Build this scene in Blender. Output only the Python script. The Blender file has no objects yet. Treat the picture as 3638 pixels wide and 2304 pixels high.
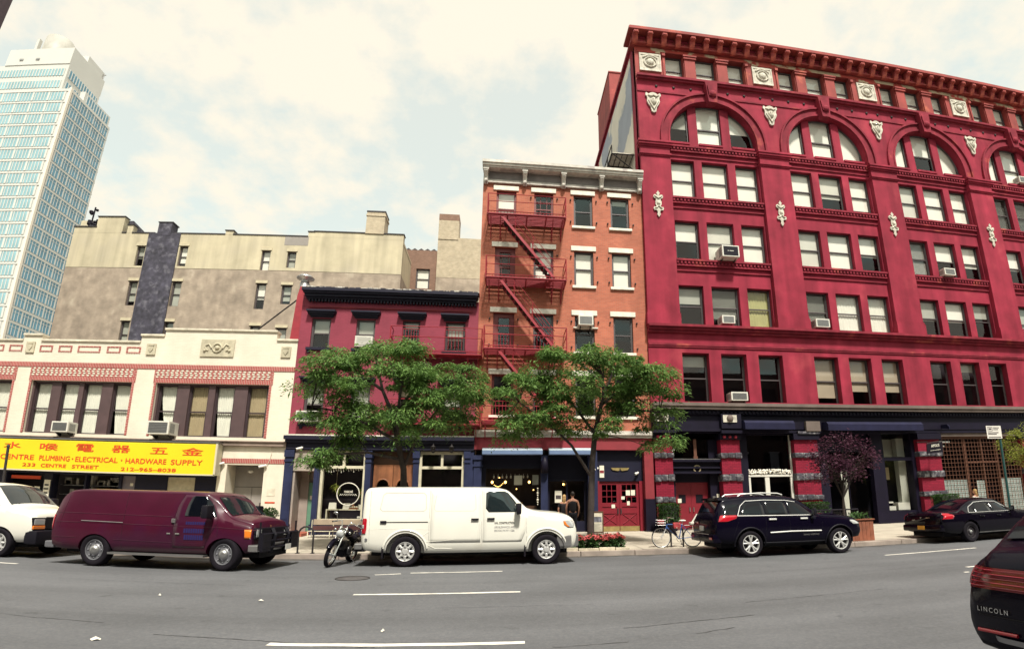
import bpy, bmesh, math, random
import numpy as np
from mathutils import Vector, Matrix
R = math.radians
random.seed(7)
rng = np.random.default_rng(7)
SC = bpy.context.scene
COL = SC.collection

# ------------------------------------------------------------------ camera
cd = bpy.data.cameras.new('camera')
cam = bpy.data.objects.new('camera', cd)
COL.objects.link(cam)
SC.camera = cam
cam.location = (0, -24.154, 1.6)
_ya, _pi, _ro = 0.13667, 0.22318, -0.00951
cam.matrix_world = (Matrix.Translation(cam.location) @ Matrix.Rotation(-_ya, 4, 'Z')
                    @ Matrix.Rotation(math.pi/2 + _pi, 4, 'X') @ Matrix.Rotation(_ro, 4, 'Z'))
cd.type = 'PANO'                       # the phone's wide lens bends lines a little
cd.panorama_type = 'FISHEYE_LENS_POLYNOMIAL'
cd.sensor_fit = 'HORIZONTAL'
cd.sensor_width = 36
cd.fisheye_fov = math.pi
cd.fisheye_polynomial_k0 = 0.0
cd.fisheye_polynomial_k1 = -0.053921746
cd.fisheye_polynomial_k2 = 0.00025153394
cd.fisheye_polynomial_k3 = 2.32045955e-05
cd.fisheye_polynomial_k4 = -4.92699e-07
cd.shift_x = -0.061644
cd.shift_y = 0.088446
cd.clip_start = 0.05
cd.clip_end = 3000

# ------------------------------------------------------------------ light
SUN_EL, SUN_AZ = R(57), R(168)         # azimuth from +Y, clockwise
sd = bpy.data.lights.new('sun', 'SUN')
sd.energy = 5.0
sd.angle = R(6)
sd.color = (1.0, 0.945, 0.85)
sun = bpy.data.objects.new('sun', sd)
COL.objects.link(sun)
_dir = Vector((math.sin(SUN_AZ)*math.cos(SUN_EL), math.cos(SUN_AZ)*math.cos(SUN_EL), math.sin(SUN_EL)))
sun.rotation_euler = (-_dir).to_track_quat('-Z', 'Y').to_euler()
sun.location = (10, -60, 80)

w = bpy.data.worlds.new('World')
SC.world = w
w.use_nodes = True
nt = w.node_tree
nt.nodes.clear()
def N(t, **k):
    n = nt.nodes.new(t)
    for a, b in k.items(): setattr(n, a, b)
    return n
L = lambda a, b: nt.links.new(a, b)
out = N('ShaderNodeOutputWorld')
sky = N('ShaderNodeTexSky', sky_type='NISHITA', sun_disc=False, sun_elevation=SUN_EL, sun_rotation=SUN_AZ)
sky.air_density, sky.dust_density = 1.0, 2.0
bg1 = N('ShaderNodeBackground'); bg1.inputs[1].default_value = 0.15
wt = N('ShaderNodeMixRGB', blend_type='MULTIPLY'); wt.inputs[0].default_value = 1.0
wt.inputs[2].default_value = (1.05, 2.0, 1.55, 1)
L(sky.outputs[0], wt.inputs[1]); L(wt.outputs[0], bg1.inputs[0])
bg2 = N('ShaderNodeBackground'); bg2.inputs[0].default_value = (1.0, 0.93, 0.78, 1); bg2.inputs[1].default_value = 0.85
tc = N('ShaderNodeTexCoord'); sx = N('ShaderNodeSeparateXYZ'); L(tc.outputs['Generated'], sx.inputs[0])
ad = N('ShaderNodeMath', operation='ADD'); ad.inputs[1].default_value = 0.28; L(sx.outputs[2], ad.inputs[0])
mx = N('ShaderNodeMath', operation='MAXIMUM'); mx.inputs[1].default_value = 0.05; L(ad.outputs[0], mx.inputs[0])
dx = N('ShaderNodeMath', operation='DIVIDE'); L(sx.outputs[0], dx.inputs[0]); L(mx.outputs[0], dx.inputs[1])
dy = N('ShaderNodeMath', operation='DIVIDE'); L(sx.outputs[1], dy.inputs[0]); L(mx.outputs[0], dy.inputs[1])
cx = N('ShaderNodeCombineXYZ'); L(dx.outputs[0], cx.inputs[0]); L(dy.outputs[0], cx.inputs[1]); cx.inputs[2].default_value = 3.7
nz = N('ShaderNodeTexNoise'); nz.inputs['Scale'].default_value = 4.2; nz.inputs['Detail'].default_value = 9; nz.inputs['Roughness'].default_value = 0.58
L(cx.outputs[0], nz.inputs['Vector'])
rp = N('ShaderNodeValToRGB')
rp.color_ramp.elements[0].position = 0.40; rp.color_ramp.elements[0].color = (0.70, 0.70, 0.70, 1)
rp.color_ramp.elements[1].position = 0.535; rp.color_ramp.elements[1].color = (1, 1, 1, 1)
L(nz.outputs[0], rp.inputs[0])
mxs = N('ShaderNodeMixShader'); L(rp.outputs[0], mxs.inputs[0]); L(bg1.outputs[0], mxs.inputs[1]); L(bg2.outputs[0], mxs.inputs[2])
L(mxs.outputs[0], out.inputs[0])
SC.view_settings.view_transform = 'Standard'
SC.view_settings.look = 'None'
SC.view_settings.exposure = 0.28
SC.view_settings.gamma = 1.0
SC.render.engine = 'CYCLES'
SC.cycles.max_bounces = 6
SC.cycles.diffuse_bounces = 2
SC.cycles.glossy_bounces = 3
SC.cycles.transparent_max_bounces = 8
SC.cycles.caustics_reflective = False
SC.cycles.caustics_refractive = False

# ------------------------------------------------------------------ materials
MATS = {}
def mat(name, color, rough=0.6, metal=0.0, var=0.0, scale=3.0, bump=0.0, bscale=None, coat=0.0, spec=0.5,
        brick=None, streak=0.0, emit=None, second=None, secpos=(0.5, 0.6), alpha=None):
    if name in MATS: return MATS[name]
    m = bpy.data.materials.new(name); m.use_nodes = True
    t = m.node_tree; p = t.nodes['Principled BSDF']
    c4 = (*color, 1)
    p.inputs['Base Color'].default_value = c4
    p.inputs['Roughness'].default_value = rough
    p.inputs['Metallic'].default_value = metal
    p.inputs['Specular IOR Level'].default_value = spec
    p.inputs['Coat Weight'].default_value = coat
    p.inputs['Coat Roughness'].default_value = 0.04
    n = lambda ty: t.nodes.new(ty)
    ln = t.links.new
    tcn = n('ShaderNodeTexCoord'); vec = tcn.outputs['Object']
    col = None
    if brick:
        c1, c2, mo, bw, bh, ms = brick
        s = n('ShaderNodeSeparateXYZ'); ln(vec, s.inputs[0])
        a = n('ShaderNodeMath'); a.operation = 'ADD'; ln(s.outputs[0], a.inputs[0]); ln(s.outputs[1], a.inputs[1])
        cb = n('ShaderNodeCombineXYZ'); ln(a.outputs[0], cb.inputs[0]); ln(s.outputs[2], cb.inputs[1])
        b = n('ShaderNodeTexBrick'); b.inputs['Scale'].default_value = 1.0
        b.inputs['Brick Width'].default_value = bw; b.inputs['Row Height'].default_value = bh
        b.inputs['Mortar Size'].default_value = ms; b.inputs['Mortar Smooth'].default_value = 0.3
        b.inputs['Color1'].default_value = (*c1, 1); b.inputs['Color2'].default_value = (*c2, 1); b.inputs['Mortar'].default_value = (*mo, 1)
        ln(cb.outputs[0], b.inputs['Vector']); col = b.outputs['Color']
        bp = n('ShaderNodeBump'); bp.inputs['Strength'].default_value = 0.35; bp.inputs['Distance'].default_value = 0.01
        bp.invert = True; ln(b.outputs['Fac'], bp.inputs['Height']); ln(bp.outputs[0], p.inputs['Normal'])
    if second:
        nn = n('ShaderNodeTexNoise'); nn.inputs['Scale'].default_value = scale*0.5; nn.inputs['Detail'].default_value = 6; ln(vec, nn.inputs['Vector'])
        rr = n('ShaderNodeMapRange'); rr.inputs[1].default_value = secpos[0]; rr.inputs[2].default_value = secpos[1]; ln(nn.outputs[0], rr.inputs[0])
        mm = n('ShaderNodeMixRGB'); ln(rr.outputs[0], mm.inputs[0])
        if col is None: mm.inputs[1].default_value = c4
        else: ln(col, mm.inputs[1])
        mm.inputs[2].default_value = (*second, 1); col = mm.outputs[0]
    if var > 0 or streak > 0:
        for amt, sc3 in ((var, (1, 1, 1)), (var*0.7, (.22, .22, .22)), (streak, (1.2, 1.2, 0.09))):
            if amt <= 0: continue
            mp = n('ShaderNodeMapping'); mp.inputs['Scale'].default_value = sc3; ln(vec, mp.inputs[0])
            no = n('ShaderNodeTexNoise'); no.inputs['Scale'].default_value = scale; no.inputs['Detail'].default_value = 5; ln(mp.outputs[0], no.inputs['Vector'])
            mr = n('ShaderNodeMapRange'); mr.inputs[1].default_value = 0.3; mr.inputs[2].default_value = 0.7
            mr.inputs[3].default_value = 1-amt; mr.inputs[4].default_value = 1+amt*0.6; ln(no.outputs[0], mr.inputs[0])
            ml = n('ShaderNodeMixRGB'); ml.blend_type = 'MULTIPLY'; ml.inputs[0].default_value = 1
            if col is None: ml.inputs[1].default_value = c4
            else: ln(col, ml.inputs[1])
            ln(mr.outputs[0], ml.inputs[2]); col = ml.outputs[0]
    if col is not None: ln(col, p.inputs['Base Color'])
    if bump > 0 and not brick:
        no = n('ShaderNodeTexNoise'); no.inputs['Scale'].default_value = bscale or scale*4; no.inputs['Detail'].default_value = 6; ln(vec, no.inputs['Vector'])
        bp = n('ShaderNodeBump'); bp.inputs['Strength'].default_value = bump; bp.inputs['Distance'].default_value = 0.02
        ln(no.outputs[0], bp.inputs['Height']); ln(bp.outputs[0], p.inputs['Normal'])
    if emit:
        p.inputs['Emission Color'].default_value = (*emit[0], 1); p.inputs['Emission Strength'].default_value = emit[1]
    MATS[name] = m
    return m
def glass_mat(name, tint=(0.75, 0.8, 0.8), lo=0.10, rough=0.02):
    """window glass: see-through with a mirror layer that grows at grazing angles"""
    if name in MATS: return MATS[name]
    m = bpy.data.materials.new(name); m.use_nodes = True; t = m.node_tree; t.nodes.clear()
    o = t.nodes.new('ShaderNodeOutputMaterial'); mi = t.nodes.new('ShaderNodeMixShader')
    tr = t.nodes.new('ShaderNodeBsdfTransparent'); tr.inputs[0].default_value = (*tint, 1)
    gl = t.nodes.new('ShaderNodeBsdfGlossy'); gl.inputs['Roughness'].default_value = rough
    fr = t.nodes.new('ShaderNodeLayerWeight'); fr.inputs[0].default_value = 0.5      # even from both sides
    pw = t.nodes.new('ShaderNodeMath'); pw.operation = 'POWER'; pw.inputs[1].default_value = 4.0
    ad = t.nodes.new('ShaderNodeMath'); ad.operation = 'MULTIPLY_ADD'; ad.inputs[1].default_value = 0.85; ad.inputs[2].default_value = lo; ad.use_clamp = True
    nz = t.nodes.new('ShaderNodeTexNoise'); nz.inputs['Scale'].default_value = 0.7; nz.inputs['Detail'].default_value = 0.0
    bp = t.nodes.new('ShaderNodeBump'); bp.inputs['Strength'].default_value = 0.06; bp.inputs['Distance'].default_value = 0.05
    tco = t.nodes.new('ShaderNodeTexCoord')
    k = t.links.new
    k(tco.outputs['Object'], nz.inputs['Vector']); k(nz.outputs[0], bp.inputs['Height']); k(bp.outputs[0], gl.inputs['Normal'])
    k(fr.outputs['Facing'], pw.inputs[0]); k(pw.outputs[0], ad.inputs[0]); k(ad.outputs[0], mi.inputs[0]); k(tr.outputs[0], mi.inputs[1]); k(gl.outputs[0], mi.inputs[2]); k(mi.outputs[0], o.inputs[0])
    MATS[name] = m
    return m
def M(n): return MATS[n]

# ------------------------------------------------------------------ mesh builder
class MB:
    def __init__(s): s.v = []; s.f = []; s.sm = []
    def add(s, vs, fs, smooth=False):
        o = len(s.v); s.v += [tuple(p) for p in vs]; s.f += [tuple(i+o for i in f) for f in fs]; s.sm += [smooth]*len(fs); return s
    def box(s, x0, x1, y0, y1, z0, z1):
        return s.add([(x0,y0,z0),(x1,y0,z0),(x1,y1,z0),(x0,y1,z0),(x0,y0,z1),(x1,y0,z1),(x1,y1,z1),(x0,y1,z1)],
                     [(0,3,2,1),(4,5,6,7),(0,1,5,4),(1,2,6,5),(2,3,7,6),(3,0,4,7)])
    def bbox(s, x0, x1, y0, y1, z0, z1, b=0.01):
        """box with chamfered edges"""
        b = min(b, (x1-x0)*.45, (y1-y0)*.45, (z1-z0)*.45)
        bm = bmesh.new(); r = bmesh.ops.create_cube(bm, size=1)
        for v in bm.verts: v.co = ((x0+x1)/2+v.co.x*(x1-x0), (y0+y1)/2+v.co.y*(y1-y0), (z0+z1)/2+v.co.z*(z1-z0))
        bmesh.ops.bevel(bm, geom=bm.edges[:], offset=b, segments=2, affect='EDGES', profile=0.6)
        s.bm(bm); bm.free(); return s
    def bm(s, bm, smooth=False):
        bm.verts.ensure_lookup_table(); bm.verts.index_update()
        return s.add([v.co[:] for v in bm.verts], [[v.index for v in f.verts] for f in bm.faces], smooth)
    def quad(s, a, b, c, d): return s.add([a,b,c,d], [(0,1,2,3)])
    def poly(s, pts): return s.add(pts, [tuple(range(len(pts)))])
    def prism(s, pts, y0, y1):
        """outline in x,z pushed from y0 to y1"""
        n = len(pts)
        ar = sum(pts[i][0]*pts[(i+1)%n][1]-pts[(i+1)%n][0]*pts[i][1] for i in range(n))
        if ar < 0: pts = pts[::-1]
        vs = [(x,y0,z) for x,z in pts]+[(x,y1,z) for x,z in pts]
        fs = [tuple(range(n)), tuple(range(2*n-1, n-1, -1))]+[(i, n+i, n+(i+1)%n, (i+1)%n) for i in range(n)]
        return s.add(vs, fs)
    def prismx(s, pts, x0, x1):
        """outline in y,z pushed from x0 to x1"""
        n = len(pts)
        ar = sum(pts[i][0]*pts[(i+1)%n][1]-pts[(i+1)%n][0]*pts[i][1] for i in range(n))
        if ar < 0: pts = pts[::-1]
        vs = [(x0,y,z) for y,z in pts]+[(x1,y,z) for y,z in pts]
        fs = [tuple(range(n-1,-1,-1)), tuple(range(n, 2*n))]+[(i, (i+1)%n, n+(i+1)%n, n+i) for i in range(n)]
        return s.add(vs, fs)
    def prismz(s, pts, z0, z1):
        n = len(pts)
        ar = sum(pts[i][0]*pts[(i+1)%n][1]-pts[(i+1)%n][0]*pts[i][1] for i in range(n))
        if ar < 0: pts = pts[::-1]
        vs = [(x,y,z0) for x,y in pts]+[(x,y,z1) for x,y in pts]
        fs = [tuple(range(n-1,-1,-1)), tuple(range(n, 2*n))]+[(i, (i+1)%n, n+(i+1)%n, n+i) for i in range(n)]
        return s.add(vs, fs)
    def tube(s, pts, r, n=8, cap=True, closed=False):
        pts = [Vector(p) for p in pts]; k = len(pts)
        rs = r if isinstance(r, (list, tuple)) else [r]*k
        vs = []; up = None
        for i, p in enumerate(pts):
            if closed: d = pts[(i+1)%k]-pts[i-1]
            else: d = pts[min(i+1,k-1)]-pts[max(i-1,0)]
            d.normalize()
            if up is None:
                up = Vector((0,0,1)) if abs(d.z) < .9 else Vector((1,0,0))
            a = d.cross(up); a.normalize(); b = a.cross(d); b.normalize(); up = b
            for j in range(n):
                t = 2*math.pi*j/n; vs.append(p+(a*math.cos(t)+b*math.sin(t))*rs[i])
        fs = []
        for i in range(k if closed else k-1):
            for j in range(n):
                i2 = (i+1)%k
                fs.append((i*n+j, i*n+(j+1)%n, i2*n+(j+1)%n, i2*n+j))
        s.add(vs, fs, n > 4)
        if cap and not closed:
            s.add(vs[:n], [tuple(range(n-1,-1,-1))]); s.add(vs[-n:], [tuple(range(n))])
        return s
    def bar(s, a, b, r): return s.tube([a, b], r, 4)
    def lathe(s, prof, c=(0,0,0), axis='z', n=24, smooth=True):
        """prof: list of (radius, height)"""
        vs = []
        for r, h in prof:
            for j in range(n):
                t = 2*math.pi*j/n; a, b = r*math.cos(t), r*math.sin(t)
                if axis == 'z': vs.append((c[0]+a, c[1]+b, c[2]+h))
                elif axis == 'y': vs.append((c[0]+a, c[1]+h, c[2]+b))
                else: vs.append((c[0]+h, c[1]+a, c[2]+b))
        fs = []
        for i in range(len(prof)-1):
            for j in range(n):
                q = (i*n+j, i*n+(j+1)%n, (i+1)*n+(j+1)%n, (i+1)*n+j)
                fs.append(q if axis != 'y' else q[::-1])
        return s.add(vs, fs, smooth)
    def disc(s, c, r, axis='y', n=24, h=0.01):
        return s.lathe([(1e-4,-h/2),(r,-h/2),(r,h/2),(1e-4,h/2)], c, axis, n, False)
    def sphere(s, c, r, n=12, sc=(1,1,1)):
        m = n//2
        vs = []
        for i in range(m+1):
            a = math.pi*i/m
            for j in range(n):
                b = 2*math.pi*j/n
                vs.append((c[0]+r*sc[0]*math.sin(a)*math.cos(b), c[1]+r*sc[1]*math.sin(a)*math.sin(b), c[2]+r*sc[2]*math.cos(a)))
        fs = [(i*n+j, (i+1)*n+j, (i+1)*n+(j+1)%n, i*n+(j+1)%n) for i in range(m) for j in range(n)]
        return s.add(vs, fs, True)
    def xf(s, mtx, start=0):
        for i in range(start, len(s.v)): s.v[i] = tuple(mtx @ Vector(s.v[i]))
        return s
    def mesh(s, name, m=None, sharp=None):
        me = bpy.data.meshes.new(name); me.from_pydata(s.v, [], s.f)
        me.polygons.foreach_set('use_smooth', s.sm)
        if m: me.materials.append(m)
        me.update()
        if sharp is not None:
            me.polygons.foreach_set('use_smooth', [True]*len(me.polygons)); me.set_sharp_from_angle(angle=R(sharp))
        return me
    def build(s, name, m, parent=None, sharp=None):
        o = bpy.data.objects.new(name, s.mesh(name, m, sharp)); COL.objects.link(o)
        if parent is not None: adopt(o, parent)
        return o
FIXED = set()                          # things whose parts are written in street coordinates
def adopt(o, parent):
    o.parent = parent
    if parent.name in FIXED: o.matrix_parent_inverse = Matrix.Translation(-parent.location)
def inst(name, me, parent, loc=(0,0,0), rz=0.0):
    o = bpy.data.objects.new(name, me); COL.objects.link(o); adopt(o, parent); o.location = loc; o.rotation_euler = (0,0,rz); return o
def tag(o, label=None, cat=None, group=None, kind=None):
    if label: o['label'] = label
    if cat: o['category'] = cat
    if group: o['group'] = group
    if kind: o['kind'] = kind
    return o
def thing(name, label, cat, loc=(0,0,0), rz=0.0, group=None):
    o = bpy.data.objects.new(name, None); COL.objects.link(o); o.location = loc; o.rotation_euler = (0,0,rz); o.empty_display_size = 0.2
    return tag(o, label, cat, group)
def place(name, label, cat, loc=(0,0,0), group=None):
    o = thing(name, label, cat, loc, 0, group); FIXED.add(o.name); return o
def struct(o): o['kind'] = 'structure'; return o
def copy_tree(o, parent=None):
    c = o.copy(); COL.objects.link(c); c.parent = parent
    for ch in list(o.children): copy_tree(ch, c)
    return c
def split_pieces(o):
    """give every far-apart piece of a mesh an object of its own"""
    me = o.data; n = len(me.vertices)
    co = np.empty(n*3, np.float32); me.vertices.foreach_get('co', co); co = co.reshape(-1, 3)
    lab = np.arange(n); ed = np.empty(len(me.edges)*2, np.int32); me.edges.foreach_get('vertices', ed); ed = ed.reshape(-1, 2)
    while True:
        m_ = np.minimum(lab[ed[:,0]], lab[ed[:,1]]); l2 = lab.copy(); np.minimum.at(l2, ed[:,0], m_); np.minimum.at(l2, ed[:,1], m_); l2 = l2[l2]
        if (l2 == lab).all(): break
        lab = l2
    roots, isl = np.unique(lab, return_inverse=True); k = len(roots)
    lo = np.full((k,3), np.inf); hi = np.full((k,3), -np.inf); np.minimum.at(lo, isl, co); np.maximum.at(hi, isl, co); size = (hi-lo).max(1)
    gap = np.maximum(0, np.maximum(lo[:,None]-hi[None], lo[None]-hi[:,None])); near = np.sqrt((gap**2).sum(2)) <= np.maximum(.02, .5*np.maximum(size[:,None], size[None]))
    pl = np.arange(k)
    while True:
        q = np.where(near, pl[None], k).min(1)
        if (q == pl).all(): break
        pl = q
    pieces = np.unique(pl)
    if len(pieces) < 2: return
    polys = [tuple(p.vertices) for p in me.polygons]; sm = [p.use_smooth for p in me.polygons]; vp = pl[isl]
    for i, pc in enumerate(pieces):
        idx = np.nonzero(vp == pc)[0]; mp = {int(v): j for j, v in enumerate(idx)}; fs, ss = [], []
        for p, s_ in zip(polys, sm):
            if p[0] in mp: fs.append([mp[v] for v in p]); ss.append(s_)
        nm = bpy.data.meshes.new(me.name); nm.from_pydata([tuple(map(float, c)) for c in co[idx]], [], fs); nm.polygons.foreach_set('use_smooth', ss); nm.materials.append(me.materials[0]); nm.update()
        if i == 0: first = nm; continue
        c = o.copy(); c.data = nm; COL.objects.link(c)
    o.data = first
def text_mb(body, size, depth=0.004, bold=0.0, sx=1.0, align='CENTER', spacing=1.0, shear=0.0):
    """lettering as solid geometry in the x,z plane facing -y, baseline at z=0"""
    cu = bpy.data.curves.new('t', 'FONT'); cu.body = body; cu.size = size; cu.extrude = depth/2; cu.bevel_depth = bold; cu.bevel_resolution = 0
    cu.align_x = align; cu.space_character = spacing; cu.shear = shear; cu.resolution_u = 3
    o = bpy.data.objects.new('t', cu); COL.objects.link(o)
    me = bpy.data.meshes.new_from_object(o.evaluated_get(bpy.context.evaluated_depsgraph_get()))
    mb = MB()
    mb.add([(v.co.x*sx, -v.co.z, v.co.y) for v in me.vertices], [tuple(p.vertices) for p in me.polygons])
    bpy.data.objects.remove(o); bpy.data.curves.remove(cu); bpy.data.meshes.remove(me)
    return mb
def fit_text(body, x0, x1, z0, z1, y, depth=0.01, bold=0.0, spacing=1.0, cap=True):
    """lettering stretched to the box x0..x1, z0..z1 with its front at y"""
    mb = text_mb(body, 1.0, depth, bold, spacing=spacing)
    a = np.array(mb.v); lo, hi = a.min(0), a.max(0)
    a[:,0] = x0+(a[:,0]-lo[0])/(hi[0]-lo[0])*(x1-x0)
    a[:,2] = z0+(a[:,2]-lo[2])/(hi[2]-lo[2])*(z1-z0)
    a[:,1] = a[:,1]-lo[1]+y
    mb.v = [tuple(p) for p in a]
    return mb

def wall_grid(mb, x0, x1, z0, z1, y0, y1, holes, top=True, sides=True):
    """front sheet at y0 with rectangular holes whose reveals run back to y1"""
    xs = sorted({round(v, 4) for v in [x0, x1]+[h[0] for h in holes]+[h[1] for h in holes] if x0-1e-6 <= v <= x1+1e-6})
    zs = sorted({round(v, 4) for v in [z0, z1]+[h[2] for h in holes]+[h[3] for h in holes] if z0-1e-6 <= v <= z1+1e-6})
    solid = {}
    for i in range(len(xs)-1):
        for j in range(len(zs)-1):
            cxx, czz = (xs[i]+xs[i+1])/2, (zs[j]+zs[j+1])/2
            solid[i, j] = not any(h[0] < cxx < h[1] and h[2] < czz < h[3] for h in holes)
    nx, nz_ = len(xs)-1, len(zs)-1
    for (i, j), s in solid.items():
        a, b, c, d = xs[i], xs[i+1], zs[j], zs[j+1]
        if s:
            mb.quad((a,y0,c),(b,y0,c),(b,y0,d),(a,y0,d))
            if i == 0 and sides: mb.quad((a,y1,c),(a,y0,c),(a,y0,d),(a,y1,d))
            if i == nx-1 and sides: mb.quad((b,y0,c),(b,y1,c),(b,y1,d),(b,y0,d))
            if j == nz_-1 and top: mb.quad((a,y0,d),(b,y0,d),(b,y1,d),(a,y1,d))
            if j == 0 and top: mb.quad((a,y1,c),(b,y1,c),(b,y0,c),(a,y0,c))
        else:
            if i > 0 and solid[i-1, j]: mb.quad((a,y0,c),(a,y1,c),(a,y1,d),(a,y0,d))
            if i < nx-1 and solid[i+1, j]: mb.quad((b,y1,c),(b,y0,c),(b,y0,d),(b,y1,d))
            if j > 0 and solid[i, j-1]: mb.quad((a,y0,c),(b,y0,c),(b,y1,c),(a,y1,c))
            if j < nz_-1 and solid[i, j+1]: mb.quad((a,y1,d),(b,y1,d),(b,y0,d),(a,y0,d))
    return mb

# ------------------------------------------------------------------ shared materials
mat('road', (0.113, 0.115, 0.124), 0.92, var=0.10, scale=30, bump=0.5, bscale=140, second=(0.134,0.135,0.140), secpos=(.4,.7))
def road_wear(m):
    t = m.node_tree; p = t.nodes['Principled BSDF']; src = p.inputs['Base Color'].links[0].from_socket; k = t.links.new
    tc_ = t.nodes.new('ShaderNodeTexCoord')
    for sc, lo, hi, pos in (((.035,.9,1), .84, 1.10, (.35,.65)), ((.5,.5,1), .90, 1.06, (.35,.65)), ((2.2,2.2,1), .72, 1.0, (.27,.36))):
        mp = t.nodes.new('ShaderNodeMapping'); mp.inputs['Scale'].default_value = sc; k(tc_.outputs['Object'], mp.inputs[0])
        no = t.nodes.new('ShaderNodeTexNoise'); no.inputs['Scale'].default_value = 1.0; no.inputs['Detail'].default_value = 6; k(mp.outputs[0], no.inputs['Vector'])
        mr = t.nodes.new('ShaderNodeMapRange'); mr.inputs[1].default_value, mr.inputs[2].default_value, mr.inputs[3].default_value, mr.inputs[4].default_value = pos[0], pos[1], lo, hi; k(no.outputs[0], mr.inputs[0])
        ml = t.nodes.new('ShaderNodeMixRGB'); ml.blend_type = 'MULTIPLY'; ml.inputs[0].default_value = 1; k(src, ml.inputs[1]); k(mr.outputs[0], ml.inputs[2]); src = ml.outputs[0]
    k(src, p.inputs['Base Color'])
road_wear(MATS['road'])
mat('sidewalk', (0.46, 0.41, 0.33), 0.9, var=0.16, scale=1.4, bump=0.15, bscale=40, second=(0.33,0.28,0.23), secpos=(.55,.72))
mat('kerbstone', (0.34, 0.28, 0.24), 0.85, var=0.3, scale=2, bump=0.3)
mat('ground', (0.2, 0.19, 0.18), 0.95, var=0.1)
mat('white_paint', (0.78, 0.74, 0.66), 0.8, var=0.25, scale=6)
mat('iron', (0.035, 0.03, 0.03), 0.7, metal=0.3, var=0.2)
mat('black', (0.006, 0.004, 0.010), 0.6, spec=.2)
mat('dark_interior', (0.012, 0.009, 0.014), 0.9)  # near-black sheets behind windows: the darkness of unlit rooms put into the colour
glass_mat('glass', (0.97, 0.98, 0.97), 0.07)
glass_mat('dark_glass', (0.30, 0.32, 0.36), 0.05)
mat('blind', (0.86, 0.82, 0.73), 0.8, var=0.05, scale=1.2)
mat('dull_blind', (0.66, 0.63, 0.55), 0.8, var=0.08, scale=1.2)
mat('grey_blind', (0.42, 0.42, 0.36), 0.8, var=0.1, scale=1.2)
mat('tan_blind', (0.42, 0.34, 0.25), 0.8, var=0.1, scale=1.2)
mat('yellow_curtain', (0.42, 0.40, 0.17), 0.9, var=0.1)
mat('white_curtain', (0.80, 0.78, 0.68), 0.9, var=0.06)
mat('tan_curtain', (0.42, 0.33, 0.20), 0.9, var=0.08)
mat('frame_grey', (0.075, 0.06, 0.062), 0.5, var=0.1)
mat('frame_brown', (0.045, 0.028, 0.032), 0.5, var=0.12)
mat('chrome', (0.75, 0.74, 0.72), 0.12, metal=1.0)
mat('steel', (0.45, 0.44, 0.43), 0.35, metal=0.9, var=0.1)
mat('ac_white', (0.62, 0.60, 0.53), 0.5, var=0.06)
mat('ac_grille', (0.10, 0.10, 0.10), 0.6)
mat('paper', (0.75, 0.70, 0.58), 0.8)
mat('camera_white', (0.75, 0.72, 0.66), 0.4)
mat('bulb', (1, .8, .4), 0.3, emit=((1.0, 0.55, 0.14), 6.0))

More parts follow.
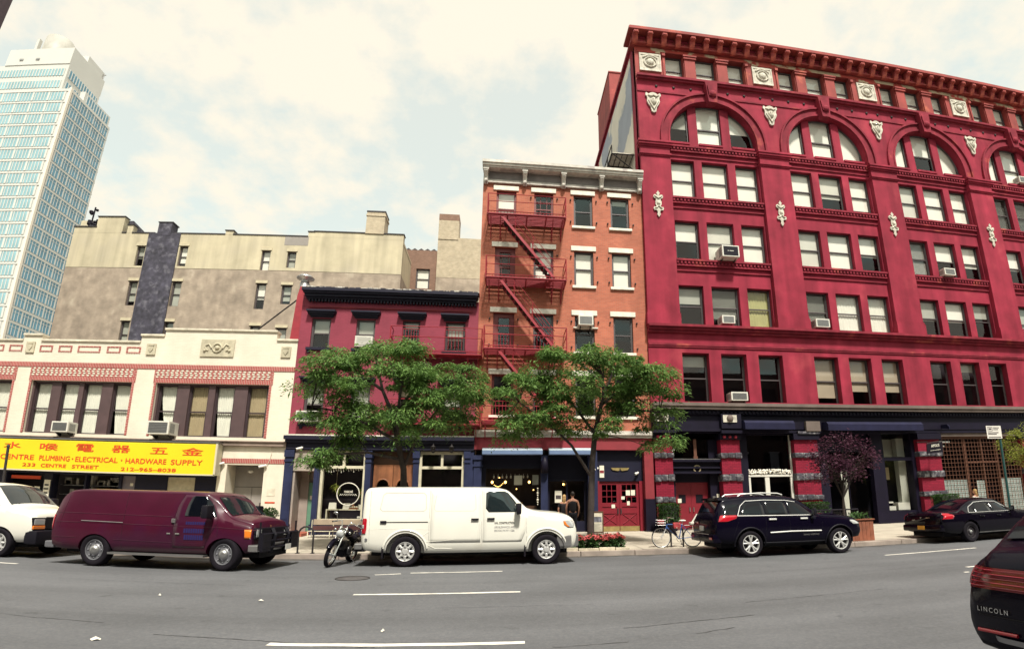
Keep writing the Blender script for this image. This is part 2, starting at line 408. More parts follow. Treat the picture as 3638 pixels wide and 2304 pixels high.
# ------------------------------------------------------------------ windows
WCACHE = {}
def sash_window(parent, x0, x1, z0, z1, y, fm, rail=0.5, t=0.07, pane='glass', blind=None, bfrac=1.0, bm='blind', muntin=None, name='window', split=None):
    """double-hung window: frame and sashes, pane, optional blind (sub-parts)"""
    w_, h_ = round(x1-x0, 3), round(z1-z0, 3)
    key = (w_, h_, rail, t, fm, muntin)
    if key not in WCACHE:
        mb = MB()
        mb.box(0, t, 0, .10, 0, h_); mb.box(w_-t, w_, 0, .10, 0, h_); mb.box(t, w_-t, 0, .10, h_-t, h_); mb.box(t, w_-t, 0, .10, 0, t*.8)
        zr = h_*rail
        if rail > 0:
            mb.box(t, w_-t, .015, .075, zr-.03, zr+.03)
            for xa in (t, w_-t-.03):
                mb.box(xa, xa+.03, .02, .07, t*.8, zr-.03); mb.box(xa, xa+.03, .045, .085, zr+.03, h_-t)
        if muntin:
            nx, nz2 = muntin
            for i in range(1, nx): mb.box(w_*i/nx-.012, w_*i/nx+.012, .03, .06, t, h_-t)
            for i in range(1, nz2): mb.box(t, w_-t, .031, .059, h_*i/nz2-.012, h_*i/nz2+.012)
        pm = MB().quad((t,.055,t*.8),(w_-t,.055,t*.8),(w_-t,.055,h_-t),(t,.055,h_-t))
        WCACHE[key] = (mb.mesh(name, M(fm)), {})
        WCACHE[key][1]['q'] = pm
    me, d = WCACHE[key]
    o = inst(name, me, parent, (x0, y, z0))
    if pane not in d: d[pane] = d['q'].mesh('pane', M(pane))
    inst('pane', d[pane], o)
    if blind:
        k = (blind, bfrac, bm)
        if k not in d:
            mb = MB(); zb = h_*(1-bfrac)
            if blind == 'roller': mb.box(t, w_-t, .10, .108, max(zb, t*.8), h_-t*.6)
            elif blind == 'curtain':
                n = 26; vs = []; fs = []
                for i in range(n+1):
                    xx = t+(w_-2*t)*i/n; yy = .13+.028*math.sin(i*1.9)+.012*math.sin(i*4.3+1)
                    vs += [(xx, yy, t*.7), (xx+.012*math.sin(i*1.3), yy*.9+.012, h_-t*.5)]
                for i in range(n): fs.append((2*i, 2*i+2, 2*i+3, 2*i+1))
                mb.add(vs, fs, True)
            elif blind == 'swept':
                n = 22; vs = []; fs = []; m_ = 8
                for j in range(m_+1):
                    fz = j/m_; xl = t+(w_-2*t)*(bfrac*(1-fz)**1.6)
                    for i in range(n+1):
                        xx = xl+(w_-t-xl)*i/n; vs.append((xx, .13+.03*math.sin(i*2.0), t*.7+(h_-t*1.2)*fz))
                for j in range(m_):
                    for i in range(n): a = j*(n+1)+i; fs.append((a, a+1, a+n+2, a+n+1))
                mb.add(vs, fs, True)
            elif blind == 'slats':
                zz = h_-t
                while zz > max(zb, t): mb.quad((t,.10,zz-.05),(w_-t,.10,zz-.05),(w_-t,.14,zz-.012),(t,.14,zz-.012)); zz -= .055
            d[k] = mb.mesh('blind', M(bm))
        inst('curtain' if 'curtain' in blind or blind == 'swept' else 'blind', d[k], o)
    return o
def ac_unit(label, x, y, z, w_=0.62, h_=0.42, d_=0.55, side='x', group='window air conditioners', grille='ac_grille', logo=False):
    """box air conditioner sticking out of a window; x = left edge, y = wall side, z = underside"""
    t = thing('air_conditioner', label, 'air conditioner', (x, y, z), 0, group)
    MB().bbox(0, w_, -d_, 0, 0, h_, .02).build('casing', M('ac_white'), t)
    g = MB().box(.07, w_-.07, -d_-.008, -d_-.001, .06, h_-.06)
    g.build('grille', M(grille), t)
    b = MB()
    n = 7
    for i in range(n): zz = .08+(h_-.16)*i/(n-1); b.box(.08, w_-.08, -d_-.014, -d_-.009, zz-.007, zz+.007)
    if logo: b = MB().box(w_*.42, w_*.66, -d_-.014, -d_-.009, h_*.48, h_*.53).disc((w_*.34, -d_-.011, h_*.505), .025, n=10, h=.006)
    b.build('louvre', M('steel' if grille != 'black' else 'ac_white'), t)
    v = MB()
    for sx_ in (-.004, w_-.004):
        for i in range(6): yy = -d_+.10+.06*i; v.box(sx_, sx_+.008, yy, yy+.03, .08, h_-.08)
    v.build('side_vent', M('ac_grille'), t)
    s = MB()
    for xx in (.1, w_-.14): s.prismx([(0,-.005),(-d_*.75,-.005),(-.02,-.22),(0,-.22)], xx, xx+.04)
    s.build('bracket', M('iron'), t)
    return t
# ------------------------------------------------------------------ red arched loft building
mat('red_stucco', (0.30, 0.027, 0.052), 0.8, spec=.2, var=0.18, scale=1.3, streak=0.30, bump=0.12, bscale=9, second=(0.34,0.042,0.062), secpos=(.58,.72))
mat('red_trim', (0.255, 0.026, 0.045), 0.8, spec=.2, var=0.25, scale=2.0, streak=0.26, second=(0.36,0.07,0.06), secpos=(.60,.70))
mat('red_upper', (0.31, 0.046, 0.040), 0.8, var=0.2, scale=1.6, streak=0.2, second=(0.50,0.12,0.07), secpos=(.60,.72), bump=0.15, bscale=9)
mat('peeling', (0.44, 0.065, 0.05), 0.85, var=0.2, scale=2.2, second=(0.52,0.42,0.28), secpos=(.50,.56))
mat('ornament', (0.60, 0.56, 0.47), 0.85, var=0.3, scale=6)
mat('stone_ledge', (0.15, 0.115, 0.10), 0.8, var=0.2, scale=1.5, streak=.1)
mat('navy_iron', (0.007, 0.005, 0.016), 0.55, var=0.2, spec=.22)
mat('navy_awning', (0.012, 0.012, 0.038), 0.7, var=0.2, spec=.2)
mat('rock', (0.055, 0.05, 0.065), 0.8, var=0.5, scale=9, bump=1.0, bscale=16, second=(0.22,0.21,0.22), secpos=(.50,.68))
mat('pier_brick', (0.30, 0.02, 0.04), 0.8, spec=.2, brick=((0.26,0.014,0.036),(0.21,0.012,0.032),(0.11,0.008,0.02),0.22,0.075,0.008), var=0.12)
mat('door_red', (0.20, 0.010, 0.022), 0.45, var=0.08)
mat('billboard_white', (0.72, 0.68, 0.58), 0.8, var=0.1, second=(0.33,0.36,0.42), secpos=(.53,.57), scale=.7)
mat('roofing', (0.12,0.11,0.11), 0.9, var=0.2)
mat('bronze_frame', (0.16, 0.07, 0.045), 0.5, metal=0.3)
mat('white_frame', (0.62, 0.60, 0.54), 0.5)
mat('frosted', (0.34, 0.40, 0.38), 0.4, var=0.2)
P = 6.966
rb = place('loft_building', 'crimson loft building with tall round arches and white plaster ornaments', 'building', (6.93, 0, 0))
NB = 5; XE = 8.62+P*NB-.05
W3 = [(8.62,9.92),(10.35,11.84),(12.28,13.60)]
W2 = [(8.57,9.93),(10.55,11.87),(12.50,13.80)]
W6 = [(8.66,9.76),(10.47,11.72),(12.43,13.51)]
h2, h3, h6 = [], [], []
for b in range(NB):
    X = P*b
    h2 += [(a+X, c+X, 6.27, 8.68) for a, c in W2]
    for z0, z1 in ((10.13,12.25),(13.65,15.86),(17.2,19.5)): h3 += [(a+X, c+X, z0, z1) for a, c in W3]
    h6 += [(a+X, c+X, 24.68, 26.6) for a, c in W6]
X0 = 6.90
wl = MB()
wall_grid(wl, X0, XE, 6.13, 9.85, -.12, .32, h2)
wall_grid(wl, X0, XE, 9.85, 20.3, 0, .36, h3)
# arcade wall
def arcade(mb, y0, y1, za, zb, r, zc):
    xs = X0
    for b in range(NB):
        xc = 11.10+P*b
        n = 28
        mb.quad((xs,y0,za),(xc-r,y0,za),(xc-r,y0,zb),(xs,y0,zb))
        mb.quad((xc-r,y0,za),(xc-r,y1,za),(xc-r,y1,zc),(xc-r,y0,zc)); mb.quad((xc+r,y1,za),(xc+r,y0,za),(xc+r,y0,zc),(xc+r,y1,zc))
        pts = [(xc-r*math.cos(math.pi*i/n), zc+r*math.sin(math.pi*i/n)) for i in range(n+1)]
        for (a, c), (d, e) in zip(pts, pts[1:]):
            mb.quad((a,y0,c),(d,y0,e),(d,y0,zb),(a,y0,zb)); mb.quad((d,y0,e),(a,y0,c),(a,y1,c),(d,y1,e))
        xs = xc+r
    mb.quad((xs,y0,za),(XE,y0,za),(XE,y0,zb),(xs,y0,zb))
    mb.quad((X0,y1,za),(X0,y0,za),(X0,y0,zb),(X0,y1,zb))
arcade(wl, -.22, .30, 20.3, 24.36, 2.5, 20.78)
wl.box(X0, XE, .31, 14, 5.9, 6.0)
wl.quad((X0,22,0),(X0,-.0,0),(X0,-.0,27.3),(X0,22,27.3))       # side wall towards the lower houses
wl.quad((XE,0,0),(XE,22,0),(XE,22,27.3),(XE,0,27.3))
for b in range(NB):                                             # piers and sills inside the arches
    X = P*b
    for a, c in ((9.78,10.28),(11.70,12.20)): wl.box(a+X, c+X, .03, .3, 20.3, 23.1)
    wl.box(8.58+X, 13.62+X, .0, .3, 20.3, 20.62)
    for a, c in ((8.62,9.76),(10.3,11.68),(12.22,13.56)): wl.box(a+X, c+X, -.06, .0, 20.52, 20.64)
wl.build('wall', M('red_stucco'), rb)
up = MB()
wall_grid(up, X0, XE, 24.36, 26.85, -.12, .34, h6)
for b in range(NB):
    X = P*b
    for a, c in ((9.80,10.43),(11.76,12.39)):
        up.box(a+X, c+X, -.19, -.12, 24.68, 26.22); up.box(a+X-.06, c+X+.06, -.26, -.121, 26.22, 26.30); up.box(a+X-.09, c+X+.09, -.30, -.122, 26.36, 26.46); up.box(a+X-.04, c+X+.04, -.25, -.123, 26.30, 26.36)
    for a in (8.5, 13.55):
        up.box(a+X, a+X+.1, -.19, -.12, 24.68, 26.25); up.box(a+X-.04, a+X+.14, -.27, -.121, 26.25, 26.42)
up.build('top_storey_wall', M('red_upper'), rb)
pl = MB(); pl.box(X0-.01, XE, -.135, -.121, 26.62, 26.84)
for b in range(NB): pl.box(7.05+P*b, 8.4+P*b, -.15, -.121, 26.46, 26.60)
pl.build('peeling_frieze', M('peeling'), rb)
for i in range(NB+1):                                           # pilasters between the bays
    a, c = (6.90, 8.5) if i == 0 else (13.68+P*(i-1), 15.40+P*(i-1))
    c = min(c, XE)
    if c-a < .3: continue
    k = MB().box(a, c, -.25, -.002, 10.75, 19.42)
    k.box(a-.05, c+.05, -.34, -.003, 10.02, 10.62); k.box(a-.02, c+.02, -.30, -.004, 10.62, 10.75)
    k.box(a-.03, c+.03, -.30, -.003, 19.42, 19.50); k.box(a-.07, c+.07, -.36, -.004, 19.50, 19.60)
    k.box(a-.01, c+.01, -.27, -.002, 19.60, 19.98); k.box(a-.05, c+.05, -.33, -.004, 19.98, 20.08); k.box(a-.11, c+.11, -.42, -.003, 20.08, 20.20); k.box(a-.15, c+.15, -.47, -.005, 20.20, 20.31)
    k.build('pilaster', M('red_stucco'), rb)
for b in range(NB):                                             # arch mouldings, keystones, dentil belts
    X = P*b; xc = 11.10+X; zc = 20.78
    rings = MB()
    for r0, r1, ya, yb in ((2.52,2.62,-.30,-.221),(2.62,2.96,-.26,-.222),(2.96,3.06,-.36,-.223)):
        n = 30; vs = []; fs = []
        angs = [math.pi*i/n for i in range(n+1)]
        pts = [(-1, 20.33)]+[(None, t) for t in angs]+[(1, 20.33)]
        for sgn, t in pts:
            for r, y in ((r0,yb),(r0,ya),(r1,ya),(r1,yb)):
                vs.append((xc+sgn*r, y, t) if sgn else (xc-r*math.cos(t), y, zc+r*math.sin(t)))
        for i in range(len(pts)-1):
            for j in range(3): fs.append((4*i+j, 4*i+j+1, 4*i+j+5, 4*i+j+4))
        rings.add(vs, fs)
    rings.build('arch_moulding', M('red_trim'), rb)
    MB().prism([(xc-.36,24.38),(xc+.36,24.38),(xc+.25,23.02),(xc-.25,23.02)], -.62, -.225).prism([(xc-.28,24.1),(xc+.28,24.1),(xc+.2,23.4),(xc-.2,23.4)], -.70, -.621).sphere((xc,-.66,23.55), .22, 10, (1,.6,1)).build('keystone', M('red_trim'), rb)
    for zs in (13.62, 17.17, 20.32):
        d = MB()
        a, c = 8.5+X, 13.68+X
        if b: a = 8.5+X-.06
        d.box(8.52+X, 13.66+X, -.20, -.002, zs-.10, zs+.0); d.box(8.52+X, 13.66+X, -.10, -.003, zs-.30, zs-.10); d.box(8.52+X, 13.66+X, -.13, -.004, zs-.36, zs-.30); d.box(8.52+X, 13.66+X, -.07, -.005, zs-.62, zs-.56)
        for i in range(26): xx = 8.56+X+i*.197; d.box(xx, xx+.10, -.17, -.101, zs-.24, zs-.12)
        d.build('dentil_course', M('red_trim'), rb)
led = MB()
led.box(X0-.02, XE, -.50, -.001, 9.90, 10.02); led.box(X0, XE, -.38, -.122, 9.78, 9.90); led.box(X0, XE, -.26, -.123, 9.66, 9.78); led.box(X0, XE, -.20, -.121, 9.02, 9.12); led.box(X0, XE, -.17, -.124, 8.94, 9.02)
led.box(X0-.03, XE, -.50, -.225, 24.48, 24.62); led.box(X0, XE, -.40, -.226, 24.36, 24.48)
for b in range(NB+1):
    xa = X0 if b == 0 else 11.10+P*(b-1)+1.25
    xb = min(11.10+P*b-1.25, XE)
    if xb > xa: led.box(xa, xb, -.27, -.224, 23.58, 23.68)
led.build('ledge', M('red_trim'), rb)
rv = MB()
for b in range(NB):
    for k in range(-3, 4):
        if k: rv.sphere((11.10+P*b+k*1.0+(.1 if k > 0 else -.1), -.235, 24.03), .085, 8, (1,.7,1))
rv.build('rosette', M('iron'), rb)
# cornice
cr = MB(); cr.box(6.45, XE, -.85, .6, 27.42, 27.56); cr.box(6.52, XE, -.74, .55, 27.56, 27.74); cr.box(6.55, XE, -.66, .5, 27.74, 27.80)
cr.box(6.62, XE, -.42, .3, 26.85, 26.95); cr.box(6.7, XE, -.30, .2, 26.95, 27.42)
cr.build('cornice', M('red_upper'), rb)
n = 0; bk = None
x = 6.72
while x < XE-.3:
    if bk is None:
        m_ = MB(); m_.prismx([(-.301,0),(-.301,.62),(-.78,.62),(-.78,.42),(-.62,.36),(-.50,.10),(-.42,0)], 0, .30); m_.box(.03,.27,-.81,-.781,.46,.60)
        bkm = m_.mesh('cornice_bracket', M('red_upper'))
        m2 = MB(); m2.disc((.57,-.31,.20), .155, 'y', 14, .05); m2.box(.33,.81,-.335,-.301,.43,.60); m2.sphere((.57,-.34,.2), .08, 8)
        rsm = m2.mesh('cornice_medallion', M('red_trim')); bk = 1
    inst('cornice_bracket', bkm, rb, (x, 0, 26.80)); inst('cornice_medallion', rsm, rb, (x, 0, 26.80)); x += .842
# roof, bulkhead, dark backing behind the windows
MB().box(X0+.02, XE-.02, .55, 22, 27.2, 27.32).build('roof', M('roofing'), rb)
MB().box(6.75, X0+.25, -.2, 22, 27.3, 27.55).build('parapet', M('red_trim'), rb)
MB().box(6.95, 10.5, 7, 11.5, 27.33, 31.6).box(6.9, 10.55, 6.95, 11.55, 31.6, 31.7).build('stair_bulkhead', M('red_upper'), rb)
MB().box(X0+.03, XE-.03, 1.5, 1.6, .1, 27.1).build('dark_backing', M('dark_interior'), rb)
MB().box(6.86, 6.898, .9, 11.2, 18.6, 26.9).build('painted_billboard', M('billboard_white'), rb)
# windows
rnd = random.Random(5)
def pick(level, b, i):
    if level == 2:
        t = {(0,0):('roller',.25,'grey_blind'),(1,0):('roller',.85,'tan_blind'),(1,1):('roller',.70,'tan_blind'),(1,2):('roller',.70,'tan_blind')}
        return t.get((b,i), ('roller',.2,'grey_blind') if (b+i) % 3 == 0 else None)
    if level == 3:
        t = {(0,0):('roller',.42,'grey_blind'),(0,1):('slats',.75,'grey_blind'),(0,2):('curtain',1,'yellow_curtain'),(1,0):('slats',.8,'grey_blind'),(1,1):('curtain',1,'white_curtain'),(1,2):('curtain',1,'white_curtain'),(2,0):('roller',.55,'grey_blind'),(2,1):('roller',.55,'blind'),(2,2):('roller',.4,'grey_blind')}
        return t.get((b,i), ('roller',.6,'grey_blind'))
    if level == 4:
        t = {(0,0):('roller',.5,'blind'),(0,2):('roller',1,'blind'),(2,0):('slats',1,'blind'),(2,1):('roller',.5,'blind'),(2,2):('roller',.6,'blind')}
        return t.get((b,i), ('roller',rnd.choice([1,1,.92,.55]),rnd.choice(['blind','dull_blind'])))
    if level == 5: return ('roller', rnd.choice([1,1,1,.85,.6]), rnd.choice(['blind','blind','dull_blind'])) if b < 3 else ('slats', 1, 'grey_blind')
    return ('roller', rnd.choice([1, .8, .65, 1]), 'blind')
for b in range(NB):
    X = P*b
    for lv, z0, z1, W in ((2,6.27,8.68,W2),(3,10.13,12.25,W3),(4,13.65,15.86,W3),(5,17.2,19.5,W3),(6,24.68,26.6,W6)):
        for i, (a, c) in enumerate(W):
            q = pick(lv, b, i)
            sash_window(rb, a+X, c+X, z0, z1, .22, 'frame_grey', blind=q[0] if q else None, bfrac=q[1] if q else 1, bm=q[2] if q else 'blind')
    for a, c, cen in ((8.62,9.78,0),(10.28,11.70,1),(12.20,13.58,0)):      # windows under the arch
        fr = MB(); t = .07; z1 = 23.15 if cen else 23.0
        fr.box(a+X, a+X+t, .18, .26, 20.62, z1); fr.box(c+X-t, c+X, .18, .26, 20.62, z1); fr.box(a+X+t, c+X-t, .18, .26, 20.62, 20.68)
        if cen: fr.box(a+X+t, c+X-t, .18, .26, 21.68, 21.75)
        pts = []
        for k in range(13):
            xx = a+X+(c-a)*k/12; dd = 2.47**2-(xx-11.10-X)**2
            pts.append((xx, .22, 20.78+math.sqrt(max(dd, 0))))
        fr.tube(pts, .05, 4)
        o = fr.build('arched_window', M('frame_grey'), rb)
        MB().quad((a+X+t,.24,20.62),(c+X-t,.24,20.62),(c+X-t,.24,z1+.1),(a+X+t,.24,z1+.1)).build('pane', M('glass'), o)
        MB().box(a+X+t, c+X-t, .29, .30, 20.66 if (b+int(a)) % 4 else 21.7, z1+.1).build('blind', M('blind' if b != 0 or cen or a > 10 else 'grey_blind'), o)
# white ornaments
def mirror(pts): return pts+[(-x, z) for x, z in reversed(pts) if abs(x) > 1e-6]
mask_o = mirror([(0,.66),(.14,.62),(.26,.52),(.36,.62),(.43,.58),(.44,.44),(.36,.38),(.34,.22),(.37,.06),(.30,-.12),(.18,-.30),(.12,-.62),(0,-.68)])
fleur_o = mirror([(0,.76),(.05,.66),(.10,.62),(.05,.54),(.06,.46),(.14,.52),(.22,.52),(.26,.42),(.22,.32),(.15,.30),(.12,.24),(.16,.12),(.16,-.04),(.10,-.16),(.16,-.20),(.24,-.18),(.27,-.28),(.22,-.38),(.14,-.36),(.07,-.42),(.06,-.54),(.10,-.60),(.05,-.68),(0,-.76)])
mm_ = MB().prism(mask_o, -.10, -.02); mm_.sphere((0,-.12,.05), .17, 12, (1,.7,1.35)); mm_.sphere((-.06,-.235,.12), .035, 6); mm_.sphere((.06,-.235,.12), .035, 6)
mm_.tube([(-.3,-.11,.45),(-.15,-.14,.36),(0,-.15,.42),(.15,-.14,.36),(.3,-.11,.45)], .045, 6); mm_.tube([(-.28,-.1,.1),(-.12,-.14,-.22),(0,-.12,-.5),(.12,-.14,-.22),(.28,-.1,.1)], .04, 6)
mask_m = mm_.mesh('face_ornament', M('ornament'))
ff = MB().prism(fleur_o, -.08, -.02); ff.sphere((0,-.09,.04), .10, 10, (1,.7,1.2)); ff.tube([(.2,-.09,.46),(.12,-.11,.38),(0,-.1,.3),(-.12,-.11,.38),(-.2,-.09,.46)], .03, 6); ff.tube([(.2,-.09,-.26),(.1,-.11,-.24),(0,-.1,-.12),(-.1,-.11,-.24),(-.2,-.09,-.26)], .03, 6)
fleur_m = ff.mesh('fleur_ornament', M('ornament'))
pp = MB().box(-.63,.63,-.06,-.001,-.62,.62); pp.box(-.63,.63,-.09,-.061,.50,.62).box(-.63,.63,-.09,-.062,-.62,-.55).box(-.63,-.55,-.09,-.063,-.55,.5).box(.55,.63,-.09,-.064,-.55,.5)
pp.tube([(.36*math.cos(t*.524),-.09,.34*math.sin(t*.524)) for t in range(12)], .045, 6, closed=True); pp.sphere((0,-.08,0), .22, 12, (1,.6,1.1)); pp.tube([(-.42,-.08,.3),(-.2,-.1,.42),(0,-.1,.36),(.2,-.1,.42),(.42,-.08,.3)], .05, 6)
panel_m = pp.mesh('relief_panel', M('ornament'))
for i in range(NB+1):
    xm = 7.76 if i == 0 else 14.58+P*(i-1)
    if xm+.7 > XE: continue
    inst('face_ornament', mask_m, rb, (xm if i == 0 else xm+.1, -.222, 22.85)); inst('fleur_ornament', fleur_m, rb, (xm-.06, -.25, 16.55))
    inst('relief_panel', panel_m, rb, (xm, -.12, 25.72))
# ground floor
gf = MB(); gf.box(X0, XE, -.62, .3, 5.98, 6.13); gf.box(X0-.02, XE, -.55, .3, 5.84, 5.98)
gf.build('stone_ledge', M('stone_ledge'), rb)
ent = MB(); ent.box(X0, XE, -.36, .3, 5.62, 5.84); ent.box(X0, XE, -.22, .3, 4.95, 5.62); ent.box(X0, 11.2, -.32, -.221, 4.82, 4.95); ent.box(X0, XE, -.18, .3, 4.78, 4.95)
for i in range(140): xx = 7+i*.2; ent.box(xx, xx+.1, -.42, -.361, 5.66, 5.78)
for xa in (6.92, 10.2): ent.box(xa, xa+1.0, -.42, -.222, 4.95, 5.75); ent.box(xa-.05, xa+1.05, -.48, -.223, 4.72, 4.86)
ent.build('entablature', M('navy_iron'), rb)
for xa in (7.30, 10.62):
    o = MB().box(xa-.34, xa+.34, -.46, -.421, 5.24, 5.58).build('face_block', M('ornament'), rb)
    MB().sphere((xa,-.47,5.42), .17, 12, (1,.7,1.0)).build('carved_head', M('stone_ledge'), o)
def pier(a, c, z1=4.45):
    o = MB().box(a, c, -.15, .55, .28, z1).build('brick_pier', M('pier_brick'), rb)
    for z0, z2 in ((1.58,1.83),(2.52,2.84),(3.58,3.83)):
        k = MB(); nseg = 3
        for i in range(nseg):
            xx = a-.05+(c-a+.1)*i/nseg; w2 = (c-a+.1)/nseg; o1 = rnd.uniform(.0,.05)
            k.bbox(xx, xx+w2, -.24-o1, .5, z0+rnd.uniform(-.015,.015), z2+rnd.uniform(-.01,.015), .06)
        k.build('stone_band', M('rock'), o)
    MB().box(a-.06, c+.06, -.28, .5, z1, z1+.30).box(a-.04, c+.04, -.24, .5, .28, .62).build('pier_cap', M('navy_iron'), o)
    return o
for a, c in ((6.98,7.82),(10.2,11.15),(13.95,15.2),(20.95,22.3),(27.9,29.1),(34.9,36.0)): pier(a, c)
for xa in (6.98, 10.2):
    s_ = MB()
    for k in range(3): s_.sphere((xa+.14+k*.28, -.30, 4.56), .085, 10)
    s_.build('iron_boss', M('red_trim'), rb)
# entrance
en = MB(); en.box(7.83, 8.04, .3, .75, .3, 4.5); en.box(9.74, 10.19, .3, .75, .3, 4.5); en.box(8.04, 9.74, .56, .75, 2.5, 2.95); en.box(7.83, 10.19, -.05, .6, 2.88, 2.98); en.box(7.83, 10.19, .1, .55, 2.98, 3.42); en.box(7.83, 10.19, -.12, .6, 3.42, 3.52); en.box(7.83, 10.19, .0, .14, 3.12, 3.2)
en.build('entrance_surround', M('navy_iron'), rb)
MB().lathe([(.13,-.02),(.19,-.02),(.19,.03),(.13,.03),(.13,-.02)], (9.05,.06,3.1), 'y', 24).build('round_emblem', M('tan_curtain'), rb)
MB().box(7.85, 10.17, -.1, -.04, 3.525, 3.56).build('sill', M('steel'), rb)
MB().box(8.99, 9.13, .2, .3, 3.56, 4.5).box(8.96, 9.16, .18, .3, 3.56, 3.7).build('window_column', M('bronze_frame'), rb)
MB().quad((7.83,.35,3.5),(10.19,.35,3.5),(10.19,.35,4.5),(7.83,.35,4.5)).build('transom_pane', M('dark_glass'), rb)
for a, c in ((8.05,8.885),(8.895,9.73)):
    o = MB().box(a, c, .62, .68, .36, 2.5).build('door', M('door_red'), rb)
    wx = a+.22
    MB().box(wx, wx+.34, .605, .619, 1.55, 1.93).build('door_window', M('black'), o)
    MB().box(c-.12 if a < 8.5 else a+.06, c-.08 if a < 8.5 else a+.1, .56, .62, 1.15, 1.35).build('handle', M('steel'), o)
MB().box(8.22, 8.40, .6, .604, 1.56, 1.75).build('notice', M('paper'), rb)
MB().box(9.82, 9.95, .26, .3, 1.5, 1.85).build('intercom', M('steel'), rb)
MB().box(10.02, 10.14, .26, .3, 1.5, 1.95).build('notice', M('paper'), rb)
# shop front with the pale glazing
sf = MB(); sf.box(11.16, 11.6, .1, .5, .3, 4.8); sf.box(11.6, 13.94, .0, .3, 4.72, 4.8); sf.box(11.6, 11.66, .15, .3, 2.78, 4.72)
sf.build('shop_frame', M('navy_iron'), rb)
wf = MB()
for xa, xb in ((11.62,11.72),(12.46,12.68),(13.78,13.9)): wf.box(xa, xb, .15, .25, .36, 2.78)
wf.box(11.62, 13.9, .13, .27, 2.72, 2.82); wf.box(13.86, 13.93, .14, .25, 2.82, 4.72); wf.box(11.72, 12.46, .16, .24, .36, .6); wf.box(12.68, 13.78, .16, .24, .36, .6)
wf.build('shop_glazing_frame', M('white_frame'), rb)
MB().quad((11.6,.22,.36),(13.93,.22,.36),(13.93,.22,4.72),(11.6,.22,4.72)).build('shop_window', M('dark_glass'), rb)
fl = MB()
for i in range(170): fl.sphere((11.66+rnd.random()*2.15, .10+rnd.random()*.1, 2.86+rnd.random()*.2), .04, 6)
fl.build('white_flower_strip', M('blind'), rb)
MB().box(13.05, 13.5, .6, .65, 3.15, 3.9).box(13.0, 13.55, .58, .7, 3.88, 3.95).box(11.68, 11.95, .6, .8, 3.85, 3.95).build('shelf', M('steel'), rb)
def awning(a, c, z0, z1, y=-.75):
    MB().prismx([(-.23,z1),(y+.12,z1-.03),(y,z1-.16),(y,z0),(y+.05,z0),(-.23,z0+.12)], a, c).build('awning', M('navy_awning'), rb)
awning(11.22, 13.75, 4.88, 5.34); awning(15.5, 20.92, 4.84, 5.30); awning(22.5, 22.55, 4.9, 5.2)
MB().box(14.55, 15.3, -.40, -.231, 4.85, 5.33).build('vent_box', M('stone_ledge'), rb)
MB().box(14.12, 15.25, -.35, -.15, 4.72, 4.84).build('rock_cap', M('rock'), rb)
# recessed dark shop
dk = MB(); dk.box(15.21, 15.9, .2, .6, .3, 4.8); dk.box(18.35, 19.05, .1, .6, .3, 4.8); dk.box(20.72, 20.94, .1, .6, .3, 4.8); dk.box(19.05, 20.72, .15, .5, .3, .92); dk.box(19.05, 20.72, .12, .3, 3.42, 3.6); dk.box(15.9, 18.35, .3, .6, 3.9, 4.8)
dk.box(16.95, 17.05, .3, .5, .3, 3.9)
dk.build('shop_frame', M('navy_iron'), rb)
MB().quad((19.05,.28,.92),(20.72,.28,.92),(20.72,.28,4.75),(19.05,.28,4.75)).build('shop_window', M('glass'), rb)
MB().quad((15.9,.42,.36),(18.35,.42,.36),(18.35,.42,3.9),(15.9,.42,3.9)).build('shop_door_glazing', M('dark_glass'), rb)
MB().box(20.25, 20.7, .6, .9, .9, 4.6).box(19.1, 20.7, 1.0, 1.05, 3.6, 4.6).build('display_wall', M('grey_blind'), rb)
dspl = MB(); dspl.box(19.35, 19.8, .8, .86, 2.5, 3.12); dspl.box(19.16, 19.36, .7, .76, 1.95, 2.5); dspl.build('hanging_paper', M('tan_curtain'), rb)
MB().box(19.9, 20.6, .5, .9, .95, 1.32).box(19.15, 19.75, .5, .9, .95, 1.15).box(19.2, 19.7, .6, .9, 1.3, 1.38).build('display_box', M('ac_white'), rb)
MB().prism([(16.55,3.0),(16.98,3.0),(17.05,.4),(16.78,.4)], .30, .34).build('white_banner', M('grey_blind'), rb)
# lattice front
gy = MB(); gy.box(22.31, 27.9, -.1, .4, 4.62, 5.5); gy.box(29.1, 34.9, -.1, .4, 4.62, 5.5)
gy.build('lintel', M('stone_ledge'), rb)
for X in (0, 6.9):
    bf = MB()
    for a in (22.36, 24.10, 25.22, 26.24, 27.78): bf.box(a+X, a+X+.1, .12, .24, .36, 4.62)
    bf.box(22.36+X, 27.88+X, .11, .25, 4.52, 4.62); bf.box(24.2+X, 26.24+X, .11, .25, 3.2, 3.3); bf.box(22.46+X, 24.1+X, .11, .25, .36, .6)
    o = bf.build('gate_frame', M('bronze_frame'), rb)
    la = MB()
    for i in range(26): xx = 22.5+X+i*.21; la.box(xx, xx+.018, .08, .098, .4, 4.55)
    for i in range(20): zz = .5+i*.21; la.box(22.4+X, 27.85+X, .081, .097, zz, zz+.018)
    la.build('lattice', M('bronze_frame'), o)
    MB().quad((22.4+X,.22,.36),(27.8+X,.22,.36),(27.8+X,.22,4.6),(22.4+X,.22,4.6)).build('shop_window', M('dark_glass'), rb)
    MB().box(22.46+X, 24.08+X, .16, .2, .62, 2.35).box(26.36+X, 27.76+X, .16, .2, .62, 2.35).box(24.7+X, 25.2+X, .16, .2, .6, 2.3).build('frosted_panel', M('frosted'), rb)
MB().box(22.5, 23.6, .5, .6, 4.35, 4.42).box(22.6, 23.4, .7, .8, 4.15, 4.22).build('ceiling_light', mat('tube_light', (.8,.8,.7), .4, emit=((1,.9,.65),1.0)), rb)
MB().box(X0, XE, .1, 1.2, .0, .34).build('plinth', M('stone_ledge'), rb)
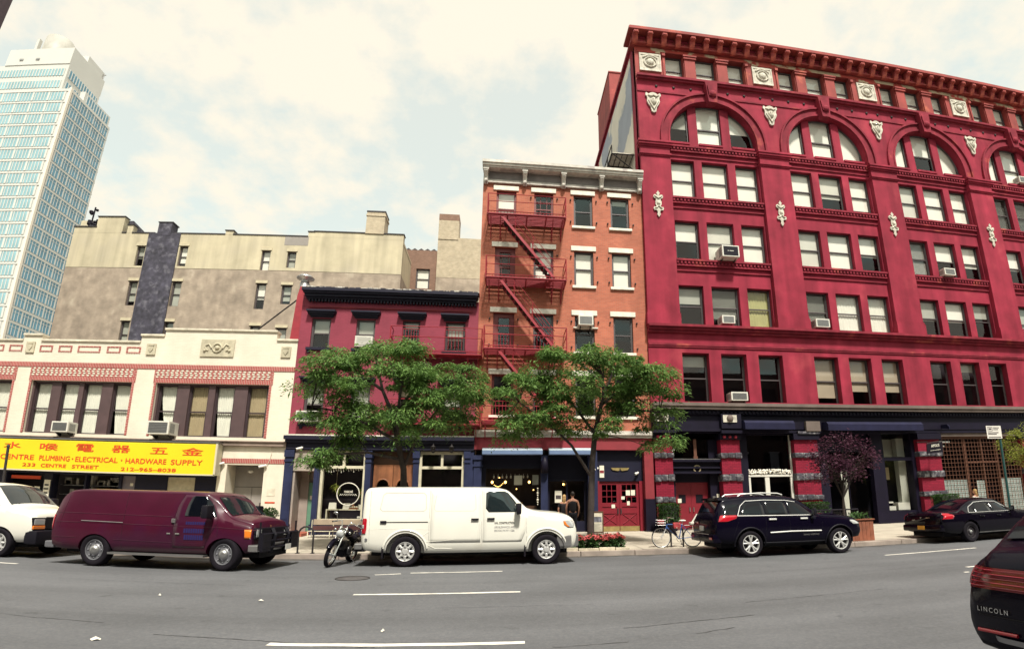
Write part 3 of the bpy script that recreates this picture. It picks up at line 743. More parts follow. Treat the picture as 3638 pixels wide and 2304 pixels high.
# billboard catwalk on the side wall
cw = place('billboard_catwalk', 'steel billboard catwalk hung on the side wall of the crimson loft building', 'catwalk', (6.88, 1.5, 20.2))
MB().box(5.6, 6.84, .9, 3.4, 20.25, 20.31).build('deck', M('ornament'), cw)
k = MB()
for y in (.9, 2.1, 3.4): k.bar((5.6,y,20.22),(6.86,y,20.22), .045); k.bar((5.65,y,20.2),(6.86,y,19.2), .04); k.bar((5.6,y,20.2),(5.6,y,20.75), .03)
k.bar((5.6,.9,20.75),(5.6,3.4,20.75), .03); k.bar((5.6,.9,20.22),(5.6,3.4,20.22), .045)
for i in range(5): k.bar((5.6+i*.3,.9,20.23),(5.6+i*.3,3.4,20.23), .02)
k.build('bracket_frame', M('iron'), cw)
# air conditioners of this building
ac_unit('large air conditioner with dark grille, second window of the fourth row on the crimson building', 10.78, .2, 13.62, .92, .62, .9, grille='black', logo=True)
ac_unit('small air conditioner in the tan shaded third-storey window beneath the large dark grilled one', 10.62, .2, 10.16, .68, .42, .62)
ac_unit('white air conditioner in the left window of the second bay, crimson building third storey', 15.68, .2, 10.16, .78, .45, .65)
ac_unit('white air conditioner on the brown stone ledge above the street entrance of the crimson building', 10.8, .2, 6.30, .85, .42, .6)
ac_unit('small white air conditioner in the third bay, fourth storey of the crimson building', 24.3, .2, 13.66, .75, .42, .6)
ac_unit('white air conditioner under the fourth arch at the right edge of the crimson building', 31.9, .2, 20.66, .8, .45, .5)
# ------------------------------------------------------------------ orange brick tenement
mat('orange_brick', (0.5,.12,.06), 0.85, brick=((0.49,0.14,0.078),(0.40,0.108,0.062),(0.38,0.19,0.13),0.21,0.072,0.007), var=0.18, scale=1.2, streak=.06)
mat('lintel_stone', (0.74,0.70,0.60), 0.8, var=0.12, scale=4, streak=.1)
mat('cornice_grey', (0.60,0.56,0.50), 0.8, var=0.22, scale=4, second=(0.34,0.30,0.28), secpos=(.55,.66))
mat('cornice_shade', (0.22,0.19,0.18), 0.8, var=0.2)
mat('escape_red', (0.31,0.020,0.034), 0.6, var=0.15, scale=5)
mat('sash_red', (0.16,0.025,0.025), 0.5)
mat('dull_red', (0.23,0.02,0.03), 0.7, var=0.15)
mat('awning_blue', (0.13,0.19,0.33), 0.6, var=0.1)
mat('awning_pale', (0.42,0.50,0.55), 0.6, var=0.1)
mat('blue_paint', (0.022,0.028,0.072), 0.55, var=0.2, spec=.25)
mat('slate_paint', (0.013,0.013,0.030), 0.5, var=0.15, spec=.25)
mat('brass', (0.50,0.38,0.16), 0.4, metal=0.6, var=0.3, scale=5)
ob = place('brick_tenement', 'four-storey orange brick tenement with white lintels and a grey bracketed cornice', 'building', (-1.24, 0, 0))
A0, A1 = -1.23, 6.895
CW = [(-.55,.44),(1.33,2.30),(3.33,4.30),(5.23,6.20)]
RW = [(15.14,16.9),(11.95,13.80),(8.60,10.43),(5.50,7.42)]
hs = [(a,c,z0,z1) for a, c in CW for z0, z1 in RW]
b_ = MB(); wall_grid(b_, A0, A1, 4.72, 17.45, 0, .3, hs)
b_.quad((A0,14,0),(A0,0,4.7),(A0,0,18),(A0,14,18)); b_.quad((A1,0,0),(A1,14,0),(A1,14,18),(A1,0,18))
b_.build('wall', M('orange_brick'), ob)
MB().box(A0+.02, A1-.02, 1.3, 1.4, .1, 17.6).build('dark_backing', M('dark_interior'), ob)
MB().box(A0, A1, .02, 14, 17.6, 17.75).build('roof', M('roofing'), ob)
li, si, sh = MB(), MB(), MB()
lm = MB().bbox(-.14, 1.12, -.06, .0, 0, .25, .012).mesh('lintel', M('lintel_stone')); sm_ = MB().bbox(-.1, 1.08, -.10, .0, -.13, 0, .012).mesh('sill', M('lintel_stone'))
hm = MB()
for xx in (-.2, 1.12): hm.box(xx, xx+.07, -.10, 0, .0, .05)
hmm = hm.mesh('shutter_hinge', M('iron'))
for ci, (a, c) in enumerate(CW):
    for ri, (z0, z1) in enumerate(RW):
        inst('lintel', lm, ob, (a-.02, 0, z1)); inst('sill', sm_, ob, (a, 0, z0))
        if ci > 1 or ri == 2 or ci == 1: inst('shutter_hinge', hmm, ob, (a, 0, z1-.35)); inst('shutter_hinge', hmm, ob, (a, 0, z0+.2))
        fm = 'sash_red' if ci == 0 or (ci == 1 and ri == 0) else 'frame_grey'
        bl = {(0,0):('roller',.9,'blind'),(0,1):None,(0,2):None,(1,1):('roller',1,'blind'),(2,1):('roller',1,'blind'),(3,1):('roller',1,'blind'),(3,0):('roller',.2,'grey_blind')}.get((ci,ri))
        mu = (3,4) if (ci, ri) in ((0,1),(1,0)) else None
        sash_window(ob, a, c, z0, z1, .12, fm, t=.22 if ci == 0 and ri in (1,2) else .08, blind=bl[0] if bl else None, bfrac=bl[1] if bl else 1, bm=bl[2] if bl else 'blind', muntin=mu, rail=.5 if ci else .45)
co = MB(); co.box(A0-.06, A1+.0, -.62, .1, 18.1, 18.24); co.box(A0-.03, A1, -.55, .1, 17.98, 18.1); co.box(A0, A1, -.48, .1, 17.90, 17.98); co.box(A0, A1, -.14, .0, 17.26, 17.34); co.box(A0, A1, -.10, .0, 17.38, 17.44)
co.build('cornice', M('cornice_grey'), ob)
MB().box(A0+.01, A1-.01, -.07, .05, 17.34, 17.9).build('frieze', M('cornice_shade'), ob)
cb_ = MB(); cb_.prismx([(-.071,0),(-.16,0),(-.2,.14),(-.28,.35),(-.44,.55),(-.46,.74),(-.071,.74)], -.10, .10); cb_.sphere((0,-.22,.12), .11, 8, (.9,1,1)); cb_.box(-.14,.14,-.47,-.08,.62,.739)
cbm = cb_.mesh('cornice_bracket', M('cornice_grey'))
for xx in (-1.1, .84, 2.8, 4.76, 6.76): inst('cornice_bracket', cbm, ob, (xx, 0, 17.16))
ac_unit('white air conditioner hanging in the upper half of a third-floor window, orange brick tenement', 3.46, .1, 9.83, .72, .48, .5)
MB().box(3.25, 4.45, -.12, .12, 9.76, 9.82).build('ac_shelf', M('lintel_stone'), ob)
MB().box(6.1, 6.6, .3, .8, 18.2, 18.75).build('roof_vent', M('roofing'), ob)
# its shop front
g = MB(); g.box(A0, A1, -.28, .2, 4.62, 4.80); g.box(A0, A1, -.18, .2, 4.5, 4.62); g.build('shop_cornice', M('cornice_grey'), ob)
g = MB(); g.box(A0, A1, -.10, .2, 3.95, 4.5); g.box(6.48, 6.90, -.12, .5, 1.75, 3.95); g.build('sign_band', M('dull_red'), ob)
MB().box(6.46, 6.92, -.16, .5, .28, 1.75).build('pilaster_base', M('navy_iron'), ob)
for a, c in ((-.86,1.76),(2.06,4.10)):
    o = MB().box(a, c, -.62, -.05, 3.70, 3.86).build('awning_box', M('awning_blue'), ob)
    MB().prismx([(-.05,4.04),(-.60,3.90),(-.60,3.861),(-.05,3.861)], a, c).build('awning_cover', M('awning_pale'), o)
c_ = MB(); c_.box(-1.22, -.88, -.16, .4, .28, 3.7); c_.box(-1.26, -.84, -.22, .35, 3.5, 3.68); c_.box(-1.26, -.84, -.2, .35, 3.2, 3.26); c_.box(1.74, 2.04, -.1, .4, .28, 3.7); c_.box(3.88, 4.3, -.05, .4, .28, 3.95); c_.box(-1.28, -.82, -.22, .35, .28, .6)
c_.build('shop_column', M('blue_paint'), ob)
MB().lathe([(.02,0),(.16,.0),(.18,.5),(.10,.62),(.04,.7)], (1.89,-.22,2.9), 'z', 14).build('column_lantern', M('navy_iron'), ob)
c_ = MB(); c_.box(-.88, 1.74, .2, .4, .28, 1.0); c_.box(-.88, 1.74, .2, .4, 3.13, 3.7); c_.box(-.88, -.7, .2, .4, 1.0, 3.13); c_.box(2.04, 3.88, .5, .7, 2.62, 3.7); c_.box(2.04, 3.88, .4, .7, 2.58, 2.68); c_.box(2.04, 2.16, .45, .65, .3, 2.6); c_.box(3.76, 3.88, .45, .65, .3, 2.6); c_.box(2.92, 3.0, .45, .65, .3, 2.6); c_.box(2.16, 3.76, .46, .64, .3, .8)
c_.build('shop_frame', M('slate_paint'), ob)
MB().quad((-.88,.3,1),(1.74,.3,1),(1.74,.3,3.13),(-.88,.3,3.13)).build('shop_window', M('glass'), ob)
MB().quad((2.1,.55,.35),(3.8,.55,.35),(3.8,.55,2.6),(2.1,.55,2.6)).build('bar_door_pane', M('glass'), ob)
MB().box(2.40, 2.72, .40, .41, 1.62, 2.15).build('poster', M('paper'), ob)
MB().box(2.44, 2.68, .396, .399, 1.78, 1.95).build('poster_picture', M('frame_grey'), ob)
for xx, zz in ((-.42,2.55),(.17,2.55),(.72,2.53),(1.25,2.55)):
    o = MB().sphere((xx,.62,zz), .055, 10, (1,1,1.2)).build('pendant_bulb', M('bulb'), ob)
    MB().tube([(xx,.62,zz+.06),(xx,.62,3.2)], .008, 5).build('cord', M('black'), o)
fb = MB()
for i in range(7): t = i/6; fb.sphere((-.32+.38*t,.6,2.42-.10*math.sin(math.pi*t)+.07*t), .02, 6)
for xx, zz in ((-.1,2.75),(.68,2.25),(1.45,2.2)): fb.sphere((xx,.7,zz), .028, 6)
fb.build('string_light', M('bulb'), ob)
MB().sphere((2.85,.9,2.45), .05, 8).build('pendant_bulb', M('bulb'), ob)
MB().box(.56, .92, .42, .43, 2.42, 2.84).build('poster', M('paper'), ob)
MB().box(1.38, 1.66, .42, .43, 2.42, 2.86).build('poster', M('grey_blind'), ob)
gl_ = MB()
for i in range(9): xx = -.35+i*.19; gl_.lathe([(.004,0),(.03,.01),(.035,.1),(.006,.13),(.006,.2)], (xx,.5,2.72), 'z', 8)
gl_.build('hanging_glasses', M('white_frame'), ob)
fg = MB()
for i in range(8): fg.sphere((1.62,.27,1.55+i*.1), .03+.015*(i % 3), 6)
fg.build('window_lettering', M('paper'), ob)
MB().box(-.6, 1.6, .7, .9, 1.0, 1.5).build('bar_counter', mat('wood_dark', (.10,.045,.025), .5, var=.2), ob)
# red carriage doors
c_ = MB(); c_.box(4.3, 6.48, .22, .4, 2.56, 3.95); c_.build('blue_fascia', M('slate_paint'), ob)
c_ = MB(); c_.box(4.3, 4.42, .2, .5, .3, 2.56); c_.box(6.28, 6.48, .2, .5, .3, 2.56); c_.build('door_frame', M('door_red'), ob)
wg = MB()
for s_ in (-1, 1): wg.prism([(5.4+s_*.02,3.14),(5.4+s_*.03,3.05),(5.4+s_*.10,3.02),(5.4+s_*.36,3.06),(5.4+s_*.42,3.14)], .17, .219)
wg.box(4.98, 5.82, .175, .218, 3.145, 3.16)
wg.build('winged_plaque', M('brass'), ob)
MB().box(4.44, 4.65, .19, .219, 2.72, 3.26).build('shop_notice', M('paper'), ob)
MB().box(4.45, 4.64, .185, .189, 2.92, 3.04).build('notice_band', M('dull_red'), ob)
for s_, (a, c) in ((0,(4.43,5.345)),(1,(5.355,6.27))):
    d = MB(); d.box(a, a+.12, .30, .36, .33, 2.55); d.box(c-.12, c, .30, .36, .33, 2.55)
    for z0, z1 in ((.33,.62),(1.12,1.34),(1.42,1.6),(2.40,2.55)): d.box(a+.12, c-.12, .30, .36, z0, z1)
    d.box(a+.12, c-.12, .33, .36, .62, 1.12); d.box(a+.12, c-.12, .33, .36, 1.34, 1.42)
    for (p1, p2) in (((a+.14,.64),(c-.14,1.10)),((a+.14,1.10),(c-.14,.64))): d.bar((p1[0],.325,p1[1]),(p2[0],.325,p2[1]), .028)
    for i in (1, 2): xx = a+.12+(c-a-.24)*i/3; d.box(xx-.014, xx+.014, .31, .35, 1.6, 2.4)
    for i in (1, 2): zz = 1.6+.8*i/3; d.box(a+.12, c-.12, .311, .349, zz-.014, zz+.014)
    o = d.build('carriage_door', M('door_red'), ob)
    MB().quad((a+.12,.345,1.6),(c-.12,.345,1.6),(c-.12,.345,2.4),(a+.12,.345,2.4)).build('door_pane', M('dark_glass'), o)
    MB().box(a+.01, c-.01, .29, .299, .34, .56).build('kick_plate', M('brass'), o)
    MB().box(c-.1 if s_ == 0 else a+.03, c-.05 if s_ == 0 else a+.08, .25, .30, 1.1, 1.35).build('door_handle', M('iron'), o)
pz = MB()
for xa, xb, z0, z1 in ((5.66,5.86,1.92,2.15),(5.90,6.09,1.92,2.16),(5.44,5.60,1.74,1.88),(4.98,5.14,1.36,1.52),(5.70,5.83,1.48,1.66)): pz.box(xa, xb, .285, .289, z0, z1)
pz.build('taped_notices', M('paper'), ob)
# ------------------------------------------------------------------ fire escapes
def rails(mb, x0, x1, z, y=-1.05, h=1.05, n=24, bars=True, mid=True):
    for zz in ((z+h, z+h*.62) if mid else (z+h,)):
        mb.bar((x0,y,zz),(x1,y,zz), .020)
        for xx in (x0, x1): mb.bar((xx,y,zz),(xx,-.02,zz), .024)
    for xx in (x0, x1): mb.bar((xx,y,z),(xx,y,z+h), .026)
    if bars:
        for i in range(1, n): xx = x0+(x1-x0)*i/n; mb.bar((xx,y,z),(xx,y,z+.12), .012)
    mb.bar((x0,y,z+.13),(x1,y,z+.13), .022); mb.bar((x0,-.05,z+.02),(x0,y,z+.02), .03); mb.bar((x1,-.05,z+.02),(x1,y,z+.02), .03)
def platform(par, x0, x1, z, y=-1.05, ladder=None):
    fl = MB(); n = 9
    for i in range(n): yy = -.06+(y+.06)*i/(n-1); fl.box(x0, x1, yy-.035, yy+.035, z-.02, z+.02)
    for i in range(5): xx = x0+(x1-x0)*i/4; fl.box(xx-.03, xx+.03, y, -.02, z-.06, z-.021)
    fl.box(x0, x1, y-.02, y+.02, z-.03, z+.03)
    fl.build('platform', M('escape_red'), par)
    br = MB()
    for xx in (x0+.15, x0+.6, x1-.6, x1-.15): br.bar((xx,y*.9,z-.07),(xx,-.02,z-.75), .022); br.bar((xx,-.03,z-.06),(xx,-.03,z-.8), .022)
    br.build('bracket', M('escape_red'), par)
fe = place('fire_escape', 'red iron fire escape zigzagging down the orange brick front', 'fire escape', (.95, -.5, 4.9))
ZP = [15.0, 11.76, 8.36, 5.1]
for i, z in enumerate(ZP):
    platform(fe, -.92, 2.80, z)
    m_ = MB(); rails(m_, -.92, 2.80, z, bars=True); m_.build('railing', M('escape_red'), fe)
for i in range(3):
    za, zb = ZP[i]-.05, ZP[i+1]+.05; xa, xb = -.22, 2.22
    s_ = MB()
    for yy in (-1.0, -.42): s_.prism([(xa-.06,za-.09),(xa-.06,za+.09),(xb+.06,zb+.09),(xb+.06,zb-.09)], yy-.018, yy+.018)
    s_.build('stringer', M('escape_red'), fe)
    t_ = MB(); n = 13
    for k in range(1, n): q = k/n; t_.box(xa+(xb-xa)*q-.11, xa+(xb-xa)*q+.11, -.98, -.44, za+(zb-za)*q-.018, za+(zb-za)*q+.018)
    t_.build('tread', M('iron'), fe)
    h_ = MB()
    for yy in (-1.0, -.42):
        for off in (.42, .85): h_.bar((xa+.55,yy,za-.75+off),(xb+.05,yy,zb+off), .014)
        for k in (.25, .6, .97): h_.bar((xa+(xb-xa)*k,yy,za+(zb-za)*k),(xa+(xb-xa)*k,yy,za+(zb-za)*k+.86), .013)
    h_.build('handrail', M('escape_red'), fe)
gd = MB()
for a, c, z in ((-.5,.42,8.4),(1.36,2.27,8.4),(-.5,.42,5.2),(1.36,2.27,5.2)):
    for i in range(7): xx = a+(c-a)*i/6; gd.bar((xx,-.06,z),(xx,-.06,z+.95), .012)
    gd.bar((a,-.06,z+.95),(c,-.06,z+.95), .018); gd.bar((a,-.06,z),(c,-.06,z), .018)
gd.build('window_guard', M('escape_red'), fe)
f2 = place('fire_balcony', 'red iron balcony across the upper right windows of the maroon brick house', 'fire escape', (-3, -.5, 8.1))
platform(f2, -5.05, -1.02, 8.14, -.62)
m_ = MB(); rails(m_, -5.05, -1.02, 8.14, -.62, 1.25, 20, False); m_.build('railing', M('escape_red'), f2)
gd = MB()
for a, c in ((-4.62,-3.88),(-2.72,-1.8)):
    for i in range(7): xx = a+(c-a)*i/6; gd.bar((xx,-.06,8.5),(xx,-.06,9.45), .012)
    gd.bar((a,-.06,9.45),(c,-.06,9.45), .018)
gd.build('window_guard', M('escape_red'), f2)
f3 = place('fire_balcony', 'lower red iron balcony behind the leafy tree on the maroon brick house', 'fire escape', (-3, -.5, 5.0))
platform(f3, -5.05, -1.02, 4.98, -.62)
m_ = MB(); rails(m_, -5.05, -1.02, 4.98, -.62, 1.1, 20, False); m_.build('railing', M('escape_red'), f3)

# ------------------------------------------------------------------ maroon three-storey house
mat('maroon_brick', (0.26,0.035,0.06), 0.8, brick=((0.275,0.036,0.066),(0.25,0.032,0.06),(0.235,0.032,0.056),0.21,0.072,0.006), var=0.10, scale=1.0, streak=.08)
mat('hood', (0.016,0.015,0.030), 0.5, var=0.1, spec=.25)
mat('flaking', (0.55,0.52,0.47), 0.8, second=(0.05,0.045,0.06), secpos=(.46,.54), scale=5)
mat('cream_frame', (0.62,0.57,0.42), 0.6, var=0.15, scale=4)
mat('green_door', (0.13,0.28,0.19), 0.5, var=0.12)
mat('wood', (0.30,0.115,0.05), 0.5, var=0.3, scale=3, streak=.3)
mat('bench_wood', (0.42,0.33,0.24), 0.7, var=0.2)
mat('stucco_grey', (0.36,0.30,0.26), 0.8, var=0.15)
mat('step_red', (0.38,0.10,0.06), 0.8, var=.2)
dr = place('maroon_house', 'three-storey maroon brick house with dark window hoods and a slate blue shop front', 'building', (-9.24, 0, 0))
B0, B1 = -9.24, -1.235
C3 = [(-8.72,-7.87),(-6.73,-5.88),(-4.66,-3.87),(-2.72,-1.82)]
hs = [(a,c,8.45,9.86) for a, c in C3]+[(a,c,5.02,6.75) for a, c in C3]
m_ = MB(); wall_grid(m_, B0, B1, 4.5, 10.9, 0, .28, hs)
m_.quad((B0,14,0),(B0,0,0),(B0,0,11),(B0,14,11)); m_.build('wall', M('maroon_brick'), dr)
MB().box(B0+.02, B1-.02, 1.2, 1.3, .1, 10.9).build('dark_backing', M('dark_interior'), dr)
MB().box(B0, B1, .02, 14, 10.7, 10.85).build('roof', M('roofing'), dr)
c_ = MB(); c_.box(B0+.08, B1-.02, -.52, .05, 11.02, 11.16); c_.box(B0+.12, B1-.05, -.44, .05, 10.94, 11.02); c_.box(B0+.16, B1-.1, -.32, .05, 10.82, 10.94); c_.box(B0+.2, B1-.14, -.2, .05, 10.74, 10.82)
for i in range(52): xx = B0+.3+i*.147; c_.box(xx, xx+.075, -.16, -.001, 10.62, 10.74)
c_.build('cornice', M('hood'), dr)
k = MB()
for i in range(30):
    xx = B0+.06+i*.266; w2 = rnd.uniform(.2,.266); k.box(xx, xx+w2, -.54+rnd.uniform(0,.05), .1, 11.161, 11.19+rnd.uniform(0,.03))
k.build('flaking_gutter', M('flaking'), dr)
MB().box(B0+.3, B1-.3, -.05, -.001, 10.36, 10.42).build('string_course', M('dull_red'), dr)
hd = MB(); hd.box(-.22,1.07,-.30,0,.20,.28); hd.box(-.18,1.03,-.22,0,.12,.20); hd.box(-.12,.97,-.14,0,.05,.12); hd.box(-.08,.93,-.06,0,-.02,.05)
hdm = hd.mesh('window_hood', M('hood')); slm = MB().box(-.12,.97,-.14,0,-.12,0).box(-.06,.04,-.1,0,-.24,-.12).box(.81,.91,-.1,0,-.24,-.12).mesh('sill', M('hood'))
for i, (a, c) in enumerate(C3):
    for z0, z1 in ((8.45,9.86),(5.02,6.75)):
        inst('window_hood', hdm, dr, (a, 0, z1+.05)); inst('sill', slm, dr, (a, 0, z0))
        sash_window(dr, a, c, z0, z1, .10, 'frame_grey' if i < 2 else 'frame_brown', blind='roller', bfrac=[.5,.8,.25,.6][i], bm=['grey_blind','grey_blind','tan_blind','grey_blind'][i])
ac_unit('white framed air conditioner in the second upper window of the maroon house', -6.68, .06, 8.5, .78, .50, .30, grille='ac_white')
ac_unit('white air conditioner on black brackets at the lower left window of the maroon house', -8.85, .05, 5.06, .95, .46, .5)
# flue and wedge of side wall
fl = place('roof_flue', 'red rendered chimney wedge with a steel mushroom vent beside the maroon house', 'chimney', (-9.7, 1.2, 8.5))
MB().prism([(-10.05,4.5),(-9.26,4.5),(-9.26,11.6),(-9.62,11.6),(-9.72,11.1)], .5, 2.2).build('stack', M('dull_red' if 0 else 'escape_red'), fl)
MB().lathe([(.22,11.6),(.24,11.9),(.20,11.9),(.18,12.1),(.40,12.16),(.42,12.2),(.26,12.34),(.02,12.38)], (-9.62,1.0,0), 'z', 18).build('mushroom_vent', M('steel'), fl)
pr_ = MB().tube([(-9.75,.9,11.15),(-11.7,.9,9.35)], .035, 8).build('brace_pole', M('iron'), None)
tag(pr_, 'dark slanting brace pole between the red chimney wedge and the cream parapet', 'pole')
# shop front
c_ = MB(); c_.box(B0-.06, B1, -.36, .2, 4.30, 4.46); c_.box(B0-.02, B1, -.26, .2, 4.18, 4.30); c_.box(B0, B1, -.12, .3, 3.86, 4.18); c_.box(B0, B1, -.16, .3, 3.9, 3.96)
c_.build('shop_cornice', M('hood'), dr)
MB().box(B0+.02, B1-.02, -.30, .0, 4.462, 4.52).build('flashing', M('lintel_stone'), dr)
c_ = MB()
for a, c in ((B0, -8.88), (-7.97, -7.74), (-5.84, -5.60), (-3.82, -3.58), (-1.64, -1.40)):
    c_.box(a, c, -.12, .4, .28, 3.86); c_.box(a-.03, c+.03, -.17, .35, 3.56, 3.86); c_.box(a-.02, c+.02, -.16, .35, 3.36, 3.42); c_.box(a-.04, c+.04, -.18, .35, .28, .75); c_.box(a+.07, c-.07, -.135, -.121, .95, 3.2)
c_.box(-1.40, B1, -.10, .4, .28, 3.86)
c_.build('shop_column', M('blue_paint'), dr)
c_ = MB(); c_.box(-8.88, -7.97, -.05, .9, 2.98, 3.86); c_.box(-8.88, -8.80, -.0, .9, .3, 2.98); c_.box(-8.45, -7.97, .92, 1.0, 2.52, 2.98); c_.box(-8.8, -8.44, .75, 1.0, .3, 2.98); c_.build('entry_surround', M('stucco_grey'), dr)
o = MB().box(-8.44, -7.97, .8, .86, .42, 2.52).build('door', M('green_door'), dr)
MB().prism([(-8.12,1.95),(-7.95,1.72),(-8.12,1.49),(-8.29,1.72)], .78, .795).build('diamond_pane', M('black'), o)
MB().box(-8.36, -8.22, .785, .797, 1.78, 1.95).build('notice', M('paper'), o)
o = MB().box(-8.62, -8.34, -.075, -.051, 3.36, 3.52).build('number_plate', M('slate_paint'), dr)
fit_text('233', -8.59, -8.37, 3.375, 3.505, -.082, .006, .01).build('number', M('lintel_stone'), o)
MB().box(-9.2, -7.95, -1.15, .75, .24, .42).build('doorstep', M('step_red'), dr)
for k, (a, c) in enumerate(((-7.74,-5.84),(-3.58,-1.64))):
    f_ = MB(); t = .11
    f_.box(a, a+t, .02, .2, .88, 3.86); f_.box(c-t, c, .02, .2, .88, 3.86); f_.box(a+t, c-t, .02, .2, 3.74, 3.86); f_.box(a+t, c-t, .03, .19, 3.10, 3.22); f_.box((a+c)/2-.05, (a+c)/2+.05, .04, .18, 3.22, 3.74); f_.box(a+t, c-t, .03, .19, .88, .98)
    o = f_.build('shop_window_frame', M('cream_frame'), dr)
    MB().quad((a+t,.12,.9),(c-t,.12,.9),(c-t,.12,3.8),(a+t,.12,3.8)).build('pane', M('glass'), o)
    MB().box(a, c, -.02, .3, .28, .88).build('stall_riser', M('slate_paint'), o)
rg = MB().tube([(-6.53+.47*math.cos(t*.131),.09,2.02+.47*math.sin(t*.131)) for t in range(48)], .022, 6, closed=True)
rg.build('window_ring', M('lintel_stone'), dr)
tx = fit_text('MARCHÉ', -6.70, -6.34, 2.07, 2.19, .085, .01, .012); 
zg = [(-6.88+.70*i/18, .09, 1.99+(.035 if i % 2 else -.035)) for i in range(19)]
tx.tube(zg, .012, 5)
tx.build('window_lettering', M('lintel_stone'), dr)
pn = MB()
for i in range(16): pn.tube([(-7.55+i*.105,.12,3.10),(-7.52+i*.105,.12,3.10-rnd.uniform(.05,.2))], .02, 5)
pn.build('bunting', M('lintel_stone'), dr)
sh_ = MB(); sh_.box(-7.5, -5.98, .35, .8, 1.34, 1.38); sh_.box(-7.5, -7.45, .35, .8, .9, 1.34); sh_.build('display_shelf', M('cream_frame'), dr)
sh_ = MB(); sh_.prism([(-7.42,1.39),(-7.08,1.39),(-7.1,1.66),(-7.4,1.66)], .42, .45); sh_.prism([(-6.82,1.39),(-6.54,1.39),(-6.5,1.64),(-6.78,1.64)], .42, .45); sh_.box(-6.16, -5.98, .42, .46, 1.39, 1.58); sh_.box(-6.2, -5.98, .5, .8, 1.0, 1.08); sh_.build('display_card', M('lintel_stone'), dr)
sh_ = MB()
for i in range(5): sh_.sphere((-6.48+i*.075,.5,1.47), .04, 8)
sh_.build('pastry', M('cream_frame'), dr)
MB().box(-6.56, -6.12, .42, .6, 1.385, 1.43).lathe([(.07,1.39),(.07,1.5),(.05,1.6)], (-6.42,.55,0), 'z', 10).lathe([(.06,1.39),(.06,1.58)], (-6.1,.6,0), 'z', 10).build('wooden_tray', M('wood'), dr)
# carved wooden doors
wd = MB(); wd.box(-5.6, -3.82, .3, .5, 3.3, 3.86); wd.build('door_head', M('wood_dark'), dr)
for a, c in ((-5.55,-4.72),(-4.70,-3.87)):
    d = MB(); d.box(a, a+.16, .25, .33, .3, 3.3); d.box(c-.16, c, .25, .33, .3, 3.3); d.box(a+.16, c-.16, .26, .32, .3, 1.0); d.box(a+.16, c-.16, .26, .32, 2.75, 3.3)
    xc = (a+c)/2; pts = [(a+.16,2.75),(a+.16,2.45)]+[(xc-(c-a-.32)/2*math.cos(math.pi*i/8), 2.45+.25*math.sin(math.pi*i/8)) for i in range(1,8)]+[(c-.16,2.45),(c-.16,2.75)]
    d.prism(pts[:6]+[(xc,2.75)], .262, .318); d.prism([(xc,2.75)]+pts[5:], .263, .317)
    d.tube([(xc-.27*math.cos(math.pi*i/8),.25,2.4+.27*math.sin(math.pi*i/8)) for i in range(9)], .035, 6)
    o = d.build('carved_door', M('wood'), dr)
    MB().quad((a+.16,.3,1.0),(c-.16,.3,1.0),(c-.16,.3,2.75),(a+.16,.3,2.75)).build('door_pane', M('dark_glass'), o)
# ------------------------------------------------------------------ cream hardware shop building
mat('cream_brick', (0.74,0.67,0.55), 0.8, brick=((0.76,0.69,0.57),(0.72,0.65,0.53),(0.66,0.60,0.49),0.21,0.072,0.006), var=0.06, scale=.8, streak=.07)
mat('soldier_brick', (0.36,.07,.06), 0.8, brick=((0.38,0.065,0.06),(0.31,0.055,0.05),(0.52,0.36,0.30),0.075,0.6,0.011), var=.08)
mat('cream_render', (0.74,0.67,0.55), 0.8, var=0.08, streak=.06)
mat('mullion_brown', (0.085,0.05,0.052), 0.6, var=0.15)
mat('relief_stone', (0.50,0.45,0.33), 0.85, var=0.2, scale=5, bump=.5, bscale=14)
mat('coping', (0.66,0.60,0.48), 0.85, var=0.25, scale=4)
mat('taupe_ledge', (0.27,0.20,0.165), 0.8, var=0.2)
mat('grey_door', (0.30,0.27,0.245), 0.6, var=0.1)
mat('sign_yellow', (0.74,0.56,0.012), 0.45, var=0.05, scale=.8)
mat('sign_red', (0.62,0.060,0.012), 0.5, var=0.1)
mat('sign_edge', (0.55,0.50,0.36), 0.6)
cr_ = place('cream_shop_building', 'two-storey cream brick building with red brick bands and a stepped parapet', 'building', (-18, 0, 0))
D0, D1 = -30.0, -9.245
groups = [(-27.1,-22.1),(-21.15,-16.40),(-15.30,-10.28)]
hs = [(a,c,4.36,6.70) for a, c in groups]
m_ = MB(); wall_grid(m_, D0, D1, 4.16, 8.50, 0, .34, hs)
m_.quad((D1,0,0),(D1,12,0),(D1,12,8.5),(D1,0,8.5))
for a, c, z in ((-21.96,-21.06,8.76),(-16.31,-15.24,8.82),(-15.24,-10.20,9.12),(-10.20,-9.25,8.72)): m_.box(a, c, .001, .36, 8.44, z)
m_.build('wall', M('cream_brick'), cr_)
cp = MB()
for a, c, z in ((D0,-21.96,8.5),(-21.06,-16.31,8.5),(-21.99,-21.03,8.76),(-16.34,-15.24,8.82),(-15.27,-10.17,9.12),(-10.17,-9.22,8.72)):
    n = max(1, int((c-a)/.9))
    for i in range(n): cp.bbox(a+(c-a)*i/n, a+(c-a)*(i+1)/n-.006, -.07, .42, z, z+.10, .02)
cp.build('coping', M('coping'), cr_)
MB().box(D0, D1, .3, 14, 7.9, 8.0).build('roof', M('roofing'), cr_)
MB().box(D0+.02, D1-.02, 1.4, 1.5, .1, 7.9).build('dark_backing', M('dark_interior'), cr_)
bd = MB(); bd.box(D0, D1+.0, -.03, -.001, 7.32, 7.53)
for a, c in groups: bd.box(a-.14, c+.14, -.025, -.001, 6.70, 6.90)
bd.build('soldier_course', M('soldier_brick'), cr_)
jb = MB()
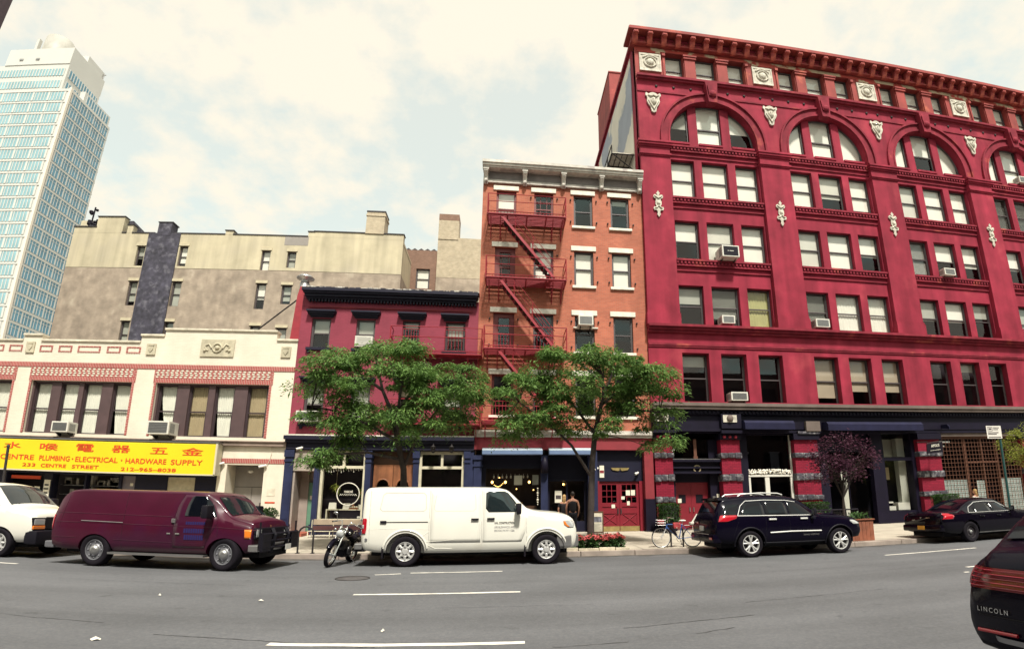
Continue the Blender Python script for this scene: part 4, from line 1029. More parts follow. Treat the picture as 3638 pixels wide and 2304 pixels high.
for a, c in groups:
    for xa in (a-.10, c): jb.box(xa, xa+.10, -.022, .02, 4.36, 6.70)
    for xa in (a-.14, c+.06): jb.box(xa, xa+.08, -.021, -.001, 6.90, 7.32)
jb.build('brick_jamb', mat('red_brick', (0.36,.06,.055), .8, brick=((0.38,0.065,0.06),(0.31,0.05,0.05),(0.5,0.34,0.28),0.2,0.075,0.01)), cr_)
for a, c in groups:
    a2, c2 = a-.05, c+.05; n = int((c2-a2)/.212); ck = MB().box(a2, c2, -.012, -.001, 6.901, 7.319); slots = [0]*6
    for i in range(n):
        for j in range(4):
            xx = a2+(i+.10)*(c2-a2)/n+(.02 if j % 2 else -.02); zz = 6.93+j*.098
            ck.box(xx, xx+.105, -.03, -.0121, zz, zz+.062); slots += [1]*6
            if j < 3: ck.box(xx+.01, xx+.085, -.0125, -.0122, zz+.062, zz+.09); slots += [2]*6
    o = ck.build('checker_brick_panel', M('red_brick'), cr_); o.data.materials.append(M('cream_render')); o.data.materials.append(M('black')); o.data.polygons.foreach_set('material_index', slots)
rr_ = MB()
for a, c in ((-21.07,-20.42),(-20.14,-19.48),(-19.22,-18.12),(-17.83,-17.17),(-16.92,-16.26+.02),(-22.60,-21.92),(-23.6,-22.85)):
    for z in (8.01, 8.255):
        n = int((c-a)/.11)
        for i in range(n): rr_.box(a+(c-a)*i/n, a+(c-a)*(i+.86)/n, -.02, -.001, z, z+.055)
    for z in (8.072, 8.135, 8.198):
        rr_.box(a, a+.075, -.02, -.001, z, z+.052); rr_.box(c-.09, c-.015, -.02, -.001, z, z+.052)
rr_.build('brick_outline', M('red_brick'), cr_)
q = MB(); q.box(-13.52,-12.02,-.05,-.001,7.93,8.72); q.box(-13.42,-12.12,-.035,.0,8.0,8.66)
o = q.build('relief_panel', M('relief_stone'), cr_)
q = MB(); q.tube([(-12.77+.2*math.cos(t*.524),-.06,8.33+.2*math.sin(t*.524)) for t in range(12)], .045, 6, closed=True); q.sphere((-12.77,-.06,8.33), .1, 10)
for s_ in (-1, 1):
    q.tube([(-12.77+s_*.25,-.06,8.3),(-12.77+s_*.38,-.065,8.5),(-12.77+s_*.55,-.06,8.42),(-12.77+s_*.5,-.06,8.25),(-12.77+s_*.4,-.06,8.2)], .04, 6); q.sphere((-12.77+s_*.55,-.06,8.2), .07, 8)
q.build('rosette_carving', M('relief_stone'), o)
for xa in (-21.74, -15.98, -9.92):
    q = MB().box(xa, xa+.42, -.06, -.001, 7.96, 8.46)
    o = q.build('shield_plaque', M('relief_stone'), cr_)
    MB().prism([(xa+.1,8.34),(xa+.32,8.34),(xa+.32,8.22),(xa+.21,8.06),(xa+.1,8.22)], -.09, -.061).box(xa+.08, xa+.34, -.085, -.0611, 8.37, 8.42).build('shield', M('relief_stone'), o)
WG = [[(-27.0,-26.15),(-25.65,-24.8),(-24.5,-23.65),(-23.12,-22.18)],[(-21.05,-20.22),(-19.76,-18.92),(-18.69,-17.83),(-17.32,-16.46)],[(-15.21,-14.37),(-13.83,-12.96),(-12.68,-11.81),(-11.24,-10.36)]]
cur = [[('curtain',1,'white_curtain')]*4,[('curtain',1,'white_curtain'),('curtain',1,'white_curtain'),('curtain',1,'white_curtain'),('swept',.25,'white_curtain')],
       [('swept',.55,'white_curtain'),('curtain',1,'tan_curtain'),('swept',.2,'white_curtain'),('curtain',1,'tan_curtain')]]
for gi, ((a, c), ws) in enumerate(zip(groups, WG)):
    mu_ = MB(); xs = [a]+[v for w_ in ws for v in w_]+[c]
    for i in range(0, len(xs), 2): mu_.box(xs[i], xs[i+1], .12, .34, 4.36, 6.70)
    mu_.box(a, c, .10, .34, 6.64, 6.70); mu_.build('mullion_panel', M('mullion_brown'), cr_)
    for (xa, xc), q in zip(ws, cur[gi]):
        sash_window(cr_, xa, xc, 4.38, 6.64, .2, 'frame_brown', rail=.48, t=.06, blind=q[0], bfrac=q[1], bm=q[2])
MB().box(D0, D1, -.16, .2, 4.0, 4.16).box(D0, D1, -.22, .2, 4.161, 4.2).build('ledge', M('taupe_ledge'), cr_)
MB().box(-22.4, -11.9, -.52, -.2, 4.04, 4.10).build('gutter', M('steel'), cr_)
w_ = MB(); w_.box(-12.1, -11.72, 0, .9, .28, 3.99); w_.box(-10.13, D1, 0, .9, .28, 3.99); w_.box(-11.72, -10.13, 0, .5, 3.2, 3.99); w_.build('entry_wall', M('cream_render'), cr_)
MB().box(-12.1, D1, -.02, -.001, 3.26, 3.46).build('entry_soldier_course', M('soldier_brick'), cr_)
d = MB(); d.box(-11.72, -10.13, .86, .92, 2.3, 3.2); d.box(-11.70, -10.94, .84, .92, .32, 2.28); d.box(-10.92, -10.15, .84, .92, .32, 2.28)
o = d.build('steel_door', M('grey_door'), cr_)
MB().box(-10.55, -10.3, .82, .838, 1.3, 1.62).build('door_vent', M('frame_grey'), o)
MB().sphere((-10.95,.6,2.95), .09, 10, (1.4,1,.8)).build('door_lamp', M('camera_white'), cr_)
MB().box(-9.92, -9.58, -.012, -.001, 1.9, 2.22).build('notice', M('coping'), cr_)
fit_text('NOTICE', -9.95, -9.57, 1.62, 1.67, -.012, .008).build('red_notice', M('sign_red'), cr_) if 0 else MB().box(-9.97, -9.55, -.012, -.001, 1.60, 1.66).build('red_notice', M('sign_red'), cr_)
cd_ = MB().tube([(-9.9,-.02,3.95),(-9.86,-.04,3.7),(-9.92,-.03,3.4),(-10.0,-.03,3.2)], .012, 5); cd_.build('cable', M('coping'), cr_)
# hardware shop front below the sign
s_ = MB(); s_.box(D0, -12.1, .1, .5, 2.62, 4.0); s_.box(D0, -21.65, .1, .5, .28, 2.62); s_.box(-19.85, -19.45, .1, .5, .28, 2.62); s_.box(-17.98, -17.90, .12, .4, .28, 2.62); s_.box(-16.42, -16.3, .12, .4, .28, 2.62); s_.box(-19.45, -16.42, .1, .4, .28, .75); s_.box(-15.72, -14.3, .15, .5, .28, 2.62); s_.box(-13.1, -12.1, .15, .5, .28, 2.62)
s_.build('shop_front', M('slate_paint'), cr_)
MB().quad((-19.45,.3,.75),(-16.42,.3,.75),(-16.42,.3,2.62),(-19.45,.3,2.62)).build('shop_window', M('glass'), cr_)
MB().box(-16.3, -15.72, .2, .3, .28, 2.62).build('shop_side_door', mat('grey_violet', (.16,.14,.17), .5), cr_)
MB().box(-14.3, -13.1, .2, .35, .28, 2.62).build('stone_panel', M('relief_stone'), cr_)
sg = MB()
for i in range(40):
    xx = -19.3+rnd.random()*2.8; zz = rnd.choice([.8,1.3,1.8,2.2]); sg.box(xx, xx+rnd.uniform(.08,.3), .6, .9, zz, zz+rnd.uniform(.12,.42))
sg.build('shop_stock', mat('stock', (.30,.28,.26), .7, var=.6, scale=3, second=(.5,.42,.2), secpos=(.6,.65)), cr_)
sg = MB()
for zz in (.78, 1.28, 1.78, 2.18): sg.box(-19.4, -16.45, .55, .95, zz-.02, zz)
sg.build('shop_shelf', M('steel'), cr_)
MB().box(-21.5, -20.1, .2, .24, 2.36, 2.50).build('red_strip_sign', M('sign_red'), cr_)
MB().box(-21.3, -20.8, .4, .5, 1.6, 2.0).build('blue_crate_display', mat('deep_blue', (.03,.06,.25), .5), cr_)
o = MB().box(-19.78, -19.5, .06, .09, 1.0, 2.35).build('poster_board', M('lintel_stone'), cr_)
mk = MB()
for i in range(6): mk.box(-19.76+rnd.random()*.05, -19.52-rnd.random()*.06, .052, .059, 1.25+i*.17, 1.31+i*.17)
mk.build('poster_print', M('black'), o)
fit_text('80', -19.74, -19.58, 1.05, 1.2, .05, .01, .02).build('poster_number', M('black'), o)
MB().box(-20.4, -20.15, .3, .31, 1.9, 2.05).box(-15.95, -15.82, .19, .199, 2.2, 2.32).build('door_notice', M('lintel_stone'), cr_)
sgn = place('shop_sign', 'long yellow hardware shop sign with red lettering over the shop front', 'sign', (-17, -.4, 3.4))
MB().bbox(-22.4, -11.98, -.52, -.12, 2.72, 4.0, .02).build('sign_board', M('sign_yellow'), sgn)
e = MB(); e.box(-22.42, -11.95, -.54, -.521, 2.68, 2.735); e.box(-12.02, -11.94, -.54, -.1, 2.70, 4.02); e.build('sign_trim', M('sign_edge'), sgn)
tx = MB()
for ch, a, c, z0, z1 in (('水',-21.46,-20.64,3.60,3.87),('喉',-19.76,-18.92,3.56,3.86),('電',-18.10,-17.28,3.55,3.88),('器',-16.50,-15.68,3.55,3.86),('五',-14.80,-14.04,3.54,3.80),('金',-13.45,-12.53,3.51,3.83)):
    t_ = fit_text(ch, a, c, z0, z1, -.535, .012, .012); tx.add(t_.v, t_.f)
tx.build('chinese_lettering', M('sign_red'), sgn)
tx = MB()
for body, a, c, z0, z1 in (('CENTRE',-21.54,-19.95,3.135,3.35),('PLUMBING',-19.70,-18.30,3.125,3.345),('ELECTRICAL',-18.05,-16.16,3.12,3.34),('HARDWARE',-15.82,-14.05,3.11,3.33),('SUPPLY',-13.86,-12.50,3.10,3.32)):
    t_ = fit_text(body, a, c, z0, z1, -.535, .012, .016); tx.add(t_.v, t_.f)
for xx in (-18.175, -15.99): tx.disc((xx,-.53,3.235), .032, n=14, h=.012)
tx.build('shop_lettering', M('sign_red'), sgn)
tx = MB()
for body, a, c, z0, z1 in (('233',-20.44,-19.83,2.86,3.00),('CENTRE',-19.58,-18.42,2.85,2.995),('STREET',-18.16,-16.96,2.84,2.99),('212–965–8038',-15.98,-13.60,2.80,2.95)):
    t_ = fit_text(body, a, c, z0, z1, -.535, .012, .016); tx.add(t_.v, t_.f)
tx.build('address_lettering', M('sign_red'), sgn)
ac_unit('white air conditioner in the second window of the left window group, cream building', -19.42, .1, 4.36, .78, .46, .6)
ac_unit('large white air conditioner at the left end of the right window group, cream building', -15.02, .1, 4.36, .95, .56, .75)
# ------------------------------------------------------------------ rear buildings
mat('beige_render', (0.58,0.51,0.355), 0.85, var=0.12, scale=1.1, streak=.24, bump=.3, bscale=8, second=(0.50,0.44,0.32), secpos=(.5,.7))
mat('taupe_brick', (0.33,0.255,0.185), 0.85, brick=((0.40,0.32,0.245),(0.355,0.285,0.22),(0.41,0.34,0.27),0.22,0.075,0.008), var=0.25, scale=1.6, streak=.15, second=(0.45,0.385,0.30), secpos=(.60,.75))
mat('tar', (0.062,0.058,0.082), 0.8, var=0.45, scale=3.5, second=(0.12,0.115,0.14), secpos=(.52,.66), bump=.3)
mat('tar_cap', (0.05,0.045,0.05), 0.8)
mat('brown_brick', (0.22,.12,.08), 0.85, brick=((0.24,0.13,0.09),(0.20,0.105,0.07),(0.28,0.2,0.15),0.22,0.075,0.008), var=.15)
mat('pale_brick', (0.52,0.44,0.31), 0.85, brick=((0.54,0.46,0.33),(0.48,0.40,0.28),(0.42,0.34,0.25),0.22,0.075,0.008), var=.15)
YB = 16.0; SB = 40.15/36.15
def bb(x, z): return (x*SB, 1.6+(z-1.6)*SB)
be = place('rear_apartment_house', 'old beige and taupe apartment house with a black tarred strip and stepped parapet', 'building', (-24, YB, 0))
wins = [(-25.98,-25.38,17.5,19.03),(-22.9,-22.3,17.52,19.06),(-26.05,-25.42,14.58,16.38),(-22.97,-22.31,14.58,16.39),(-26.06,-25.45,11.6,13.48),(-23.03,-22.39,11.6,13.46),
        (-17.08,-16.46,17.3,18.86),(-15.29,-14.67,17.58,18.82),(-17.12,-16.45,14.5,16.38),(-15.37,-14.69,14.9,16.30),(-17.15,-16.5,11.6,13.3),(-15.4,-14.7,11.5,13.2)]
hs = []
for a, c, z0, z1 in wins:
    (xa, za), (xc, zc) = bb(a, z0), bb(c, z1); hs.append((xa, xc, za, zc))
E0, E1 = -31.0*SB, -7.35*SB
zd = bb(0, 17.36)[1]; zt = bb(0, 20.0)[1]
lo = MB(); wall_grid(lo, E0, E1, 5, zd, YB, YB+.3, [h for h in hs if h[2] < zd-.5]+[(h[0],h[1],h[2]-.001,zd) for h in hs if 0])
lo.quad((E1,YB,5),(E1,YB+12,5),(E1,YB+12,zd),(E1,YB,zd)); lo.build('brick_wall', M('taupe_brick'), be)
ups = MB(); wall_grid(ups, E0, E1, zd, zt, YB-.02, YB+.3, [h for h in hs if h[2] > zd-.5])
ups.quad((E1,YB,zd),(E1,YB+12,zd),(E1,YB+12,zt),(E1,YB,zt))
steps = [(-31.0,-29.36,20.46),(-29.36,-27.35,21.26),(-27.0,-26.6,20.62),(-19.85,-19.3,20.3),(-14.02,-13.6,20.38),(-13.6,-7.35,20.42)]
cap = MB()
for a, c, z in steps:
    (xa, z1), (xc, _) = bb(a, z), bb(c, z); ups.box(xa, xc, YB-.02, YB+.5, zt-.01, z1); cap.box(xa-.06, xc+.06, YB-.08, YB+.56, z1, z1+.07)
ups.box(E0, -27.3*SB, YB+.5, YB+5, zt, bb(0,21.2)[1])
for (a, c, z) in ((-31.0,-14.02,20.0),): pass
ups.build('rendered_wall', M('beige_render'), be)
prev = -27.35
for a, c in ((-27.35,-27.0),(-26.6,-24.9),(-23.5,-19.85),(-19.3,-14.02)):
    cap.box(a*SB, c*SB, YB-.07, YB+.5, zt, zt+.08)
cap.build('parapet_cap', M('tar_cap'), be)
MB().prismx([(YB+.5,zt),(YB+9,zt),(YB+9,zt+.3),(YB+.5,bb(0,21.2)[1])], -27.35*SB, -27.0*SB).build('roof_slope', M('tar'), be)
MB().box(E0+.1, E1-.1, YB+1.1, YB+1.2, 5, zt-.3).build('dark_backing', M('dark_interior'), be)
MB().box(E0, E1, YB+.2, YB+12, zt-.35, zt-.25).build('roof', M('roofing'), be)
st = MB(); st.box(-25.30*SB, -23.0*SB, YB-.10, YB-.021, 5, zt); st.box(-24.70*SB, -23.72*SB, YB-.12, YB+.7, zt-.2, bb(0,20.8)[1]); st.build('tarred_strip', M('tar'), be)
MB().box(-24.75*SB, -23.66*SB, YB-.16, YB+.76, bb(0,20.8)[1], bb(0,20.8)[1]+.08).build('flue_cap', M('tar_cap'), be)
o = MB(); (xa, z0), (xc, z1) = bb(-10.05, 20.4), bb(-8.75, 22.1); o.box(xa, xc, YB-.1, YB+1.2, z0, z1); o.box(xa-.05, xc+.05, YB-.15, YB+1.25, z1-.35, z1-.2); o.build('chimney', M('pale_brick'), be)
MB().box(xa-.03, xc+.03, YB-.13, YB+1.23, z1, z1+.12).build('chimney_cap', M('tar_cap'), be)
MB().box(bb(-15.6,0)[0], bb(-13.95,0)[0], YB-.03, YB-.021, bb(0,19.3)[1], zt-.01).build('grey_patch', M('stone_ledge' if 0 else 'grey_door'), be)
MB().box(E0-.02, E0+.0, YB, YB+12, 5, zt).build('edge_strip', M('brown_brick'), be)
for (xa, xc, za, zc) in hs:
    o = sash_window(be, xa, xc, za, zc, YB+.14, 'frame_grey', t=.08, blind='roller', bfrac=rnd.choice([1,.6,.8]), bm=rnd.choice(['blind','blind','grey_blind']))
    inst('lintel', MB().box(-.08, (xc-xa)+.08, -.05, 0, 0, .22).mesh('lintel', M('beige_render')), be, (xa, YB-.02, zc))
br = place('rear_brick_block', 'brown brick rear block with two pale chimney stacks behind the maroon house', 'building', (-4.5, 20, 0))
YC = 20.0; q_ = lambda x, z: (x*(YC+24.15)/40.15, 1.6+(z-1.6)*(YC+24.15)/40.15)
(xa, za), (xc, zc) = q_(-7.95, 5), q_(-1.0, 21.25)
(w0, wz0), (w1, wz1) = q_(-7.0, 18.0), q_(-5.95, 19.67)
m_ = MB(); wall_grid(m_, xa, xc, 5, zc-.0, YC, YC+.3, [(w0,w1,wz0,wz1)]); m_.build('wall', M('brown_brick'), br)
m_ = MB(); p1, p2 = q_(-5.43, 20), q_(-1.0, 22.35); m_.box(p1[0], p2[0], YC-.25, YC+.5, q_(0,18.9)[1], p2[1]); a1, a2 = q_(-5.43,22), q_(-3.83,24.4); m_.box(a1[0], a2[0], YC-.3, YC+1.2, p2[1]-.2, a2[1]-.6); m_.build('pale_stack', M('pale_brick'), br)
MB().box(a1[0], a2[0], YC-.31, YC+1.21, a2[1]-.6, a2[1]).build('stack_top', M('brown_brick'), br)
MB().box(p1[0], p2[0], YC-.24, YC+.4, 8, q_(0,18.9)[1]-.01).build('lower_stack', M('taupe_brick'), br)
cp = MB()
for i in range(6): cp.prism([(xa+i*.55,zc),(xa+i*.55+.5,zc),(xa+i*.55+.25,zc+.18)], YC, YC+.4)
cp.build('parapet_cap', M('tar_cap'), br)
sash_window(br, w0, w1, wz0, wz1, YC+.12, 'frame_grey', t=.09, blind='roller', bfrac=1)
MB().box(xa+.1, xc-.1, YC+.8, YC+.9, 5, zc-.1).build('dark_backing', M('dark_interior'), br)
sa = place('rooftop_antenna', 'dark spindly rooftop antenna and equipment on the beige parapet by the glass tower', 'antenna', (-33.3, YB+.3, 22.6))
m_ = MB(); m_.tube([(-33.3,YB+.2,22.5),(-33.25,YB+.2,24.4)], .06, 6)
for i in range(26): m_.sphere((-33.6+rnd.random()*.75, YB+.2, 22.6+rnd.random()*(.7 if i < 16 else 1.6)), rnd.uniform(.08,.2), 6)
m_.build('mast', M('black'), sa)
db = place('dark_tower_block', 'tall dark purple-brown brick block cut by the top left corner of the photo', 'building', (-43, 3, 0))
MB().box(-50, -37.2, .5, 7, 0, 60).build('wall', mat('dark_brick', (.07,.045,.055), .8, var=.2), db)
MB().box(-50.2, -37.17, .3, 7.02, 52, 52.6).build('belt_course', M('dark_brick'), db)
# ------------------------------------------------------------------ glass tower
mat('tower_white', (0.58,0.57,0.53), 0.6, var=0.03, scale=.2)
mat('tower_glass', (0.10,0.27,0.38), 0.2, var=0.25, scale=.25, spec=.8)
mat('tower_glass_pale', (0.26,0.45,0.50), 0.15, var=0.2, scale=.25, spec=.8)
mat('tower_pink', (0.76,0.68,0.58), 0.6)
tw = place('glass_tower', 'tall white and blue glass tower with a white crown and curved roof drum', 'building', (-144, 119, 0))
TX, TY0, TY1, TZ = -128.2, 110.0, 128.4, 116.4
CX, CZ0, CZ1 = -131.9, 126.0, 131.9
MB().box(-190, TX, TY0, TY1, 0, TZ).build('shaft', M('tower_white'), tw)
MB().box(-190, CX, TY0+.5, 125, TZ, CZ0).box(-190, CX-.001, TY0+4, TY1-.5, TZ, 119.8).build('setback', M('tower_white'), tw)
MB().box(-153.5, CX, TY0+.3, 125.2, CZ0, CZ1).build('crown', M('tower_white'), tw)
MB().box(-130.5, TX-.6, 116, TY1-.2, TZ, 120.2).build('side_setback', M('tower_white'), tw)
o = MB(); 
for xx in (-149, -143.5): o.box(xx, xx+1.2, TY0+.1, TY0+.31, 127.6, 128.2)
o.build('louvre', M('steel'), tw)
n = 20; dm = MB()
dm.lathe([(4.3,CZ1),(4.0,138.6),(3.7,138.6),(4.0,CZ1)], (-142.2,115.2,0), 'z', 28)
dm.build('roof_drum', mat('drum_grey', (.40,.385,.34), .6, var=.2, scale=.4), tw)
MB().box(-138.5, CX-.6, 117, 125, CZ1, 134.8).build('roof_plant', M('tower_white'), tw)
MB().box(-146.8, -146.0, 111.4, 112.6, CZ1, 137.0).build('roof_fin', M('tower_white'), tw)
MB().tube([(-132.2,124.5,CZ1),(-132.2,124.5,CZ1+2.4)], .15, 5).tube([(-132.9,124.5,CZ1+1.5),(-131.5,124.5,CZ1+2)], .15, 5).build('mast', M('steel'), tw)
fh = 3.9
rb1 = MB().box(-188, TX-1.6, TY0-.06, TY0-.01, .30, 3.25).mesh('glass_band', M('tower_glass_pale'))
mu1 = MB()
for i in range(62):
    xx = -190+i; 
    if xx < TX-1.7: mu1.box(xx, xx+(.22 if i % 5 else .6), TY0-.16, TY0-.061, .30, 3.25)
mu1.box(-190, TX-.3, TY0-.18, TY0-.062, 3.4, 3.6)
mum = mu1.mesh('mullion_row', M('tower_white'))
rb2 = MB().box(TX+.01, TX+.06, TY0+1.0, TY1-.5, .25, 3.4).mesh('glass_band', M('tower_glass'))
mu2 = MB()
for i in range(16): yy = TY0+.9+i*1.12; mu2.box(TX+.061, TX+.14, yy, yy+(.16 if i % 3 else .42), .25, 3.4)
mu2.box(TX+.062, TX+.16, TY0+.3, TY1, 3.4, 3.75); mu2.box(TX+.061, TX+.12, TY0+.9, TY1, 2.5, 2.6)
mum2 = mu2.mesh('mullion_row', M('tower_white'))
for k in range(3, 29):
    z = TZ-fh*(29-k)-.5
    if z < 12: continue
    o = inst('glass_band', rb1, tw, (0,0,z)); inst('mullion_row', mum, o)
    o = inst('glass_band', rb2, tw, (0,0,z)); inst('mullion_row', mum2, o)
for z in (TZ+.9, TZ+5.2):
    o = MB().box(-188, CX-.8, TY0+.42, TY0+.49, z, z+2.6).build('glass_band', M('tower_glass_pale'), tw)
    q = MB()
    for i in range(56):
        xx = -188+i
        if xx < CX-1: q.box(xx, xx+.3, TY0+.3, TY0+.419, z, z+2.6)
    q.build('mullion_row', M('tower_white'), o)
    o = MB().box(CX+.01, CX+.06, TY0+1.2, 124.2, z, z+2.8).build('glass_band', M('tower_glass'), tw)
    q = MB()
    for i in range(12): yy = TY0+1.2+i*1.12; q.box(CX+.061, CX+.2, yy, yy+.24, z, z+2.8)
    q.build('mullion_row', M('tower_white'), o)
o = MB().box(TX-.59, TX-.54, 117, TY1-1, TZ+.5, TZ+3.2).build('glass_band', M('tower_glass'), tw)
q = MB()
for i in range(9): yy = 117+i*1.15; q.box(TX-.539, TX-.4, yy, yy+.22, TZ+.5, TZ+3.2)
q.build('mullion_row', M('tower_white'), o)
MB().box(TX-.5, TX+.2, TY0-.2, TY0+.5, 0, TZ+.3).build('corner_pier', M('tower_pink'), tw)
# ------------------------------------------------------------------ street
struct(MB().quad((-600,-300,-.06),(600,-300,-.06),(600,600,-.06),(-600,600,-.06)).build('ground', M('ground')))
struct(MB().quad((-120,-23.0,0),(120,-23.0,0),(120,-7.2,0),(-120,-7.2,0)).build('road', M('road')))
def slab_side(y0, y1, z0, z1, name):
    mb = MB(); rr2 = random.Random(3)
    nx = 80; ny = max(2, int(abs(y1-y0)/1.5))
    for i in range(nx):
        for j in range(ny):
            xa, xb = -60+120*i/nx, -60+120*(i+1)/nx-.012; ya, yb = y0+(y1-y0)*j/ny, y0+(y1-y0)*(j+1)/ny-.012*(1 if y1 > y0 else -1)
            fz = lambda y: z0+(z1-z0)*(y-y0)/(y1-y0)
            dz = rr2.uniform(-.004,.004)
            mb.quad((xa,ya,fz(ya)+dz),(xb,ya,fz(ya)+dz),(xb,yb,fz(yb)+dz),(xa,yb,fz(yb)+dz))
    struct(mb.build(name, M('sidewalk')))
    struct(MB().quad((-60,y0,z0-.012),(60,y0,z0-.012),(60,y1,z1-.012),(-60,y1,z1-.012)).build('sidewalk_joint', M('kerbstone')))
slab_side(-6.98, .6, .152, .34, 'sidewalk')
kb = MB(); rk = random.Random(9); x = -60
while x < 60:
    l_ = rk.uniform(1.6, 2.8); kb.bbox(x, x+l_-.015, -7.2+rk.uniform(-.012,.012), -6.985, -.05, .15+rk.uniform(-.008,.006), .02); x += l_
struct(kb.build('kerb', M('kerbstone')))
kb = MB().box(-60, 60, -23.2, -23.0, -.05, .15); struct(kb.build('kerb', M('kerbstone')))
struct(MB().quad((-60,-34,.152),(60,-34,.152),(60,-23.2,.152),(-60,-23.2,.152)).build('sidewalk', M('sidewalk')))
def marking(x0, y0, x1, y1, w_):
    n = max(3, int(math.hypot(x1-x0, y1-y0)/.25)); up, dn = [], []
    d = Vector((x1-x0, y1-y0)); d.normalize(); nn = Vector((-d.y, d.x)); r_ = random.Random(int(x0*100))
    for i in range(n+1):
        p = Vector((x0, y0)).lerp(Vector((x1, y1)), i/n); q1 = w_/2+r_.uniform(-.012,.008); q2 = w_/2+r_.uniform(-.012,.008)
        up.append((p.x+nn.x*q1, p.y+nn.y*q1, .004)); dn.append((p.x-nn.x*q2, p.y-nn.y*q2, .004))
    mb = MB()
    for i in range(n): mb.quad(dn[i], dn[i+1], up[i+1], up[i])
    struct(mb.build('lane_marking', M('white_paint')))
for m_ in ((-13.6,-10.45,-11.62,-10.45,.11),(-2.86,-10.88,-2.3,-10.70,.08),(-2.1,-10.57,.06,-10.48,.10),(10.65,-10.21,14.05,-9.97,.11),(-2.61,-13.72,.38,-13.67,.12),(10.21,-13.53,12.6,-13.40,.12),(9.5,-14.19,9.62,-14.2,.09),(-2.65,-17.36,.30,-17.44,.13)): marking(*m_)
mh = MB().lathe([(.001,.006),(.33,.006),(.34,.001)], (-3.2,-11.5,0), 'z', 28).build('manhole_cover', mat('cast_iron', (.085,.078,.08), .6, var=.3, scale=8, bump=.5, bscale=40))
tag(mh, 'dark round manhole cover on the roadway in front of the motorcycle', 'manhole cover')
o = MB().tube([(-3.2+.36*math.cos(t*.2618),-11.5+.36*math.sin(t*.2618),.003) for t in range(24)], .012, 4, closed=True).build('rim', M('iron'), mh)
# scraps of litter on the road
def scrap(label, x, y, s):
    m_ = MB(); r_ = random.Random(int(x*77)); n = 7
    ring = [(s*r_.uniform(.6,1)*math.cos(2*math.pi*i/n), s*.55*r_.uniform(.6,1)*math.sin(2*math.pi*i/n), r_.uniform(.003,.03)) for i in range(n)]
    m_.add(ring+[(0,0,.045)], [(i, (i+1) % n, n) for i in range(n)])
    o = m_.build('paper_scrap', M('lintel_stone')); o.location = (x, y, 0); tag(o, label, 'litter', 'scraps of paper on the roadway')
scrap('crumpled white scrap of paper nearest the bottom left corner', -4.64, -17.41, .085)
scrap('small white scrap of paper on the road in front of the maroon van', -3.91, -14.51, .06)
scrap('tiny pale scrap on the road left of the other paper scraps', -5.81, -14.15, .035)
scrap('tiny pale scrap on the road between the long middle and near lane lines', -1.47, -16.72, .04)
def crack(x0, y0, x1, y1, seed, w_=.012):
    r_ = random.Random(seed); n = int(abs(x1-x0)/.08)+2; up, dn = [], []; off = 0
    for i in range(n+1):
        t = i/n; off += r_.uniform(-.018,.018); off *= .96; y = y0+(y1-y0)*t+off; x = x0+(x1-x0)*t; q = w_*r_.uniform(.2,1.0); up.append((x,y+q,.003)); dn.append((x,y-q,.003))
    mb = MB()
    for i in range(n): mb.quad(dn[i], dn[i+1], up[i+1], up[i])
    struct(mb.build('road_crack', mat('crack', (.035,.033,.034), .95)))
for i, q in enumerate(((-4.2,-17.0,-2.2,-17.35,.014),(-2.1,-17.45,-1.4,-17.5,.01),(-7.5,-16.2,-5.2,-16.5,.008),(1.6,-16.9,3.6,-16.6,.013),(2.4,-17.4,3.0,-17.2,.016),(3.9,-15.6,6.8,-15.2,.008),(-1,-15.1,1.5,-15.15,.006),(4,-12.2,9,-12.0,.007),(-9,-12.4,-5,-12.55,.007),(.6,-17.7,1.5,-17.6,.012))): crack(*q[:4], i, q[4])
mat('gutter_grime', (0.085,0.078,0.072), .92, var=.4, scale=3)
r_ = random.Random(4); lo_ = [(-60+i*.4, -7.62+r_.uniform(-.12,.12), .0018) for i in range(301)]
gm = MB()
for p1, p2 in zip(lo_, lo_[1:]): gm.quad(p1, p2, (p2[0],-7.19,.0018), (p1[0],-7.19,.0018))
struct(gm.build('road_gutter', M('gutter_grime')))
# the block across the street behind the camera (seen only mirrored in glass and paint)
ob2 = place('opposite_loft_block', 'dark brick loft block on the near side of the street, mirrored in car paint', 'building', (0, -34, 0))
hs = [(-58+i*4.0, -55.6+i*4.0, z, z+2.2) for i in range(32) for z in (4.8, 8.6, 12.4)]+[(-58+i*4.0, -55.0+i*4.0, .5, 3.6) for i in range(32)]
m_ = MB(); wall_grid(m_, -60, 72, .1, 16.5, 34, 34.3, hs); m_.v = [(x,-y,z) for x,y,z in m_.v]; m_.build('wall', mat('opposite_brick', (.10,.065,.06), .85, var=.2), ob2)
MB().box(-60, 72, -36, -34.6, 0, 16.5).build('dark_backing', M('dark_interior'), ob2)
# ------------------------------------------------------------------ vehicles
def paint(name, c, rough=.25, coat=1.0, var=.0, **k): return mat(name, c, rough, coat=coat, var=var, scale=1.5, **k)
paint('paint_white', (0.76,0.74,0.66), .3, .6, .03, second=(0.62,0.58,0.50), secpos=(.66,.78))
paint('paint_maroon', (0.058,0.003,0.018), .38, .25, .20, spec=.3, second=(0.042,0.003,0.020), secpos=(.5,.6))
paint('paint_black', (0.003,0.002,0.008), .22, .14, spec=.10)
paint('paint_sedan', (0.003,0.002,0.006), .15, .35, spec=.12)
mat('trim_black', (0.007,0.006,0.011), .55, var=.1, spec=.25)
mat('bright_trim', (0.72,0.71,0.68), .35, metal=.35)
mat('rubber', (0.009,0.007,0.011), .85, var=.25, scale=6, spec=.2)
mat('car_glass', (0.003,0.004,0.007), .06, spec=.35)
mat('car_glass_green', (0.012,0.018,0.02), .03, spec=.7)
mat('red_lens', (0.42,0.008,0.02), .12, coat=1.0)
